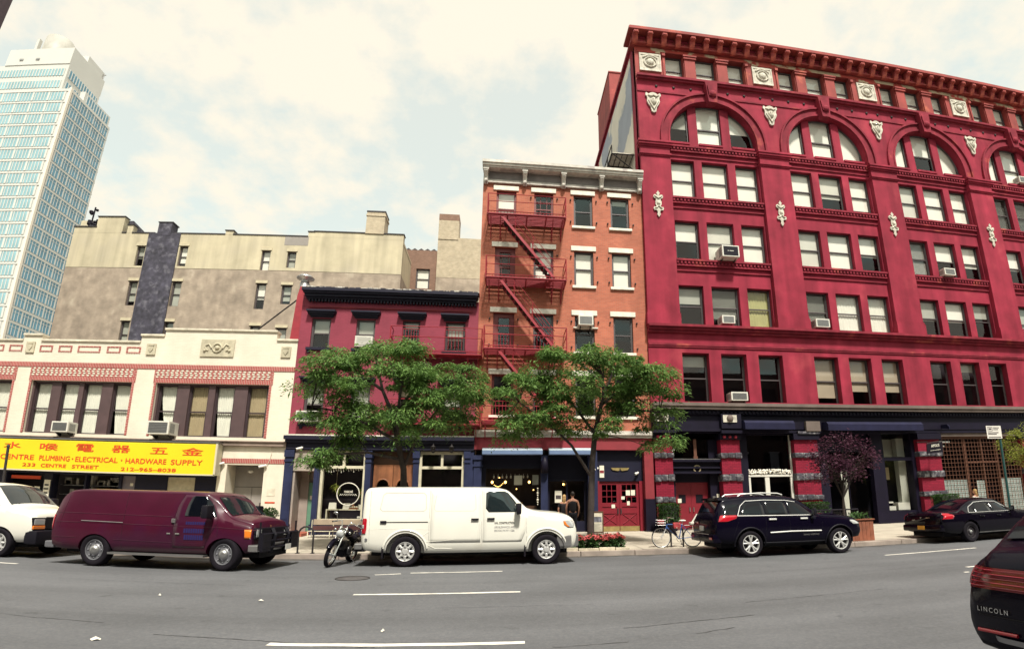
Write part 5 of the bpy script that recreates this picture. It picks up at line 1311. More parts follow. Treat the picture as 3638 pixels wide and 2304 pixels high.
mat('amber_lens', (0.72,0.19,0.02), .15, coat=1.0)
mat('clear_lens', (0.55,0.56,0.55), .08, coat=1.0, metal=.3)
mat('alloy', (0.66,0.65,0.63), .35, metal=.5)
mat('dark_rim', (0.03,0.025,0.03), .45, metal=.3)
mat('gap', (0.004,0.003,0.005), .9)
mat('plate_white', (0.66,0.64,0.60), .5)
mat('plate_orange', (0.75,0.34,0.03), .5)
mat('grey_metal', (0.23,0.23,0.25), .4, metal=.6)
mat('blue_print', (0.012,0.008,0.085), .6)
class Loft:
    """closed car body: smooth sections along x; keys zb zt wl (sill/belt half width) wt (roof half width) belt rc (corner radius)"""
    K = ('zb','zt','wl','wt','belt','rc','crown')
    def __init__(s, st):
        s.x = [a[0] for a in st]; s.p = np.array([a[1:] for a in st], float)
        h = np.diff(s.x)[:, None]; d = np.diff(s.p, axis=0)/h; m = np.zeros_like(s.p)
        m[1:-1] = np.where(d[:-1]*d[1:] > 0, 2*d[:-1]*d[1:]/np.where(d[:-1]+d[1:] == 0, 1, d[:-1]+d[1:]), 0); m[0], m[-1] = d[0], d[-1]
        s.m = m
    def at(s, x):
        x = min(max(x, s.x[0]), s.x[-1]); i = min(max(int(np.searchsorted(s.x, x)-1), 0), len(s.x)-2)
        h = s.x[i+1]-s.x[i]; t = (x-s.x[i])/h
        return ((2*t**3-3*t**2+1)*s.p[i]+(t**3-2*t**2+t)*h*s.m[i]+(-2*t**3+3*t**2)*s.p[i+1]+(t**3-t**2)*h*s.m[i+1])
    def half(s, x):
        zb, zt, wl, wt, belt, rc, crown = s.at(x)
        belt = min(belt, zt-rc-.005)
        P_ = [(0,zb),(wl*.72,zb),(wl-.09,zb+.015),(wl-.035,zb+.08),(wl-.005,zb+.2*(belt-zb)+.05),(wl+.012,zb+.45*(belt-zb)),(wl+.012,zb+.68*(belt-zb)),(wl,zb+.88*(belt-zb)),(wl-.018,belt)]
        zc = zt-rc
        w0 = wl-.018
        for k in (.33,.66,1.0): P_.append((w0+(wt-w0)*k+.012*math.sin(k*3.14), belt+(zc-belt)*k))
        for k in range(1, 6):
            a = k/5*math.pi/2; P_.append((wt-rc*1.3*(1-math.cos(a)), zc+rc*math.sin(a)))
        yy, zz = P_[-1]
        P_ += [(yy*.6, zz+crown*.7), (yy*.25, zz+crown*.96), (0, zz+crown)]
        return P_
    def y(s, x, z):
        P_ = s.half(x)[2:17]; zs = [p[1] for p in P_]; ys = [p[0] for p in P_]
        return float(np.interp(z, zs, ys))
    def z(s, x, y):
        P_ = s.half(x)[11:]; return float(np.interp(abs(y), [p[0] for p in P_][::-1], [p[1] for p in P_][::-1]))
    def mb(s, step=.08):
        xs = []
        for a, b in zip(s.x, s.x[1:]):
            n = max(1, int(math.ceil((b-a)/step))); xs += [a+(b-a)*i/n for i in range(n)]
        xs.append(s.x[-1]); mb = MB(); vs = []; n = None
        for x in xs:
            h = s.half(x); ring = [(x,-y,z) for y, z in h]+[(x,y,z) for y, z in h[-2:0:-1]]; n = len(ring); vs += ring
        fs = [(i*n+j, (i+1)*n+j, (i+1)*n+(j+1)%n, i*n+(j+1)%n) for i in range(len(xs)-1) for j in range(n)]
        fs = [f[::-1] for f in fs]
        fs += [tuple(range(n)), tuple((len(xs)-1)*n+j for j in range(n-1,-1,-1))]
        mb.add(vs, fs, True); return mb
    def body(s, name, m, parent, cuts, sharp=32):
        """cuts: list of (x, z, radius) wheel openings"""
        me = s.mb().mesh(name, M(m))
        bm = bmesh.new(); bm.from_mesh(me); bmesh.ops.recalc_face_normals(bm, faces=bm.faces[:]); bm.to_mesh(me); bm.free()
        o = bpy.data.objects.new(name, me); COL.objects.link(o); tmp = []
        for x, z, r in cuts:
            for sg in (-1, 1):
                w_ = s.at(x)[2]; c = MB(); c.lathe([(.001,-.30),(r,-.30),(r,.30),(.001,.30)], (x, sg*(w_+.02), z), 'y', 40)
                cm = c.mesh('c'); b2 = bmesh.new(); b2.from_mesh(cm); bmesh.ops.remove_doubles(b2, verts=b2.verts[:], dist=.002); bmesh.ops.recalc_face_normals(b2, faces=b2.faces[:]); b2.to_mesh(cm); b2.free()
                co_ = bpy.data.objects.new('c', cm); COL.objects.link(co_); tmp.append(co_)
                md = o.modifiers.new('b', 'BOOLEAN'); md.operation = 'DIFFERENCE'; md.object = co_; md.solver = 'EXACT'
        ev = bpy.data.meshes.new_from_object(o.evaluated_get(bpy.context.evaluated_depsgraph_get()))
        for t in tmp: bpy.data.objects.remove(t)
        bpy.data.objects.remove(o)
        ev.name = name; ev.polygons.foreach_set('use_smooth', [True]*len(ev.polygons)); ev.set_sharp_from_angle(angle=R(sharp))
        ev.materials.clear(); ev.materials.append(M(m))
        r = bpy.data.objects.new(name, ev); COL.objects.link(r); r.parent = parent
        return r
    def side(s, rows, sg=-1, e=.006, nx=6, sub=4, thick=.02):
        """patch lying on the body side; rows = (z, x_left, x_right) from low to high"""
        rr = []
        for (z0,a0,c0), (z1,a1,c1) in zip(rows, rows[1:]):
            for k in range(sub): t = k/sub; rr.append((z0+(z1-z0)*t, a0+(a1-a0)*t, c0+(c1-c0)*t))
        rr.append(rows[-1]); vs = []; n = nx+1
        for z, a, c in rr:
            for i in range(n): x = a+(c-a)*i/nx; vs.append((x, sg*(s.y(x,z)+e), z))
        fs = [(j*n+i, j*n+i+1, (j+1)*n+i+1, (j+1)*n+i) for j in range(len(rr)-1) for i in range(nx)]
        if sg > 0: fs = [f[::-1] for f in fs]
        mb = MB().add(vs, fs, True)
        m_ = len(rr); per = [i for i in range(n)]+[j*n+nx for j in range(1,m_)]+[(m_-1)*n+i for i in range(nx-1,-1,-1)]+[j*n for j in range(m_-2,0,-1)]
        o = len(mb.v); mb.v += [(vs[i][0], vs[i][1]-sg*thick, vs[i][2]) for i in per]
        k = len(per)
        for i in range(k):
            f = (per[i], o+i, o+(i+1)%k, per[(i+1)%k]); mb.f.append(f if sg < 0 else f[::-1]); mb.sm.append(False)
        return mb
    def top(s, xs, ws, e=.008, ny=8, fw=0):
        """patch lying on the upper surface; xs positions, ws half widths there"""
        vs = []; n = ny+1
        for x, w_ in zip(xs, ws):
            for i in range(n): y = -w_+2*w_*i/ny; vs.append((x+fw*e, y, s.z(x,y)+e))
        fs = [(j*n+i, (j+1)*n+i, (j+1)*n+i+1, j*n+i+1) for j in range(len(xs)-1) for i in range(ny)]
        return MB().add(vs, fs, True)
    def line(s, pts, sg=-1, r=.006, e=.0):
        """fold or gap drawn along the side through (x,z) points"""
        q = []
        for (x0,z0), (x1,z1) in zip(pts, pts[1:]):
            n = max(1, int(math.hypot(x1-x0, z1-z0)/.12))
            for i in range(n): t = i/n; q.append((x0+(x1-x0)*t, z0+(z1-z0)*t))
        q.append(pts[-1])
        return MB().tube([(x, sg*(s.y(x,z)+e), z) for x, z in q], r, 4)
def both(f):
    mb = f(-1); m2 = f(1); return mb.add(m2.v, m2.f)
def wheel(parent, x, y, r, w_, kind, sg=-1, steer=0.0, rimr=.62):
    """sg=-1: outer face towards -y"""
    t = MB(); a = rimr*r
    prof = [(a,-w_*.42),(a*1.06,-w_*.5),(r*.86,-w_*.54),(r*.955,-w_*.49),(r*.99,-w_*.36),(r,-w_*.2),(r,w_*.2),(r*.99,w_*.36),(r*.955,w_*.49),(r*.86,w_*.54),(a*1.06,w_*.5),(a,w_*.42)]
    t.lathe(prof, (0,0,0), 'y', 40)
    for q in (-.18, .0, .18): t.lathe([(r*.985,w_*q-.006),(r*1.002,w_*q-.004),(r*1.002,w_*q+.004),(r*.985,w_*q+.006)], (0,0,0), 'y', 40)
    o = t.build('wheel', M('rubber'), parent); o.location = (x, y, r); o.rotation_euler = (0, 0, steer+(0 if sg < 0 else math.pi))
    rm = MB(); of = -w_*.46
    rm.lathe([(a*1.02,of),(a*.99,of-.012),(a*.93,of-.006),(a*.88,of+.05),(a*.86,w_*.3)], (0,0,0), 'y', 36)
    bk_ = MB().lathe([(a*.9,0),(.001,0)], (0,of+.09,0), 'y', 30)
    if kind == 'alloy':
        for i in range(5):
            for d in (-.13, .13):
                t0 = 2*math.pi*i/5+d*.55; t1 = 2*math.pi*i/5+d*1.7
                rm.tube([(.05*math.sin(t0),of+.03,.05*math.cos(t0)),(a*.55*math.sin((t0+t1)/2),of+.012,a*.55*math.cos((t0+t1)/2)),(a*.95*math.sin(t1),of+.012,a*.95*math.cos(t1))], [.030,.024,.026], 6)
        rm.lathe([(.001,of+.0),(.055,of+.002),(.07,of+.03)], (0,0,0), 'y', 16)
    elif kind == 'slots':
        rm.lathe([(a*.90,of+.02),(a*.80,of+.012),(a*.78,of+.03)], (0,0,0), 'y', 32); rm.lathe([(.001,of-.03),(.06,of-.03),(.075,of+.0),(.13,of+.012),(a*.55,of+.006),(a*.58,of+.04)], (0,0,0), 'y', 24)
        for i in range(8):
            t0 = 2*math.pi*i/8; c, s_ = math.cos(t0), math.sin(t0)
            rm.tube([(a*.5*s_,of+.012,a*.5*c),(a*.68*s_,of+.004,a*.68*c),(a*.86*s_,of+.016,a*.86*c)], [.042,.034,.04], 6)
        for i in range(6): t0 = 2*math.pi*i/6+.2; rm.sphere((.10*math.sin(t0),of-.0,.10*math.cos(t0)), .014, 6)
    elif kind == 'hubcap':
        rm.lathe([(a*.90,of+.02),(a*.62,of+.03),(a*.5,of+.01)], (0,0,0), 'y', 32)
        for i in range(8): t0 = 2*math.pi*i/8; rm.sphere((a*.76*math.sin(t0),of+.02,a*.76*math.cos(t0)), .022, 8)
    elif kind == 'steel':
        rm.lathe([(a*.9,of+.05),(a*.75,of+.03),(a*.45,of+.045),(a*.3,of+.02)], (0,0,0), 'y', 32)
    rmo = rm.build('rim', M({'alloy':'alloy','slots':'alloy','hubcap':'grey_metal','steel':'dark_rim'}[kind]), o, sharp=40)
    bk_.build('brake_disc', M('dark_rim'), o)
    if kind == 'hubcap': MB().lathe([(.001,of-.07),(a*.22,of-.065),(a*.40,of-.045),(a*.5,of+.0),(a*.53,of+.02)], (0,0,0), 'y', 28).build('hub_cap', M('steel'), o)
    if kind == 'steel': MB().lathe([(.001,of-.02),(a*.2,of-.016),(a*.27,of+.02)], (0,0,0), 'y', 20).build('hub_cap', M('chrome'), o)
    return o
def underside(parent, x0, x1, w_, z0, z1):
    MB().box(x0, x1, -w_, w_, z0, z1).build('underbody', M('gap'), parent)
def mirror_part(parent, x, y, z, m='trim_black', s=1.0, sg=-1):
    q = MB().bbox(x-.05*s, x+.07*s, y-.24*s if sg < 0 else y+.04, y-.04 if sg < 0 else y+.24*s, z-.02, z+.24*s, .04); q.tube([(x,y+.02*sg*-1,z-.02),(x,y+.1*sg,z+.03)], .025, 6)
    o = q.build('wing_mirror', M(m), parent, sharp=50)
    MB().box(x-.056*s, x-.051*s, (y-.22*s) if sg < 0 else y+.06, (y-.06) if sg < 0 else y+.22*s, z+.02, z+.2*s).build('mirror_glass', M('chrome'), o)
    return o
# ---------------------------------------------------------------- white cargo van
WV = Loft([(-1.14,.50,1.90,.90,.78,1.30,.10,.01),(-1.11,.47,2.00,.95,.82,1.32,.10,.02),(-1.02,.42,2.08,.995,.855,1.34,.10,.03),(-.6,.36,2.10,1.01,.865,1.36,.10,.035),(1.6,.34,2.10,1.01,.865,1.36,.10,.035),(2.3,.34,2.085,1.01,.86,1.36,.10,.035),(2.62,.34,2.02,1.01,.84,1.36,.10,.03),(2.95,.34,1.74,1.005,.83,1.36,.09,.03),(3.22,.34,1.50,1.0,.86,1.34,.08,.03),(3.45,.36,1.43,.995,.90,1.30,.08,.04),(4.0,.38,1.37,.985,.90,1.24,.08,.045),(4.32,.40,1.30,.96,.87,1.18,.08,.04),(4.47,.42,1.20,.91,.80,1.08,.08,.03),(4.55,.46,1.05,.83,.70,.94,.08,.02)])
wv = thing('cargo_van', 'plain white cargo van with a dented side, lettered door and chrome wheels at the kerb', 'van', (-2.50, -8.32, 0), R(2.2))
WV.body('body', 'paint_white', wv, [(0,.40,.49),(3.70,.40,.49)])
underside(wv, -.9, 4.3, .7, .28, .42)
for x in (0, 3.70):
    for sg in (-1, 1): wheel(wv, x, sg*.87, .39, .25, 'slots', sg)
for sg in (-1, 1):
    WV.side([(1.42,2.14,3.02),(1.52,2.06,2.98),(1.75,2.06,2.82),(1.94,2.06,2.66),(1.99,2.14,2.56)], sg, .008).build('side_window', M('car_glass_green'), wv)
    WV.side([(.62,.62,1.93),(1.30,.62,1.93),(2.0,.62,1.93)], sg, .003, 10, 6).build('sliding_door', M('paint_white'), wv) if sg < 0 else None
    d = WV.side([(.62,1.99,3.02),(.9,1.99,3.14),(1.40,1.99,3.14),(1.52,1.99,3.05),(1.80,1.99,2.86),(2.04,1.99,2.60)], sg, .003, 8, 4).build('door', M('paint_white'), wv)
    q = MB().bbox(2.10, 2.30, sg*1.045-.02, sg*1.045+.02, 1.22, 1.27, .012); q.build('handle', M('trim_black'), d)
    if sg < 0: MB().bbox(1.68, 1.88, -1.065, -1.025, 1.21, 1.26, .012).build('handle', M('trim_black'), wv)
    for pts in ([(1.96,.55),(1.96,2.03)],[(.59,.55),(.59,2.03)],[(3.16,.62),(3.16,1.36)],[(-.92,.60),(-.95,2.0)]): WV.line(pts, sg, .0045, -.002).build('panel_gap', M('gap'), wv)
    mirror_part(wv, 2.92, sg*1.0, 1.38, s=1.15, sg=sg)
    arch = lambda x0: both(lambda s_: MB())
for x0 in (0, 3.70):
    k = MB()
    for sg in (-1,):
        k.tube([(x0+.56*math.cos(t), -(WV.y(x0+.56*math.cos(t), .4+.56*math.sin(t))+.0), .40+.56*math.sin(t)) for t in np.linspace(.15, math.pi-.15, 22)], .028, 6)
    k.build('arch_flare', M('paint_white'), wv)
    MB().tube([(x0+.485*math.cos(t), -1.0, .40+.485*math.sin(t)) for t in np.linspace(-.1, math.pi+.1, 22)], .008, 6).build('arch_lip', M('gap'), wv)
WV.line([(-.62,1.17),(.56,1.17)], -1, .012, .002).build('door_track', M('trim_black'), wv)
MB().bbox(-.66, -.50, -1.05, -1.02, 1.14, 1.21, .01).build('track_cap', M('trim_black'), wv)
for x0, x1 in ((-.68,.5),(.70,1.80)):
    rr = [(x0,1.52),(x0+.06,1.46),(x1-.06,1.46),(x1,1.52),(x1-.02,1.88),(x1-.09,1.95),(x0+.12,1.95),(x0+.05,1.88),(x0,1.52)]
    WV.line(rr, -1, .009, -.002).build('panel_crease', mat('crease_shade', (.46,.44,.38), .6), wv)  # grey line paints the shade along the pressed panel edge
WV.line([(-.98,.98),(.0,1.02),(.56,.98)], -1, .006, -.001).build('panel_crease', M('paint_white'), wv)
for pts in ([(.40,.72),(.55,.66),(.9,.67),(1.25,.71)],[(.42,.80),(.60,.92)],[(.5,.60),(.75,.48),(1.2,.46)]): WV.line(pts, -1, .012, -.004).build('dent', M('paint_white'), wv)
WV.top([2.66,2.76,2.88,3.0,3.12,3.2], [.70,.74,.76,.78,.80,.80], .01, 10, 1).build('windscreen', M('car_glass'), wv)
for sg in (-1, 1):
    q = WV.side([(.86,-1.125,-1.02),(1.0,-1.128,-1.0),(1.24,-1.122,-1.0),(1.27,-1.11,-1.02)], sg, .014).build('tail_light', M('red_lens'), wv)
    WV.side([(1.0,-1.12,-1.07),(1.1,-1.12,-1.07)], sg, .017).build('reversing_lamp', M('clear_lens'), q)
    h_ = WV.side([(.98,4.30,4.46),(1.05,4.20,4.47),(1.16,4.16,4.45),(1.18,4.18,4.40)], sg, .012).build('headlight', M('clear_lens'), wv)
    WV.side([(.99,4.29,4.36),(1.06,4.19,4.27),(1.15,4.17,4.22)], sg, .016).build('turn_signal', M('amber_lens'), h_)
bp_ = MB().bbox(4.28, 4.62, -.86, .86, .44, .80, .08); bp_.bbox(3.98, 4.40, -.985, -.80, .46, .78, .05).bbox(3.98, 4.40, .80, .985, .46, .78, .05); bp_.build('bumper', M('steel'), wv, sharp=50)
MB().bbox(4.50, 4.57, -.62, .62, .82, 1.14, .03).build('grille', M('trim_black'), wv)
MB().bbox(-1.30, -1.10, -.95, .95, .46, .62, .03).build('rear_bumper', M('steel'), wv)
MB().box(-1.28, -1.05, -.9, .9, .40, .46).build('tow_step', M('trim_black'), wv)
for x in (.55, 4.22): pass
MB().box(-.60, -.56, -.99, -.70, .22, .52).box(3.10, 3.14, -.99, -.7, .22, .52).build('mud_flap', M('rubber'), wv)
MB().box(-1.145, -1.13, -.012, .012, .62, 1.86).build('rear_door_gap', M('gap'), wv)
WV.line([(-.9,.38),(0,.36)], -1, .01).build('sill_trim', M('gap'), wv)
q = MB()
yb = -(WV.y(2.5, 1.1)+.008)
for body, z0, z1, m_ in (('HNL CONSTRUCTION',1.10,1.16,'gap'),('595 BUSHWICK AVE',.985,1.045,'grey_metal'),('BROOKLYN NY 11206',.895,.955,'grey_metal')):
    t_ = fit_text(body, 2.30, 2.83, z0, z1, yb-.002, .006, .012); t_.build('door_lettering', M(m_), wv)
MB().disc((-1.0,-1.005,.72), .035, n=14, h=.02).build('badge', M('grey_metal'), wv)
def squash(v, s):
    v.scale = (1, 1, s)
    for ch in v.children:
        if ch.name.startswith('wheel'): ch.scale = (1, 1, 1/s); ch.location.z /= s
squash(wv, .972)
# ---------------------------------------------------------------- maroon van
MV = Loft([(-1.30,.52,1.55,.88,.80,1.28,.10,.01),(-1.24,.47,1.72,.96,.82,1.30,.12,.02),(-1.08,.44,1.92,.985,.86,1.32,.08,.03),(-.82,.42,2.05,1.0,.88,1.34,.065,.035),(-.4,.42,2.08,1.005,.885,1.35,.06,.035),(2.2,.42,2.08,1.005,.885,1.35,.06,.035),(2.72,.42,2.05,1.0,.86,1.35,.07,.035),(2.95,.42,1.93,1.0,.80,1.35,.12,.04),(3.20,.42,1.66,.995,.81,1.35,.10,.04),(3.42,.42,1.45,.99,.84,1.30,.08,.04),(3.55,.44,1.41,.985,.88,1.26,.08,.05),(3.80,.46,1.34,.965,.87,1.2,.08,.05),(3.96,.48,1.28,.945,.85,1.14,.08,.04),(4.00,.5,1.18,.92,.82,1.08,.07,.02)])
mv = thing('cargo_van', 'worn maroon cargo van with a black grille guard and silver hub caps', 'van', (-9.80, -9.20, 0), R(-4.6))
mw = 3.36
MV.body('body', 'paint_maroon', mv, [(0,.40,.47),(mw,.40,.47)])
underside(mv, -1.0, 4.1, .7, .34, .5)
for x in (0, mw):
    for sg in (-1, 1): wheel(mv, x, sg*.86, .39, .25, 'hubcap', sg, steer=R(-8) if x else 0)
for sg in (-1, 1):
    MV.side([(1.42,2.30,3.10),(1.50,2.30,3.06),(1.75,2.34,2.92),(1.93,2.40,2.78),(1.97,2.46,2.70)], sg, .008).build('side_window', M('car_glass'), mv)
    d = MV.side([(.58,2.06,2.86),(.9,2.06,2.98),(1.2,2.06,3.14),(1.40,2.06,3.14),(1.70,2.10,2.98),(2.0,2.22,2.74)], sg, .004, 8, 4).build('door', M('paint_maroon'), mv)
    MB().bbox(2.13, 2.24, sg*1.03-.015, sg*1.03+.015, .93, .97, .008).build('handle', M('chrome'), d)
    for pts in ([(2.03,.52),(2.03,1.40),(2.2,2.0)],[(.72,.52),(.72,2.02)],[(-1.02,1.0),(-.9,1.9)],[(3.17,.9),(3.17,1.36)]): MV.line(pts, sg, .0045, -.001).build('panel_gap', M('gap'), mv)
    for pts in ([(-1.2,1.42),(-.2,1.42),(2.0,1.40)],[(-1.26,1.17),(.5,1.17),(3.2,1.14),(4.1,1.08)],[(-.50,.76),(-1.25,.76)],[(.5,.74),(2.9,.70)]): MV.line(pts, sg, .008, .0).build('body_crease', M('paint_maroon'), mv)
    mirror_part(mv, 2.98, sg*1.02, 1.40, s=1.35, sg=sg)
MV.line([(-.42,1.215),(.72,1.20)], -1, .012, .004).build('door_track', M('steel'), mv)
MB().bbox(1.90, 2.0, -1.03, -1.005, .93, .97, .008).build('handle', M('chrome'), mv)
MB().bbox(2.0, 2.10, -1.04, -1.006, 1.24, 1.35, .01).build('hasp', M('steel'), mv)
MB().box(.45, 2.92, -1.09, -.90, .36, .41).build('running_board', M('steel'), mv)
MV.top([2.92,3.0,3.1,3.2,3.3,3.40], [.66,.70,.73,.76,.78,.79], .012, 10, 1).build('windscreen', M('car_glass_green'), mv)
MB().box(2.98, 3.0, -.5, -.3, 1.50, 1.80).build('dash_paper', M('paper'), mv)
wp = MB(); wp.bar((3.42,-.6,1.47),(3.28,-.1,1.62), .01); wp.bar((3.42,.1,1.47),(3.28,.55,1.62), .01); wp.build('wiper', M('trim_black'), mv)
g_ = MB().bbox(3.960, 4.050, -.86, .86, .84, 1.14, .03); g_.build('grille', M('trim_black'), mv)
for sg in (-1, 1):
    MV.side([(.86,3.840,3.980),(1.10,3.820,3.980)], sg, .012).build('turn_signal', M('amber_lens'), mv)
    MB().bbox(4.040, 4.070, sg*.72-.11, sg*.72+.11, .90, 1.10, .01).build('headlight', M('clear_lens'), mv)
    MV.side([(.95,-1.275,-1.22),(1.35,-1.25,-1.2)], sg, .012).build('tail_light', M('red_lens'), mv)
MB().bbox(3.940, 4.180, -.98, .98, .52, .70, .03).build('bumper', M('steel'), mv)
MB().bbox(-1.46, -1.2, -.92, .92, .44, .62, .03).build('rear_bumper', M('grey_metal'), mv)
gd = MB()
for sg in (-1, 1): gd.tube([(4.200,sg*.36,.45),(4.280,sg*.36,.95),(4.200,sg*.36,1.12)], .055, 4); gd.tube([(4.220,sg*.93,.55),(4.230,sg*.93,1.02)], .05, 4); gd.tube([(4.200,sg*.95,.66),(4.200,sg*.95,1.30)], .022, 6)
for z in (.62, .80, .98): gd.bar((4.260,-.94,z),(4.260,.94,z), .035)
gd.box(4.220, 4.290, -.95, -.55, .52, .98).box(4.220, 4.290, .55, .95, .52, .98)
gd.build('grille_guard', M('trim_black'), mv)
MB().box(4.305, 4.313, -.15+.35, .15+.35, .50, .66).build('number_plate', M('plate_white'), mv)
bl = MB()
for z0, z1, a, c in ((1.20,1.28,2.36,2.86),(.98,1.10,2.33,2.86),(.80,.93,2.35,2.84)):
    n = 9
    for i in range(n):
        x = a+(c-a)*i/n; x2 = a+(c-a)*(i+.8)/n; y_ = -(MV.y(x,(z0+z1)/2)+.0095); bl.quad((x,y_,z0),(x2,y_,z0),(x2,y_,z1),(x,y_,z1))
bl.build('faded_blue_lettering', M('blue_print'), mv)
squash(mv, .885)
# ---------------------------------------------------------------- white van at the left edge
EV = Loft([(-4.2,.44,1.9,.95,.82,1.3,.12,.03),(-3.8,.42,2.05,.99,.83,1.34,.13,.03),(-.9,.40,2.06,.995,.83,1.34,.13,.04),(-.55,.40,2.0,.995,.81,1.34,.12,.04),(-.25,.40,1.80,.99,.81,1.34,.11,.04),(.12,.40,1.48,.985,.84,1.32,.09,.04),(.30,.42,1.40,.98,.87,1.26,.08,.05),(.70,.44,1.32,.96,.86,1.2,.08,.05),(.86,.46,1.24,.94,.83,1.12,.08,.04),(.92,.5,1.14,.90,.80,1.02,.07,.02)])
ev = thing('cargo_van', 'white van with a black grille and orange turn signals cut off by the left edge', 'van', (-13.20, -8.32, 0), R(-2))
EV.body('body', 'paint_white', ev, [(0,.39,.47),(-3.4,.39,.47)])
underside(ev, -4, .7, .7, .3, .45)
for x in (0, -3.4):
    for sg in (-1, 1): wheel(ev, x, sg*.86, .38, .25, 'slots', sg)
for sg in (-1, 1):
    EV.side([(1.42,-1.3,-.12),(1.7,-1.25,-.38),(1.93,-1.2,-.62)], sg, .008).build('side_window', M('car_glass_green'), ev)
    EV.side([(.55,-1.4,-.45),(.9,-1.4,-.35),(1.39,-1.4,-.1)], sg, .004, 8, 4).build('door', M('paint_white'), ev)
    MB().bbox(.86, .95, sg*.70-.20, sg*.70+.16, .93, 1.10, .02).build('headlight', M('clear_lens'), ev)
    MB().bbox(.80, .955, sg*.70-.22, sg*.70+.18, .81, .92, .02).build('turn_signal', M('amber_lens'), ev)
    mirror_part(ev, -.35, sg*1.02, 1.40, s=1.2, sg=sg)
EV.top([-.52,-.42,-.3,-.15,0,.1], [.68,.70,.74,.77,.80,.81], .012, 10, 1).build('windscreen', M('car_glass_green'), ev)
MB().bbox(.84, .945, -.50, .50, .80, 1.16, .03).bbox(.84,.94,-.92,.92,.78,1.14,.03).build('grille', M('trim_black'), ev)
bp_ = MB().bbox(.72, 1.10, -.96, .96, .40, .78, .06); bp_.build('bumper', M('trim_black'), ev, sharp=50)
wp = MB(); wp.bar((.12,-.6,1.50),(-.02,-.1,1.64), .01); wp.bar((.12,.1,1.50),(-.02,.55,1.64), .01); wp.build('wiper', M('trim_black'), ev)

squash(ev, .93)
# ---------------------------------------------------------------- black sport utility car
SV = Loft([(-1.05,.52,1.00,.84,.70,.88,.06,.01),(-1.01,.46,1.14,.90,.74,1.0,.06,.02),(-.94,.42,1.27,.925,.73,1.09,.06,.02),(-.80,.40,1.53,.94,.70,1.13,.07,.025),(-.68,.39,1.655,.945,.68,1.15,.08,.03),(-.45,.38,1.695,.95,.67,1.16,.09,.03),(-.1,.34,1.72,.955,.68,1.16,.09,.035),(.9,.33,1.735,.955,.69,1.15,.09,.04),(1.45,.33,1.70,.955,.68,1.13,.09,.04),(1.85,.33,1.55,.955,.69,1.11,.08,.04),(2.25,.34,1.27,.955,.72,1.09,.07,.05),(2.42,.36,1.16,.955,.80,1.06,.06,.05),(3.0,.40,1.12,.945,.82,1.01,.07,.05),(3.45,.44,1.05,.92,.80,.95,.07,.05),(3.66,.46,.97,.86,.74,.87,.07,.03),(3.76,.48,.85,.74,.62,.76,.06,.02)])
sv = thing('parked_suv', 'glossy black sport utility car with silver roof rails parked on the right', 'car', (7.14, -8.12, 0), R(0.8))
SV.body('body', 'paint_black', sv, [(0,.37,.445),(2.915,.37,.445)])
underside(sv, -.8, 3.5, .65, .26, .42)
for x in (0, 2.915):
    for sg in (-1, 1): wheel(sv, x, sg*.83, .375, .25, 'alloy', sg, rimr=.68)
for sg in (-1, 1):
    SV.side([(1.20,-.18,.66),(1.25,-.32,.66),(1.45,-.20,.66),(1.56,-.06,.66)], sg, .006).build('side_window', M('car_glass'), sv) if 0 else None
    SV.side([(1.19,-.30,.50),(1.30,-.27,.50),(1.48,-.12,.50),(1.57,.02,.50)], sg, .007).build('side_window', M('car_glass'), sv)
    SV.side([(1.19,.54,1.24),(1.38,.54,1.24),(1.58,.54,1.24)], sg, .007).build('side_window', M('car_glass'), sv)
    SV.side([(1.17,1.30,2.15),(1.26,1.30,2.06),(1.44,1.30,1.82),(1.55,1.30,1.58)], sg, .007).build('side_window', M('car_glass'), sv)
    SV.side([(1.14,-.80,-.36),(1.28,-.78,-.40),(1.46,-.66,-.26),(1.51,-.58,-.20)], sg, .007).build('side_window', M('car_glass'), sv)
    SV.line([(-.36,1.18),(.5,1.17),(1.3,1.16),(2.18,1.15)], sg, .014, .006).build('chrome_strip', M('bright_trim'), sv)
    SV.line([(-.36,1.18),(-.20,1.46),(0,1.60),(.6,1.62),(1.3,1.60),(1.62,1.55)], sg, .010, .006).build('chrome_strip', M('bright_trim'), sv)
    for pts in ([(.50,.45),(.52,1.18),(.52,1.60)],[(1.27,.45),(1.27,1.18),(1.27,1.60)],[(2.30,.5),(2.36,1.08)],[(-.52,.62),(-.3,1.12)]): SV.line(pts, sg, .006, -.003).build('panel_gap', M('gap'), sv)
    for x in (.60, 1.62): SV.side([(1.04,x,x+.24),(1.085,x,x+.24)], sg, .030, thick=.05).build('handle', M('bright_trim'), sv)
    SV.line([(.62,.68),(1.3,.70),(2.28,.69)], sg, .022, .004).build('side_moulding', M('bright_trim'), sv)
    SV.line([(.42,.40),(2.45,.40)], sg, .03, -.01).build('sill', M('trim_black'), sv)
    mirror_part(sv, 2.02, sg*.95, 1.16, 'trim_black', .8, sg)
    SV.side([(1.02,-.96,-.70),(1.10,-.93,-.42),(1.18,-.88,-.36),(1.20,-.86,-.40)], sg, .012).build('tail_light', M('red_lens'), sv)
    SV.side([(.84,3.40,3.66),(.93,3.30,3.62),(.97,3.30,3.5)], sg, .010).build('headlight', M('clear_lens'), sv)
    MB().tube([(-.15,sg*.56,1.74),(-.05,sg*.56,1.80),(.6,sg*.56,1.83),(1.15,sg*.55,1.81),(1.3,sg*.55,1.76)], .022, 6).build('roof_rail', M('bright_trim'), sv)
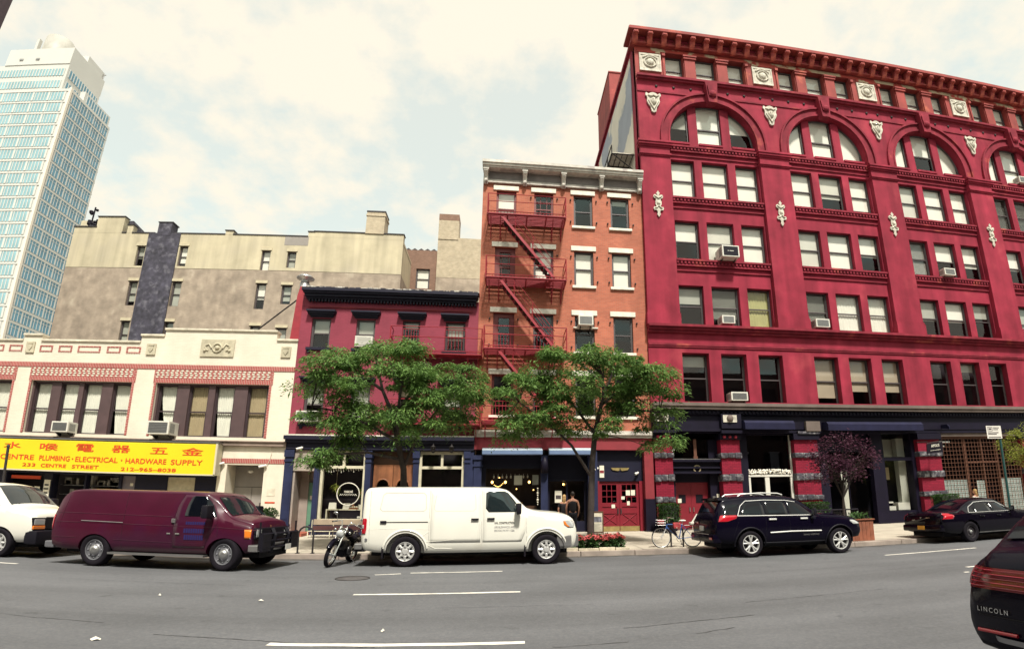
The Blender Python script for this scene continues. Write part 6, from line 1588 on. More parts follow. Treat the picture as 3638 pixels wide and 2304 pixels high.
for x0 in (0, 2.915):
    k = MB()
    for sg in (-1, 1): k.tube([(x0+.47*math.cos(t), sg*(SV.y(x0+.47*math.cos(t), .37+.47*math.sin(t))+.006), .37+.47*math.sin(t)) for t in np.linspace(-.1, math.pi+.1, 22)], .024, 6)
    k.build('arch_moulding', M('trim_black'), sv)
SV.top([1.62,1.75,1.9,2.05,2.2,2.30], [.60,.64,.66,.68,.70,.70], .01, 10, 1).build('windscreen', M('car_glass'), sv)
SV.top([-.94,-.89,-.83,-.77,-.71], [.62,.62,.60,.59,.58], .012, 8, -1).build('rear_window', M('car_glass'), sv)
MB().prismx([(-.66,1.63),(.66,1.63),(.62,1.70),(-.62,1.70)], -.82, -.50).build('spoiler', M('paint_black'), sv)
q = MB().bbox(-1.14, -.86, -.90, .90, .42, .66, .06); q.build('rear_bumper', M('paint_black'), sv, sharp=50)
MB().box(-1.155, -1.14, -.6, .6, .655, .675).build('bumper_trim', M('steel'), sv)
MB().box(-1.072, -1.052, -.02, .28, .74, .88).build('number_plate', M('plate_white'), sv)
MB().box(-1.15, -1.135, -.82, -.62, .52, .58).box(-1.15, -1.135, .62, .82, .52, .58).build('rear_reflector', M('red_lens'), sv)
t_ = fit_text('4x4', -.10, .10, 0, .07, 0, .008, .02); t_.xf(Matrix.Translation((-1.065,.45,.93)) @ Matrix.Rotation(R(-90),4,'Z')); t_.build('badge', M('chrome'), sv)
yb = -(SV.y(1.95,.6)+.004); fit_text('GRAND CHEROKEE', 1.68, 2.20, .575, .615, yb-.003, .006, .015).build('badge_lettering', M('chrome'), sv)
# ---------------------------------------------------------------- black saloon
SD = Loft([(-1.20,.50,.92,.78,.62,.84,.05,.01),(-1.15,.42,.99,.86,.70,.90,.05,.02),(-1.05,.36,1.02,.90,.76,.92,.05,.02),(-.55,.30,1.04,.92,.80,.95,.05,.03),(-.30,.28,1.07,.925,.74,.96,.05,.03),(.05,.27,1.24,.925,.66,.97,.06,.03),(.50,.27,1.40,.925,.63,.97,.07,.035),(.95,.27,1.44,.925,.63,.97,.07,.04),(1.35,.27,1.435,.925,.63,.97,.07,.04),(1.75,.27,1.33,.925,.64,.96,.07,.04),(2.2,.27,1.08,.925,.70,.95,.06,.04),(2.45,.28,.98,.925,.78,.90,.06,.05),(3.0,.30,.95,.915,.80,.86,.06,.06),(3.6,.36,.84,.86,.74,.76,.06,.05),(3.78,.42,.70,.74,.6,.62,.05,.02)])
sn = thing('parked_saloon', 'black four-door saloon car with plain steel wheels and an orange number plate', 'car', (15.63, -7.30, 0), R(4.5))
SD.body('body', 'paint_sedan', sn, [(0,.34,.41),(2.81,.34,.41)])
underside(sn, -1.0, 3.5, .65, .22, .36)
for x in (0, 2.81):
    for sg in (-1, 1): wheel(sn, x, sg*.80, .345, .23, 'steel', sg)
for sg in (-1, 1):
    SD.side([(.99,.30,1.05),(1.10,.30,1.05),(1.28,.50,1.05),(1.31,.58,1.05)], sg, .007).build('side_window', M('car_glass'), sn)
    SD.side([(.99,1.12,2.02),(1.12,1.12,1.86),(1.30,1.12,1.56)], sg, .007).build('side_window', M('car_glass'), sn)
    SD.side([(.99,.02,.26),(1.08,.08,.26),(1.16,.16,.26)], sg, .007).build('side_window', M('car_glass'), sn)
    SD.line([(-.02,.985),(1.0,.985),(2.1,.975)], sg, .008, .005).build('chrome_strip', M('bright_trim'), sn)
    SD.line([(.0,1.0),(.18,1.17),(.55,1.325),(1.0,1.345),(1.55,1.32),(1.95,1.12)], sg, .010, .005).build('chrome_strip', M('bright_trim'), sn)
    for pts in ([(.30,.4),(.34,.98)],[(1.09,.36),(1.09,1.34)],[(2.10,.36),(2.14,.95)]): SD.line(pts, sg, .006, -.003).build('panel_gap', M('gap'), sn)
    for x in (.45, 1.24): SD.side([(.83,x,x+.2),(.865,x,x+.2)], sg, .025, thick=.04).build('handle', M('paint_sedan'), sn)
    SD.line([(.42,.31),(2.38,.30)], sg, .018, .0).build('sill_trim', M('steel'), sn)
    SD.side([(.80,-1.17,-.78),(.90,-1.12,-.70),(.98,-1.08,-.80),(1.0,-1.06,-.92)], sg, .012).build('tail_light', M('red_lens'), sn)
    mirror_part(sn, 1.95, sg*.92, .98, 'paint_sedan', .7, sg)
SD.top([-.22,-.08,.1,.28,.46], [.60,.60,.58,.56,.55], .010, 8, -1).build('rear_window', M('car_glass'), sn)
SD.top([1.52,1.65,1.8,1.95,2.12], [.56,.58,.60,.62,.64], .010, 8, 1).build('windscreen', M('car_glass'), sn)
MB().bbox(-1.28, -1.05, -.84, .84, .40, .62, .05).build('rear_bumper', M('paint_sedan'), sn, sharp=50)
MB().box(-1.292, -1.281, -.15, .15, .46, .59).build('number_plate', M('plate_orange'), sn)
MB().box(-1.215, -1.20, -.35, -.18, .84, .87).disc((-1.205,.05,.86), .03, 'x', 12, .02).box(-1.215, -1.20, .3, .45, .76, .79).build('badge', M('chrome'), sn)
# ---------------------------------------------------------------- near car at the right edge
LV = Loft([(0,.40,.80,.80,.66,.70,.06,.01),(.03,.36,.98,.88,.72,.80,.07,.02),(.10,.33,1.10,.925,.76,.92,.07,.02),(.22,.31,1.16,.945,.78,1.02,.07,.02),(.45,.30,1.36,.955,.74,1.06,.08,.02),(.75,.29,1.56,.96,.69,1.07,.09,.03),(1.1,.28,1.64,.96,.69,1.07,.09,.03),(2.2,.28,1.66,.96,.69,1.06,.09,.04),(2.9,.28,1.56,.96,.69,1.04,.09,.04),(3.6,.30,1.12,.95,.80,1.0,.07,.05),(4.4,.36,1.02,.92,.8,.92,.07,.05),(4.7,.42,.85,.8,.66,.76,.06,.02)])
lv = thing('near_car', 'shiny black car with a full width red rear lamp cut off at the right edge', 'car', (3.92, -20.93, 0), R(0))
LV.body('body', 'paint_black', lv, [(.95,.38,.44),(3.75,.38,.44)])
underside(lv, .4, 4.2, .65, .22, .36)
for x in (.95, 3.75):
    for sg in (-1, 1): wheel(lv, x, sg*.83, .38, .25, 'alloy', sg, rimr=.68)
tl = MB(); n = 22
def rear_x(y, z):
    for i in range(60):
        x = .0+.012*i
        if z <= LV.z(x, 0) and abs(y) <= LV.y(x, z): return x
    return .7
zz = [.83,.865,.90,.935,.97,1.0]; ys = [-.935+1.87*i/n for i in range(n+1)]
vs = [(rear_x(y,z)-.022, y, z) for z in zz for y in ys]
tl.add(vs, [(j*(n+1)+i, (j+1)*(n+1)+i, (j+1)*(n+1)+i+1, j*(n+1)+i+1) for j in range(5) for i in range(n)], True)
o = tl.build('tail_lamp_bar', mat('deep_red_lens', (.13,.002,.008), .2, coat=.3), lv)
q = MB()
for k in range(5): z = .85+k*.033; q.tube([(rear_x(y,z)-.026, y, z) for y in ys], .004, 4)
q.build('lamp_fin', mat('bright_lens', (.30,.010,.030), .3, coat=.3), o)
for sg in (-1, 1): LV.side([(.85,.06,.30),(.92,.10,.36),(.99,.16,.40)], sg, .012).build('tail_light', M('deep_red_lens'), lv)
t_ = fit_text('LINCOLN', -.15, .15, 0, .04, 0, .01, .02, spacing=1.4); t_.xf(Matrix.Translation((rear_x(.62,.66)-.014,.62,.645)) @ Matrix.Rotation(R(-90),4,'Z')); t_.build('tailgate_lettering', M('chrome'), lv)
q = MB()
vs = [(rear_x(y,z)-.02, y, z) for z in (.30+.13,.47) for y in ys]; q.add([(x-.01,y*.75,z) for x,y,z in vs], [(i, n+1+i, n+2+i, i+1) for i in range(n)], True); q.build('bumper_trim', M('grey_metal'), lv)
for sg in (-1, 1): MB().tube([(rear_x(sg*y,.50)-.006, sg*y, .50-.02*(y-.4)) for y in (.40,.5,.6,.7,.78)], .016, 6).build('rear_reflector', M('red_lens'), lv)
LV.top([.28,.38,.5,.62,.72], [.66,.64,.62,.60,.58], .012, 8, -1).build('rear_window', M('car_glass'), lv)
MB().bbox(.62, .95, -.62, .62, 1.585, 1.635, .02).build('spoiler', M('paint_black'), lv)
q = MB().tube([(rear_x(y,.62)-.004,y,.62) for y in ys[2:-2]], .005, 4); q.build('panel_gap', M('gap'), lv)
for sg in (-1, 1): LV.side([(1.10,.95,2.0),(1.3,1.0,2.0),(1.5,1.1,2.0)], sg, .007).build('side_window', M('car_glass'), lv)
# ------------------------------------------------------------------ greenery
def leaf_mat(name, c1, c2, tr=.35, scale=1.6, rough=.55):
    m = bpy.data.materials.new(name); m.use_nodes = True; t = m.node_tree; p = t.nodes['Principled BSDF']
    tc_ = t.nodes.new('ShaderNodeTexCoord'); no = t.nodes.new('ShaderNodeTexNoise'); no.inputs['Scale'].default_value = scale; no.inputs['Detail'].default_value = 8; no.inputs['Roughness'].default_value = .75
    mr = t.nodes.new('ShaderNodeMapRange'); mr.inputs[1].default_value = .32; mr.inputs[2].default_value = .68
    mi = t.nodes.new('ShaderNodeMixRGB'); mi.inputs[1].default_value = (*c1, 1); mi.inputs[2].default_value = (*c2, 1)
    k = t.links.new; k(tc_.outputs['Object'], no.inputs['Vector']); k(no.outputs[0], mr.inputs[0]); k(mr.outputs[0], mi.inputs[0]); k(mi.outputs[0], p.inputs['Base Color'])
    p.inputs['Roughness'].default_value = rough; p.inputs['Specular IOR Level'].default_value = .25
    tl_ = t.nodes.new('ShaderNodeBsdfTranslucent'); ms = t.nodes.new('ShaderNodeMixShader'); ms.inputs[0].default_value = tr
    k(mi.outputs[0], tl_.inputs[0]); k(p.outputs[0], ms.inputs[1]); k(tl_.outputs[0], ms.inputs[2]); k(ms.outputs[0], t.nodes['Material Output'].inputs[0])
    MATS[name] = m; return m
leaf_mat('locust_leaf', (.028,.080,.024), (.22,.36,.09), scale=2.6)
leaf_mat('plum_leaf', (.022,.007,.017), (.11,.035,.065), .25, 4)
leaf_mat('lime_leaf', (.16,.20,.03), (.32,.34,.07))
leaf_mat('hedge_leaf', (.02,.055,.014), (.06,.13,.03), .15, 6)
leaf_mat('begonia_leaf', (.02,.05,.014), (.05,.10,.03), .15, 6)
leaf_mat('begonia_flower', (.60,.06,.07), (.78,.24,.24), .25, 9)
mat('bark', (.050,.037,.032), .9, var=.35, scale=6, bump=.6, bscale=20)
def fronds(P_, D, length, width, droop, r):
    """many bent leaf sprays: P_ base points (n,3), D directions (n,3)"""
    n = len(P_); up = np.array([0,0,1.0])
    D = D/np.linalg.norm(D, axis=1, keepdims=True)
    s = np.cross(D, up)+r.normal(0,.35,(n,3)); s /= np.linalg.norm(s, axis=1, keepdims=True)
    L_ = length*r.uniform(.6,1.25,(n,1)); W_ = width*r.uniform(.6,1.3,(n,1)); dr_ = droop*r.uniform(.4,1.4,(n,1))
    m1 = P_+D*L_*.5+up*L_*.04; m2 = P_+D*L_-up*dr_*L_
    V = np.stack([P_, m1-s*W_*.5, m1+s*W_*.5, m2], 1).reshape(-1,3)
    i = np.arange(n)[:,None]*4
    F = np.concatenate([i+np.array([[0,1,2]]), i+np.array([[1,3,2]])], 0)
    return V, F
def np_mesh(name, V, F, m):
    me = bpy.data.meshes.new(name); k = F.shape[1]
    me.vertices.add(len(V)); me.vertices.foreach_set('co', V.astype(np.float32).ravel())
    me.loops.add(F.size); me.loops.foreach_set('vertex_index', F.astype(np.int32).ravel())
    me.polygons.add(len(F)); me.polygons.foreach_set('loop_start', np.arange(0, F.size, k, dtype=np.int32))
    me.update(calc_edges=True); me.validate(); me.materials.append(M(m)); return me
def canopy(centres, radii, per, length, width, droop, seed, flat=.35):
    r = np.random.default_rng(seed); PP, DD = [], []
    for c, rad in zip(centres, radii):
        a = r.uniform(0, 2*math.pi, per); q = np.sqrt(r.uniform(0, 1, per))*rad
        z = r.normal(0, flat*rad*.45, per)-.35*q*q/rad*r.uniform(.3,1.9,per)
        p = np.stack([c[0]+q*np.cos(a), c[1]+q*np.sin(a), c[2]+z], 1)
        d = np.stack([np.cos(a)+r.normal(0,.5,per), np.sin(a)+r.normal(0,.5,per), r.normal(.05,.25,per)], 1)
        PP.append(p); DD.append(d)
    return fronds(np.concatenate(PP), np.concatenate(DD), length, width, droop, r)
def locust(label, base, trunk, limbs, blobs, seed, n_pads, per=230):
    t = thing('locust_tree', label, 'tree', base)
    B = Vector(base); k = MB()
    k.tube([Vector(p)-B for p in trunk], [.13,.115,.10,.09,.07,.05,.03][:len(trunk)], 9)
    o = k.build('trunk', M('bark'), t)
    k = MB(); rr = random.Random(seed)
    cen, rad = [], []
    for (c, e, w_) in blobs:
        for _ in range(int(n_pads*w_)):
            while True:
                u = Vector((rr.uniform(-1,1), rr.uniform(-1,1), rr.uniform(-1,1)))
                if .25 < u.length < 1: break
            u = u*(u.length**-.35)
            if u.length > 1: u.normalize()
            cen.append((c[0]+u.x*e[0]-B.x, c[1]+u.y*e[1]-B.y, c[2]+u.z*e[2]-B.z)); rad.append(rr.choice([.22,.30,.38,.48,.60])*rr.uniform(.85,1.15))
    nodes = []
    for lm in limbs:
        k.tube([Vector(p)-B for p in lm], [.06,.045,.03,.018,.012][:len(lm)], 6); nodes += [Vector(p)-B for p in lm[1:]]
    nodes += [Vector(p)-B for p in trunk[3:]]
    for c in cen[::2]:
        c = Vector(c); n_ = min(nodes, key=lambda q: (q-c).length+max(0, q.z-c.z)); mid = n_.lerp(c, .55)+Vector((0,0,.10)); k.tube([n_, mid, c], [.022,.014,.006], 4)
    k.build('branch', M('bark'), t)
    V, F = canopy(cen, rad, per, .17, .055, .38, seed)
    o = bpy.data.objects.new('crown', np_mesh('crown', V, F, 'locust_leaf')); COL.objects.link(o); o.parent = t
    return t
locust('leafy green locust tree standing behind the white van in front of the maroon house', (-3.0,-6.2,.15),
       [(-3.0,-6.2,.0),(-3.08,-6.2,1.4),(-3.15,-6.2,2.7),(-3.38,-6.2,3.6),(-3.62,-6.2,4.5),(-3.98,-6.2,5.3),(-4.3,-6.1,6.4)],
       [[(-3.15,-6.2,2.75),(-2.75,-6.3,3.8),(-2.1,-6.4,4.7),(-1.5,-6.5,5.4)],[(-3.38,-6.2,3.6),(-4.3,-6.5,4.1),(-5.3,-6.7,4.5),(-6.0,-6.8,4.6)],[(-3.62,-6.2,4.5),(-3.0,-5.8,5.4),(-2.5,-5.5,6.3)],[(-3.98,-6.2,5.3),(-5.0,-6.0,6.0),(-5.9,-6.0,6.7)],[(-3.38,-6.2,3.6),(-3.3,-7.0,4.4),(-3.1,-7.6,5.2)],[(-3.2,-6.2,3.0),(-4.2,-6.6,3.2),(-5.2,-6.9,3.1)]],
       [((-3.9,-6.2,5.6),(2.2,1.9,1.55),.44),((-5.4,-6.4,5.2),(1.2,1.2,1.7),.16),((-1.9,-6.3,5.2),(1.3,1.5,1.15),.22),((-5.5,-6.6,3.55),(.75,.8,.8),.08),((-3.2,-6.6,4.1),(1.7,1.3,.5),.10)], 11, 168, 205)
locust('leafy green locust tree rising from the red flower bed before the brick tenement', (2.95,-6.2,.15),
       [(2.94,-6.2,.0),(2.95,-6.2,1.1),(3.03,-6.2,2.9),(3.14,-6.2,3.9),(3.38,-6.2,4.9),(3.6,-6.2,5.5),(3.9,-6.2,6.3)],
       [[(2.96,-6.2,2.5),(2.3,-6.3,3.5),(1.4,-6.5,4.3),(.5,-6.6,4.9)],[(3.14,-6.2,3.9),(2.4,-5.9,5.0),(1.5,-5.7,5.8)],[(3.38,-6.2,4.9),(4.4,-6.3,5.7),(5.4,-6.4,6.2)],[(3.2,-6.2,4.2),(4.3,-6.5,4.7),(5.3,-6.7,4.6)],[(3.2,-6.2,4.2),(3.3,-7.0,5.0),(3.2,-7.6,5.6)],[(3.6,-6.2,5.5),(3.0,-6.0,6.2),(2.4,-5.8,6.7)]],
       [((3.1,-6.2,5.95),(2.3,1.8,1.2),.42),((.9,-6.3,5.0),(1.25,1.4,1.05),.20),((4.8,-6.3,5.5),(1.25,1.4,1.15),.22),((5.4,-6.5,4.0),(.7,.8,.8),.05),((2.6,-6.5,4.3),(1.6,1.2,.5),.08),((.4,-6.5,4.1),(.7,.8,.4),.05)], 23, 154, 205)
def small_tree(name, label, base, trunk, blobs, leafm, n_pads, per, seed, ll, lw):
    t = thing(name, label, 'tree', base); B = Vector(base); k = MB()
    k.tube([Vector(p)-B for p in trunk], [.05,.045,.04,.03][:len(trunk)], 7); k.build('trunk', M('bark'), t)
    rr = random.Random(seed); cen, rad = [], []; k = MB(); top = Vector(trunk[-1])-B
    for c, e, w_ in blobs:
        for _ in range(int(n_pads*w_)):
            while True:
                u = Vector((rr.uniform(-1,1), rr.uniform(-1,1), rr.uniform(-1,1)))
                if u.length < 1: break
            p = Vector((c[0]+u.x*e[0], c[1]+u.y*e[1], c[2]+u.z*e[2]))-B; cen.append(p[:]); rad.append(rr.uniform(.16,.34))
            if _ % 2 == 0: k.tube([Vector(trunk[-2 if _ % 4 else -1])-B, (top+p)/2+Vector((0,0,.08)), p], [.018,.011,.004], 4)
    k.build('branch', M('bark'), t)
    V, F = canopy(cen, rad, per, ll, lw, .3, seed, flat=.9)
    o = bpy.data.objects.new('crown', np_mesh('crown', V, F, leafm)); COL.objects.link(o); o.parent = t; return t
small_tree('purple_plum_tree', 'small purple-leaved tree in a wooden planter behind the black sport utility car', (11.97,-6.5,.6), [(11.97,-6.5,.55),(11.98,-6.5,1.2),(12.0,-6.5,1.6),(12.02,-6.5,2.1)],
           [((12.1,-6.5,3.1),(1.15,.8,.85),.6),((11.3,-6.5,2.75),(.75,.6,.5),.2),((12.9,-6.5,3.1),(.6,.6,.6),.2)], 'plum_leaf', 80, 36, 31, .10, .085)
small_tree('lime_tree', 'yellow-green young tree at the right edge beside the bus stop sign', (22.9,-5,.2), [(22.9,-5,.15),(22.92,-5,1.4),(22.95,-5,2.4),(23.0,-5,3.2)],
           [((22.9,-5,3.5),(1.5,1.2,1.0),1.0)], 'lime_leaf', 90, 60, 37, .12, .06)
def hedge(label, x0, x1, y0, y1, z0, z1, zp, potm, name='potted_shrub', rnd_=.0, n=1500, pot=True, seed=4):
    t = thing(name, label, 'shrub', ((x0+x1)/2, (y0+y1)/2, zp)); B = np.array([(x0+x1)/2, (y0+y1)/2, zp]); r = np.random.default_rng(seed)
    if rnd_ > 0:
        u = r.normal(0, 1, (n,3)); u /= np.linalg.norm(u, axis=1, keepdims=True); q = r.uniform(.55,1.0,(n,1))**.5
        c = np.array([(x0+x1)/2,(y0+y1)/2,(z0+z1)/2]); e = np.array([(x1-x0)/2,(y1-y0)/2,(z1-z0)/2]); p = c+u*q*e*(1+.18*np.sin(u[:,:1]*7+u[:,2:]*5)); d = u
    else:
        p = r.uniform(0,1,(n,3)); ax = r.integers(0,3,n); sd_ = r.integers(0,2,n); p[np.arange(n), ax] = sd_+r.normal(0,.03,n); d = (p-.5)*2
        p = np.array([x0,y0,z0])+p*np.array([x1-x0,y1-y0,z1-z0])
    V, F = fronds(p-B-d*.03, d+r.normal(0,.5,(n,3))+np.array([0,0,.35]), .09, .05, .1, r)
    o = bpy.data.objects.new('foliage', np_mesh('foliage', V, F, 'hedge_leaf')); COL.objects.link(o); o.parent = t
    c_ = MB(); s_ = .88
    if rnd_ > 0: c_.sphere(((0),0,(z0+z1)/2-zp), 1, 14, ((x1-x0)/2*s_*.8,(y1-y0)/2*s_*.8,(z1-z0)/2*s_*.8))
    else: c_.bbox((x0-x1)/2*s_, (x1-x0)/2*s_, (y0-y1)/2*s_, (y1-y0)/2*s_, z0-zp, z1-zp-.05, .05)
    c_.build('inner_twigs', mat('twig', (.012,.018,.008), .9), t)
    if pot:
        w_ = (x1-x0)/2*.8
        k = MB(); k.lathe([(w_*.75,0),(w_*.95,(z0-zp)*.9+.05),(w_,(z0-zp)+.06),(w_*.9,(z0-zp)+.06),(.001,z0-zp+.02)], (0,0,0), 'z', 20); k.build('pot', M(potm), t)
    return t
hedge('dark bushy shrub in a pot between the maroon van and the slate blue shop column', -9.95, -9.02, -1.35, -.6, .75, 1.42, .30, 'black', rnd_=1, seed=5)
hedge('clipped square box shrub in a black pot left of the red double door', 6.82, 7.66, -1.4, -.7, .78, 1.50, .28, 'black', n=2200, seed=6)
hedge('low clipped box hedge behind the bonnet of the black sport utility car', 13.75, 14.75, -1.4, -.7, 1.0, 1.46, .28, 'black', n=1600, seed=7)
hedge('low clipped box hedge behind the boot of the black saloon', 20.85, 22.0, -1.4, -.7, 1.1, 1.62, .28, 'black', n=1600, seed=8)
pl_ = thing('wooden_planter', 'reddish wooden planter box in front of the black sport utility car', 'planter', (12.18,-6.6,.15))
k = MB()
for i in range(8): k.bbox(-.62+i*.155, -.62+i*.155+.148, -.34, -.30, 0, .70, .006); k.bbox(-.62+i*.155, -.62+i*.155+.148, .30, .34, 0, .70, .006)
for i in range(4): k.bbox(.59, .63, -.30+i*.15, -.30+i*.15+.145, 0, .70, .006); k.bbox(-.63,-.59,-.30+i*.15,-.30+i*.15+.145,0,.70,.006)
k.build('box', mat('planter_wood', (.26,.085,.045), .7, var=.3, scale=4, streak=.2), pl_)
MB().bbox(-.66,.66,-.38,-.28,.70,.74,.01).bbox(-.66,.66,.28,.38,.70,.74,.01).bbox(.58,.66,-.28,.28,.70,.74,.01).bbox(-.66,-.58,-.28,.28,.70,.74,.01).build('rim', M('planter_wood'), pl_)
MB().box(-.58,.58,-.3,.3,.5,.62).build('soil', mat('soil', (.03,.02,.015), .95), pl_)
r = np.random.default_rng(3); n = 260
p = np.stack([r.uniform(-.1,.55,n), r.uniform(-.28,.28,n), r.uniform(.62,.92,n)], 1); V, F = fronds(p, r.normal(0,1,(n,3))+np.array([0,0,.8]), .13, .06, .2, r)
o = bpy.data.objects.new('foliage', np_mesh('foliage', V, F, 'hedge_leaf')); COL.objects.link(o); o.parent = pl_
# flower bed round the second locust tree
fb_ = thing('flower_bed', 'raised tree pit edged with pale stone strips and filled with red begonias', 'flower bed', (2.95,-6.5,.15))
k = MB(); rr = random.Random(2)
for a, c in ((-1.1,-.55),(-.54,.1),(.11,.62),(.63,1.08)):
    k.bbox(a, c-.01, -.62+rr.uniform(-.02,.02), -.50, -.02, .08+rr.uniform(-.01,.02), .015); k.bbox(a, c-.01, .72, .84, -.02, .09, .015)
k.bbox(-1.12,-1.02,-.5,.74,-.02,.085,.015).bbox(.98,1.08,-.5,.74,-.02,.085,.015)
k.build('edging', mat('edge_stone', (.55,.48,.36), .85, var=.3, scale=4), fb_)
MB().box(-1.03,.99,-.52,.74,-.02,.06).build('soil', M('soil'), fb_)
def begonia_meshes(seed):
    r = np.random.default_rng(seed); n = 150
    u = r.normal(0,1,(n,3)); u[:,2] = abs(u[:,2]); u /= np.linalg.norm(u, axis=1, keepdims=True); p = u*np.array([.19,.19,.30])*r.uniform(.5,1,(n,1))+np.array([0,0,.02])
    V, F = fronds(p, u+r.normal(0,.4,(n,3)), .10, .075, .2, r); lf = np_mesh('leaves', V, F, 'begonia_leaf')
    n = 26; a = r.uniform(0,6.28,n); q = np.sqrt(r.uniform(0,1,n))*.19
    c = np.stack([q*np.cos(a), q*np.sin(a)-.03, .34-.55*q+r.normal(0,.02,n)], 1); PP = np.repeat(c, 6, 0); b = np.tile(np.arange(6)*1.047, n)
    D = np.stack([np.cos(b), np.sin(b)-.35, np.full(6*n,.4)], 1); V, F = fronds(PP, D, .055, .06, .2, r)
    return lf, np_mesh('blossoms', V, F, 'begonia_flower')
BG = [begonia_meshes(s) for s in (1,2,3)]
i = 0
for yy in (-.30, .05, .42):
    for xx in (-.80,-.45,-.10,.24,.55,.82):
        if abs(xx) < .15 and yy > .2: continue
        b = thing('begonia', 'red begonia plant with small blossoms growing in the edged tree pit', 'flowers', (2.95+xx+rr.uniform(-.05,.05), -6.5+yy, .19), rr.uniform(0,6), 'red begonias in the tree pit')
        b.scale = (1,1,rr.uniform(.95,1.3)); lf, bl_ = BG[i % 3]; i += 1
        o = bpy.data.objects.new('leaves', lf); COL.objects.link(o); o.parent = b
        o = bpy.data.objects.new('blossoms', bl_); COL.objects.link(o); o.parent = b
# hanging plants in the shop window
for lb, x, z in (('spiky green hanging plant in the left part of the ringed shop window', -7.15, 2.28), ('trailing green hanging plant at the right side of the ringed shop window', -6.03, 2.10)):
    t = thing('hanging_plant', lb, 'plant', (x,.45,z)); r = np.random.default_rng(int(-x*10)); n = 90; u = r.normal(0,1,(n,3)); V, F = fronds(np.zeros((n,3))+r.normal(0,.04,(n,3)), u+np.array([0,0,.4]), .26, .03, .5, r)
    o = bpy.data.objects.new('leaves', np_mesh('leaves', V, F, 'lime_leaf')); COL.objects.link(o); o.parent = t
    MB().lathe([(.03,-.1),(.08,0),(.07,.0)], (0,0,0), 'z', 10).build('pot', M('wood'), t); MB().tube([(0,0,0),(0,0,3.2-z)], .008, 5).build('cord', M('tan_curtain'), t)
# ------------------------------------------------------------------ people
mat('skin', (.50,.24,.16), .55); mat('hair_blond', (.50,.30,.12), .6, var=.3, scale=30); mat('hair_dark', (.02,.012,.01), .6, var=.2, scale=30)
mat('cloth_black', (.012,.009,.014), .85, var=.2); mat('cloth_dark', (.03,.03,.045), .85, var=.2); mat('cloth_white', (.7,.66,.6), .85)
def skin(name, pts, edges, m, parent, sub=2, root=0):
    me = bpy.data.meshes.new(name); me.from_pydata([p[:3] for p in pts], edges, []); o = bpy.data.objects.new(name, me); COL.objects.link(o)
    o.modifiers.new('s', 'SKIN'); sv_ = me.skin_vertices[0].data
    for i, p in enumerate(pts): sv_[i].radius = (p[3], p[4] if len(p) > 4 else p[3]); sv_[i].use_root = (i == root)
    md = o.modifiers.new('u', 'SUBSURF'); md.levels = md.render_levels = sub
    em = bpy.data.meshes.new_from_object(o.evaluated_get(bpy.context.evaluated_depsgraph_get())); bpy.data.objects.remove(o)
    em.name = name; em.polygons.foreach_set('use_smooth', [True]*len(em.polygons)); em.materials.append(M(m))
    r = bpy.data.objects.new(name, em); COL.objects.link(r); r.parent = parent; return r
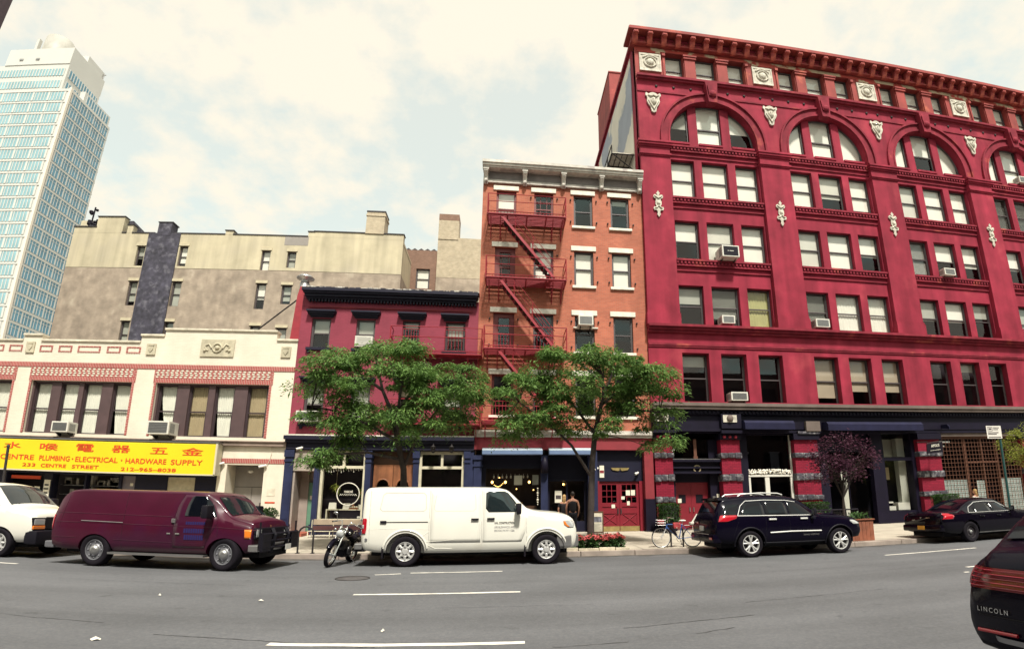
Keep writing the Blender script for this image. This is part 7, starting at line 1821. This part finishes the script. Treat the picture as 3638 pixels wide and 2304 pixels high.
def person(label, loc, rz, h, hair, top, bottom, long_hair=False, sleeves=False, arms=None):
    """standing figure facing +y"""
    t = thing('person', label, 'person', loc, rz); s = h/1.75
    aL = arms or [((.21,.0,1.40),(.27,-.02,1.14),(.25,.06,.90)),((-.21,.0,1.40),(-.27,-.02,1.14),(-.25,.06,.90))]
    P_ = [(0,0,.96,.14,.11),(0,-.01,1.12,.13,.095),(0,-.02,1.30,.155,.105),(0,-.015,1.43,.12,.085),(0,0,1.50,.055,.055),(0,.015,1.58,.06,.065)]
    E_ = [(0,1),(1,2),(2,3),(3,4),(4,5)]
    for sg in (1,-1):
        i = len(P_); P_ += [(sg*.10,.0,.88,.09,.09),(sg*.10,.01,.50,.06,.062),(sg*.105,-.02,.10,.042,.045),(sg*.11,.10,.035,.038,.03),(sg*.112,.16,.03,.03,.02)]; E_ += [(0,i),(i,i+1),(i+1,i+2),(i+2,i+3),(i+3,i+4)]
    for a in aL:
        i = len(P_); r_ = (.055,.042,.03); P_ += [(*q, r_[k]) for k, q in enumerate(a)]; E_ += [(3,i),(i,i+1),(i+1,i+2)]
        w_ = Vector(a[2]); d = (Vector(a[2])-Vector(a[1])).normalized(); sg = 1 if a[0][0] > 0 else -1
        pm = w_+d*.07; P_.append((*pm, .034, .018)); E_.append((i+2, len(P_)-1)); pi_ = len(P_)-1
        for f in range(4):
            ax = Vector((0, .055-.024*f, 0)); l_ = (.07,.08,.075,.06)[f]
            b = len(P_); P_ += [(*(pm+ax*.8+d*.035), .0095),(*(pm+ax+d*(.03+l_*.55)), .0085),(*(pm+ax+d*(.03+l_*.9)+Vector((-sg*.02,0,0))), .007)]; E_ += [(pi_,b),(b,b+1),(b+1,b+2)]
        b = len(P_); P_ += [(*(w_+d*.03+Vector((-sg*.012,.035,0))), .011),(*(w_+d*.075+Vector((-sg*.02,.055,0))), .009)]; E_ += [(i+2,b),(b,b+1)]
    P_ = [(p[0]*s,p[1]*s,p[2]*s,*[q*s for q in p[3:]]) for p in P_]
    body = skin('body', P_, E_, 'skin', t)
    hd_ = MB(); hd_.sphere((0,.02*s,1.665*s), .1*s, 16, (.78,.95,1.18)); hd_.sphere((0,.115*s,1.645*s), .018*s, 8, (.8,1,1.3)); hd_.sphere((0,.085*s,1.595*s), .035*s, 8, (1.1,.8,.6))
    for sg in (-1,1): hd_.sphere((sg*.078*s,.01*s,1.66*s), .026*s, 8, (.4,.7,1.2)); hd_.sphere((sg*.032*s,.098*s,1.675*s), .012*s, 8)
    hd_.build('head', M('skin'), body)
    k = MB(); k.sphere((0,-.008*s,1.70*s), .108*s, 16, (.82,.98,1.0))
    if long_hair: k.sphere((0,-.055*s,1.58*s), .10*s, 14, (.9,.55,1.5)); k.sphere((0,-.06*s,1.44*s), .07*s, 12, (1.0,.5,1.3))
    k.build('hair', M(hair), body)
    sh_ = [(0,0,.88,.18,.14),(0,-.01,1.12,.165,.128),(0,-.02,1.30,.19,.138),(0,-.015,1.43,.16,.12)]; se = [(0,1),(1,2),(2,3)]
    if sleeves:
        for sg in (1,-1): i = len(sh_); sh_ += [(sg*.20,0,1.39,.07),(sg*.255,-.015,1.20,.058)]; se += [(3,i),(i,i+1)]
    skin('shirt', [(p[0]*s,p[1]*s,p[2]*s,*[q*s for q in p[3:]]) for p in sh_], se, top, body)
    tr_ = [(0,0,.95,.155,.12)]; te = []
    for sg in (1,-1): i = len(tr_); tr_ += [(sg*.10,0,.86,.105,.10),(sg*.10,.01,.50,.075,.075),(sg*.105,-.015,.12,.062,.065)]; te += [(0,i),(i,i+1),(i+1,i+2)]
    skin('trousers', [(p[0]*s,p[1]*s,p[2]*s,*[q*s for q in p[3:]]) for p in tr_], te, bottom, body)
    sh2 = MB()
    for sg in (1,-1): sh2.sphere((sg*.11*s,.06*s,.045*s), .06*s, 10, (.85,2.1,.75))
    sh2.build('shoe', M('cloth_black'), body)
    return t
person('man with short dark hair and black sleeveless top facing the bar door', (2.96,-1.5,.285), R(3), 1.74, 'hair_dark', 'cloth_black', 'cloth_dark')
person('woman with blond hair in dark clothes partly hidden beside the man at the bar door', (2.66,-1.05,.29), R(-12), 1.62, 'hair_blond', 'cloth_black', 'cloth_black', long_hair=True, sleeves=True)
person('blond person in a pale top standing behind the black saloon by the lattice shop front', (21.3,-3.0,.25), R(20), 1.53, 'hair_blond', 'cloth_white', 'cloth_dark', long_hair=True, sleeves=True)
# ------------------------------------------------------------------ motorcycle
mc = thing('motorcycle', 'black and chrome cruiser motorcycle leaning on its stand beside the white van', 'motorcycle', (-4.28,-7.72,0))
mc.rotation_euler = (Matrix.Rotation(R(-95),3,'Z') @ Matrix.Rotation(R(-14),3,'X')).to_euler()
def spoked(parent, x, z, r, w_, name='wheel'):
    o = MB().lathe([(r*.80,-w_*.4),(r*.9,-w_*.5),(r*.985,-w_*.32),(r,0),(r*.985,w_*.32),(r*.9,w_*.5),(r*.80,w_*.4),(r*.80,-w_*.4)], (0,0,0), 'y', 32).build(name, M('rubber'), parent); o.location = (x,0,z)
    k = MB().lathe([(r*.80,-w_*.35),(r*.74,-w_*.3),(r*.74,w_*.3),(r*.80,w_*.35)], (0,0,0), 'y', 32); k.lathe([(.001,-w_*.5),(.04,-w_*.5),(.04,w_*.5),(.001,w_*.5)], (0,0,0), 'y', 12)
    for i in range(20): a = 2*math.pi*i/20; k.bar((.035*math.cos(a),(.03 if i % 2 else -.03),.035*math.sin(a)), (r*.76*math.cos(a+.25),0,r*.76*math.sin(a+.25)), .0035)
    k.build('rim', M('chrome'), o); return o
spoked(mc, 0, .32, .32, .15); spoked(mc, 1.56, .33, .33, .11)
k = MB(); k.tube([(.0,0,.34),(.35,0,.40),(.75,0,.36),(1.08,0,.55),(1.16,0,.84)], .035, 8); k.tube([(1.14,0,.86),(.75,0,.80),(.3,0,.66),(.02,0,.60)], .03, 8); k.tube([(.02,.1,.34),(.4,.1,.4)], .025, 6); k.tube([(.02,-.1,.34),(.4,-.1,.4)], .025, 6); k.build('frame', M('black'), mc)
k = MB()
for sg in (-1,1): k.tube([(1.57,sg*.085,.33),(1.40,sg*.085,.68)], .032, 10); k.tube([(1.40,sg*.085,.68),(1.20,sg*.085,1.02)], .026, 10)
k.bbox(1.15,1.27,-.12,.12,.92,.98,.02); k.build('fork', M('chrome'), mc)
MB().sphere((.82,0,.87), .2, 16, (1.35,.72,.62)).build('fuel_tank', M('paint_black'), mc)
MB().sphere((.36,0,.70), .2, 14, (1.3,.7,.36)).sphere((.05,0,.74), .16, 12, (1.2,.65,.32)).build('seat', M('trim_black'), mc)
k = MB()
for sg in (-1,): k.tube([(.0+.40*math.cos(t),0,.33+.38*math.sin(t)) for t in np.linspace(.4,2.7,12)], .085, 8)
k.build('rear_mudguard', M('paint_black'), mc)
k = MB().tube([(1.56+.375*math.cos(t),0,.33+.375*math.sin(t)) for t in np.linspace(.5,2.5,12)], .06, 8); k.build('front_mudguard', M('paint_black'), mc)
k = MB(); k.lathe([(.001,0),(.06,.0),(.10,.05),(.105,.16),(.10,.17)], (1.22,0,.86), 'x', 20); k.build('headlamp', M('chrome'), mc)
MB().lathe([(.10,.0),(.08,.02),(.001,.035)], (1.39,0,.86), 'x', 20).build('headlamp_lens', M('clear_lens'), mc)
k = MB()
k.tube([(1.02,.40,1.08),(1.06,.30,1.12),(1.17,.12,1.18),(1.2,.06,1.0),(1.2,-.06,1.0),(1.17,-.12,1.18),(1.06,-.30,1.12),(1.02,-.40,1.08)], .014, 8); k.build('handlebar', M('chrome'), mc)
k = MB()
for sg in (-1,1): k.tube([(1.03,sg*.30,1.12),(.99,sg*.44,1.06)], .02, 8)
k.build('grip', M('rubber'), mc)
k = MB()
for sg in (-1,1): k.tube([(1.06,sg*.28,1.13),(1.08,sg*.34,1.28)], .007, 5); k.sphere((1.08,sg*.38,1.31), .06, 10, (.25,1.1,.7)); k.sphere((1.24,sg*.2,.92), .04, 8)
k.build('mirror', M('chrome'), mc)
k = MB()
for i in range(7): k.bbox(.60,.80,-.10,.10,.40+i*.035,.42+i*.035,.006); k.bbox(.86,1.04,-.10,.10,.42+i*.035,.44+i*.035,.006)
k.sphere((.72,-.14,.42), .12, 12, (1.2,.5,1)); k.sphere((.72,.14,.42), .12, 12, (1.2,.5,1)); k.sphere((.78,-.15,.60), .09, 12, (1,.5,1)); k.build('engine', mat('engine_metal', (.16,.155,.16), .3, metal=.8, var=.3, scale=9), mc)
MB().bbox(.5,1.0,-.12,.12,.22,.44,.04).build('crankcase', M('trim_black'), mc)
k = MB().tube([(.95,-.12,.5),(1.05,-.16,.34),(.8,-.18,.24),(.3,-.19,.25),(-.35,-.19,.30)], [.022,.025,.03,.04,.045], 8); k.tube([(.8,-.14,.45),(.9,-.17,.38),(.4,-.2,.34),(-.3,-.2,.38)], [.02,.022,.035,.04], 8); k.build('exhaust', M('chrome'), mc)
MB().tube([(.55,.12,.26),(.48,.38,.055)], .014, 6).build('kickstand', M('chrome'), mc)
MB().bbox(-.42,-.38,-.06,.06,.60,.70,.01).build('tail_light', M('red_lens'), mc)
# ------------------------------------------------------------------ bicycle and racks
bk2 = thing('bicycle', 'blue city bicycle with a pale saddle and red bags locked to a black hoop', 'bicycle', (5.17,-6.72,.15))
for x in (0, 1.06):
    o = MB().lathe([(.30,-.014),(.315,-.016),(.325,0),(.315,.016),(.30,.014),(.30,-.014)], (0,0,0), 'y', 36).build('wheel', M('rubber'), bk2); o.location = (x,0,.325)
    q = MB().lathe([(.30,-.011),(.286,-.009),(.286,.009),(.30,.011)], (0,0,0), 'y', 36)
    for i in range(24): a = 2*math.pi*i/24; q.bar((.015*math.cos(a),.0,.015*math.sin(a)), (.29*math.cos(a+.2),0,.29*math.sin(a+.2)), .0016)
    q.build('rim', M('alloy'), o)
k = MB(); BB, ST, HT, RA, FA = (.60,0,.28), (.72,0,.72), (.22,0,.74), (1.06,0,.325), (0,0,.325)
for a, b, r_ in ((BB,ST,.016),(HT,ST,.016),((.19,0,.66),BB,.018),(ST,RA,.010),(BB,RA,.011),((.22,0,.76),(.17,0,.60),.019)): k.tube([a,b], r_, 8)
k.build('frame', mat('bike_blue', (.03,.10,.32), .35, coat=.6), bk2)
MB().tube([(.175,0,.62),(.10,-.035,.48),(0,-.045,.325)], .012, 6).tube([(.175,0,.62),(.10,.035,.48),(0,.045,.325)], .012, 6).build('fork', M('alloy'), bk2)
MB().tube([(.22,0,.76),(.24,0,.92)], .013, 6).tube([(.36,-.26,.95),(.26,-.16,.96),(.24,0,.93),(.26,.16,.96),(.36,.26,.95)], .012, 6).build('handlebar', M('chrome'), bk2)
MB().tube([(.72,0,.72),(.745,0,.82)], .013, 6).sphere((.74,0,.85), .10, 10, (1.3,.75,.32)).build('saddle', M('cloth_white'), bk2)
MB().lathe([(.09,-.01),(.10,0),(.09,.01)], (.60,-.05,.28), 'y', 20).tube([(.60,-.07,.28),(.66,-.08,.12)], .009, 5).bbox(.62,.72,-.14,-.06,.10,.125,.005).tube([(.60,.07,.28),(.54,.08,.44)], .009, 5).build('crank', M('trim_black'), bk2)
k = MB(); 
for z in (.72,.80,.88): k.tube([(-.14,-.14,z),(.13,-.14,z),(.13,.14,z),(-.14,.14,z)], .006, 4, closed=True)
for i in range(6): xx = -.14+i*.054; k.bar((xx,-.14,.70),(xx,-.14,.88), .004)
k.bar((-.14,0,.72),(.13,0,.72), .006); k.build('basket', M('steel'), bk2)
MB().bbox(-.10,.10,-.11,.11,.73,.89,.04).bbox(.40,.66,-.10,.06,.60,.80,.06).build('red_bag', mat('bag_red', (.45,.05,.06), .8, var=.6, scale=9, second=(.6,.5,.4), secpos=(.58,.62)), bk2)
MB().tube([(.80,0,.70),(1.2,-.06,.70)], .008, 5).tube([(.80,.06,.70),(1.2,.06,.70)], .008, 5).tube([(1.06,-.06,.70),(1.06,-.05,.34)], .008, 5).tube([(1.02,.0,.72),(1.26,0,1.05)], .03, 6).bbox(.98,1.2,-.10,.10,.72,.80,.03).build('rear_carrier', M('ac_white'), bk2)
MB().tube([(.30,-.06,.66),(.42,-.07,.50),(.50,-.06,.40)], .035, 8).build('lock', M('black'), bk2)
def hoop(label, x0, x1, y, h_):
    m_ = MB(); pts = [(x0,y,.15),(x0,y,h_-.22)]+[((x0+x1)/2-(x1-x0)/2*math.cos(math.pi*i/8), y, h_-.22+.22*math.sin(math.pi*i/8)) for i in range(1,8)]+[(x1,y,h_-.22),(x1,y,.15)]
    m_.tube(pts, .028, 8); m_.lathe([(.001,.16),(.07,.16),(.075,.15)], (x0,y,0), 'z', 10); m_.lathe([(.001,.16),(.07,.16),(.075,.15)], (x1,y,0), 'z', 10)
    tag(m_.build('bike_rack', M('iron')), label, 'bike rack', None, None)
hoop('empty dark hoop bike rack on the pavement left of the motorcycle', -6.0, -5.56, -7.0, .93)
hoop('dark hoop bike rack behind the blue bicycle', 5.53, 5.94, -6.62, .86)
# ------------------------------------------------------------------ street furniture
bn = thing('bench', 'cream framed bench with a tan back plank and maroon slats below the ringed shop window', 'bench', (-6.5,-1.35,.27))
MB().bbox(-1.0,1.0,.20,.25,.50,.72,.015).build('backrest', M('bench_wood'), bn)
k = MB()
for i in range(3): k.bbox(-1.0,.9,-.20+i*.13,-.09+i*.13,.24,.27,.008)
k.bbox(-1.0,.9,.19,.22,.30,.46,.008); k.build('seat', mat('slat_maroon', (.10,.035,.035), .6, var=.2), bn)
k = MB()
for x in (-1.05,-.2,.75): k.tube([(x,-.24,-.02),(x,-.24,.26),(x,.2,.26)], .018, 6); k.tube([(x,.2,-.02),(x,.22,.7)], .018, 6)
k.tube([(-1.05,-.24,.27),(.75,-.24,.27)], .018, 6).tube([(-1.05,-.24,.0),(.75,-.24,.0)], .014, 6); k.build('frame', M('cream_frame'), bn)
ab = thing('sandwich_board', 'dark framed pavement sign with a printed sheet beside the locust trunk', 'sign', (4.03,-1.0,.3))
k = MB()
for a, c, z0, z1 in ((-.32,-.27,0,.95),(.27,.32,0,.95),(-.27,.27,.89,.95),(-.27,.27,.06,.11)): k.bbox(a,c,-.02,.02,z0,z1,.006)
k.bar((-.3,.0,.94),(-.3,.4,0), .02); k.bar((.3,.0,.94),(.3,.4,0), .02); k.build('frame', M('wood_dark'), ab)
MB().box(-.27,.27,-.005,.01,.11,.89).build('sheet', M('coping'), ab)
MB().box(-.24,.24,-.009,-.006,.50,.72).build('picture', mat('print_grey', (.18,.18,.22), .6, var=.9, scale=9), ab)
k = MB()
for i in range(5): k.box(-.2,.2-.05*(i % 2),-.009,-.006,.18+i*.055,.20+i*.055)
k.build('text_line', M('grey_blind'), ab)
bs = thing('bus_stop_sign', 'white bus stop sign on a dark green pole at the right', 'sign', (19.28,-6.6,.15))
MB().tube([(0,0,0),(0,0,4.06)], .045, 10).lathe([(.09,0),(.09,.06),(.05,.12)], (0,0,0), 'z', 12).build('pole', mat('pole_green', (.01,.065,.06), .5), bs)
MB().bbox(-.68,.06,-.065,-.045,3.54,4.04,.006).build('sign_panel', M('cloth_white'), bs)
k = MB().box(-.62,-.38,-.071,-.066,3.84,3.855).box(-.62,-.38,-.071,-.066,3.985,4.0).box(-.62,-.605,-.071,-.066,3.855,3.985).box(-.395,-.38,-.071,-.066,3.855,3.985).bbox(-.57,-.43,-.072,-.066,3.89,3.95,.01)
for i, (a, c, z) in enumerate(((-.34,-.05,3.95),(-.34,-.1,3.88),(-.62,-.1,3.76),(-.62,-.2,3.70),(-.62,0.0,3.58))): k.box(a,c,-.071,-.066,z,z+.03)
k.build('sign_marking', M('frame_grey'), bs)
o = MB().tube([(-15.72,-6.6,.15),(-15.78,-6.6,3.16)], .04, 8).lathe([(.001,3.2),(.05,3.17),(.05,3.12)], (-15.78,-6.6,0), 'z', 8).build('street_pole', M('iron')); tag(o, 'thin dark pole in front of the left end of the yellow sign', 'pole')
hs_ = place('hanging_sign', 'black hanging shop sign with white lettering between the brick pier and lattice front', 'sign', (21.2,-1.0,3.9))
MB().prism([(20.74,4.12),(21.70,4.24),(21.67,3.72),(20.70,3.64)], -1.02, -.98).build('sign_panel', M('black'), hs_)
t_ = fit_text('APOLIS', 20.98, 21.48, 3.97, 4.11, -1.03, .008, .02); t_.v = [(x,y,z+(x-21.2)*.10) for x,y,z in t_.v]; t_.build('lettering', M('lintel_stone'), hs_)
t_ = fit_text('common marketplace', 20.90, 21.52, 3.79, 3.84, -1.03, .008, .015); t_.v = [(x,y,z+(x-21.2)*.10) for x,y,z in t_.v]; t_.build('lettering', M('lintel_stone'), hs_)
MB().bar((21.65,-1.0,4.27),(21.65,-.15,4.27), .025).bar((20.75,-1.0,4.15),(21.68,-1.0,4.27), .015).bar((20.9,-.9,4.25),(20.9,-.15,4.3),.02).build('bracket', M('iron'), hs_)
def seccam(label, x, y, z, dx=.0):
    t = thing('security_camera', label, 'security camera', (x,y,z), 0, 'security cameras on the shop fronts')
    MB().lathe([(.001,0),(.055,.0),(.055,.03),(.001,.03)], (0,-.03,0), 'y', 12).tube([(0,-.02,0),(0,-.10,-.02)], .018, 6).build('mount', M('camera_white'), t)
    MB().tube([(dx*.2+.06,-.08,.02),(dx-.10,-.24,-.05)], .05, 10).sphere((dx*.2+.08,-.07,.03), .055, 10).build('housing', M('camera_white'), t)
    MB().sphere((dx-.105,-.25,-.052), .035, 8).build('lens', M('black'), t)
seccam('white security camera left of the grey steel doors under the sign end', -11.93, -.02, 3.22)
seccam('white security camera right of the grey steel doors below the red brick strip', -10.12, -.02, 3.15, -.05)
seccam('white security camera above the number plate of the green door', -8.62, -.13, 3.92)
seccam('white security camera beside the notice at the blue panel over the red carriage doors', 4.26, .20, 3.10)
seccam('white security camera at the right end of the blue panel over the red carriage doors', 6.14, .20, 2.90)
seccam('white security camera high beside the left brick pier of the crimson building', 7.90, .25, 3.95)
for lb, x in (('left black wall lantern above the right shop window of the maroon house', -2.96), ('right black wall lantern above the right shop window of the maroon house', -2.18)):
    t = thing('wall_lantern', lb, 'lantern', (x,-.17,4.05), 0, 'lanterns over the shop window')
    MB().tube([(0,.05,.0),(0,-.25,.10),(0,-.30,.02)], .015, 6).build('arm', M('iron'), t)
    MB().lathe([(.02,.04),(.12,-.04),(.10,-.05),(.08,-.24),(.05,-.28),(.001,-.30)], (0,-.30,0), 'z', 10).build('lamp_shade', M('iron'), t)
rl = thing('railing', 'low black metal railing in front of the dark recessed shop', 'railing', (14.2,-2.2,.28))
k = MB(); k.bar((-1.6,0,.85),(1.4,0,.85), .03); k.bar((-1.6,0,.12),(1.4,0,.12), .02)
for i in range(11): xx = -1.6+i*.3; k.bar((xx,0,0 if i % 5 == 0 else .12),(xx,0,.85), .014 if i % 5 else .03)
k.build('panel', M('black'), rl)
o = MB().prismx([(-1.6,.255),(-.3,.42),(.2,.42),(.2,.30),(-1.6,.25)], 15.2, 16.9).build('door_ramp', M('grey_metal')); tag(o, 'grey metal ramp leading up to the dark recessed shop door', 'ramp')
# ------------------------------------------------------------------ one object for each separate piece
_S = {'rosette','pier_cap','iron_boss','shelf','frosted_panel','side_vent','bracket','shutter_hinge','shop_column','string_light','hanging_glasses','door_frame','taped_notices','window_guard','display_card','brick_jamb','brick_outline','shop_stock','poster_print','door_notice','chinese_lettering','shop_lettering','address_lettering','louvre','mud_flap','faded_blue_lettering','arch_moulding','rear_reflector','badge_lettering','badge','shoe','grip','mirror','crank','red_bag','lettering','display_box'}
for o in [o for o in SC.objects if o.type == 'MESH' and o.name.split('.')[0] in _S]: split_pieces(o)
for o in SC.objects:
    if o.name.split('.')[0] == 'taped_notices': o.name = 'taped_notice'
    if o.name.split('.')[0] == 'hanging_glasses': o.name = 'hanging_glass'
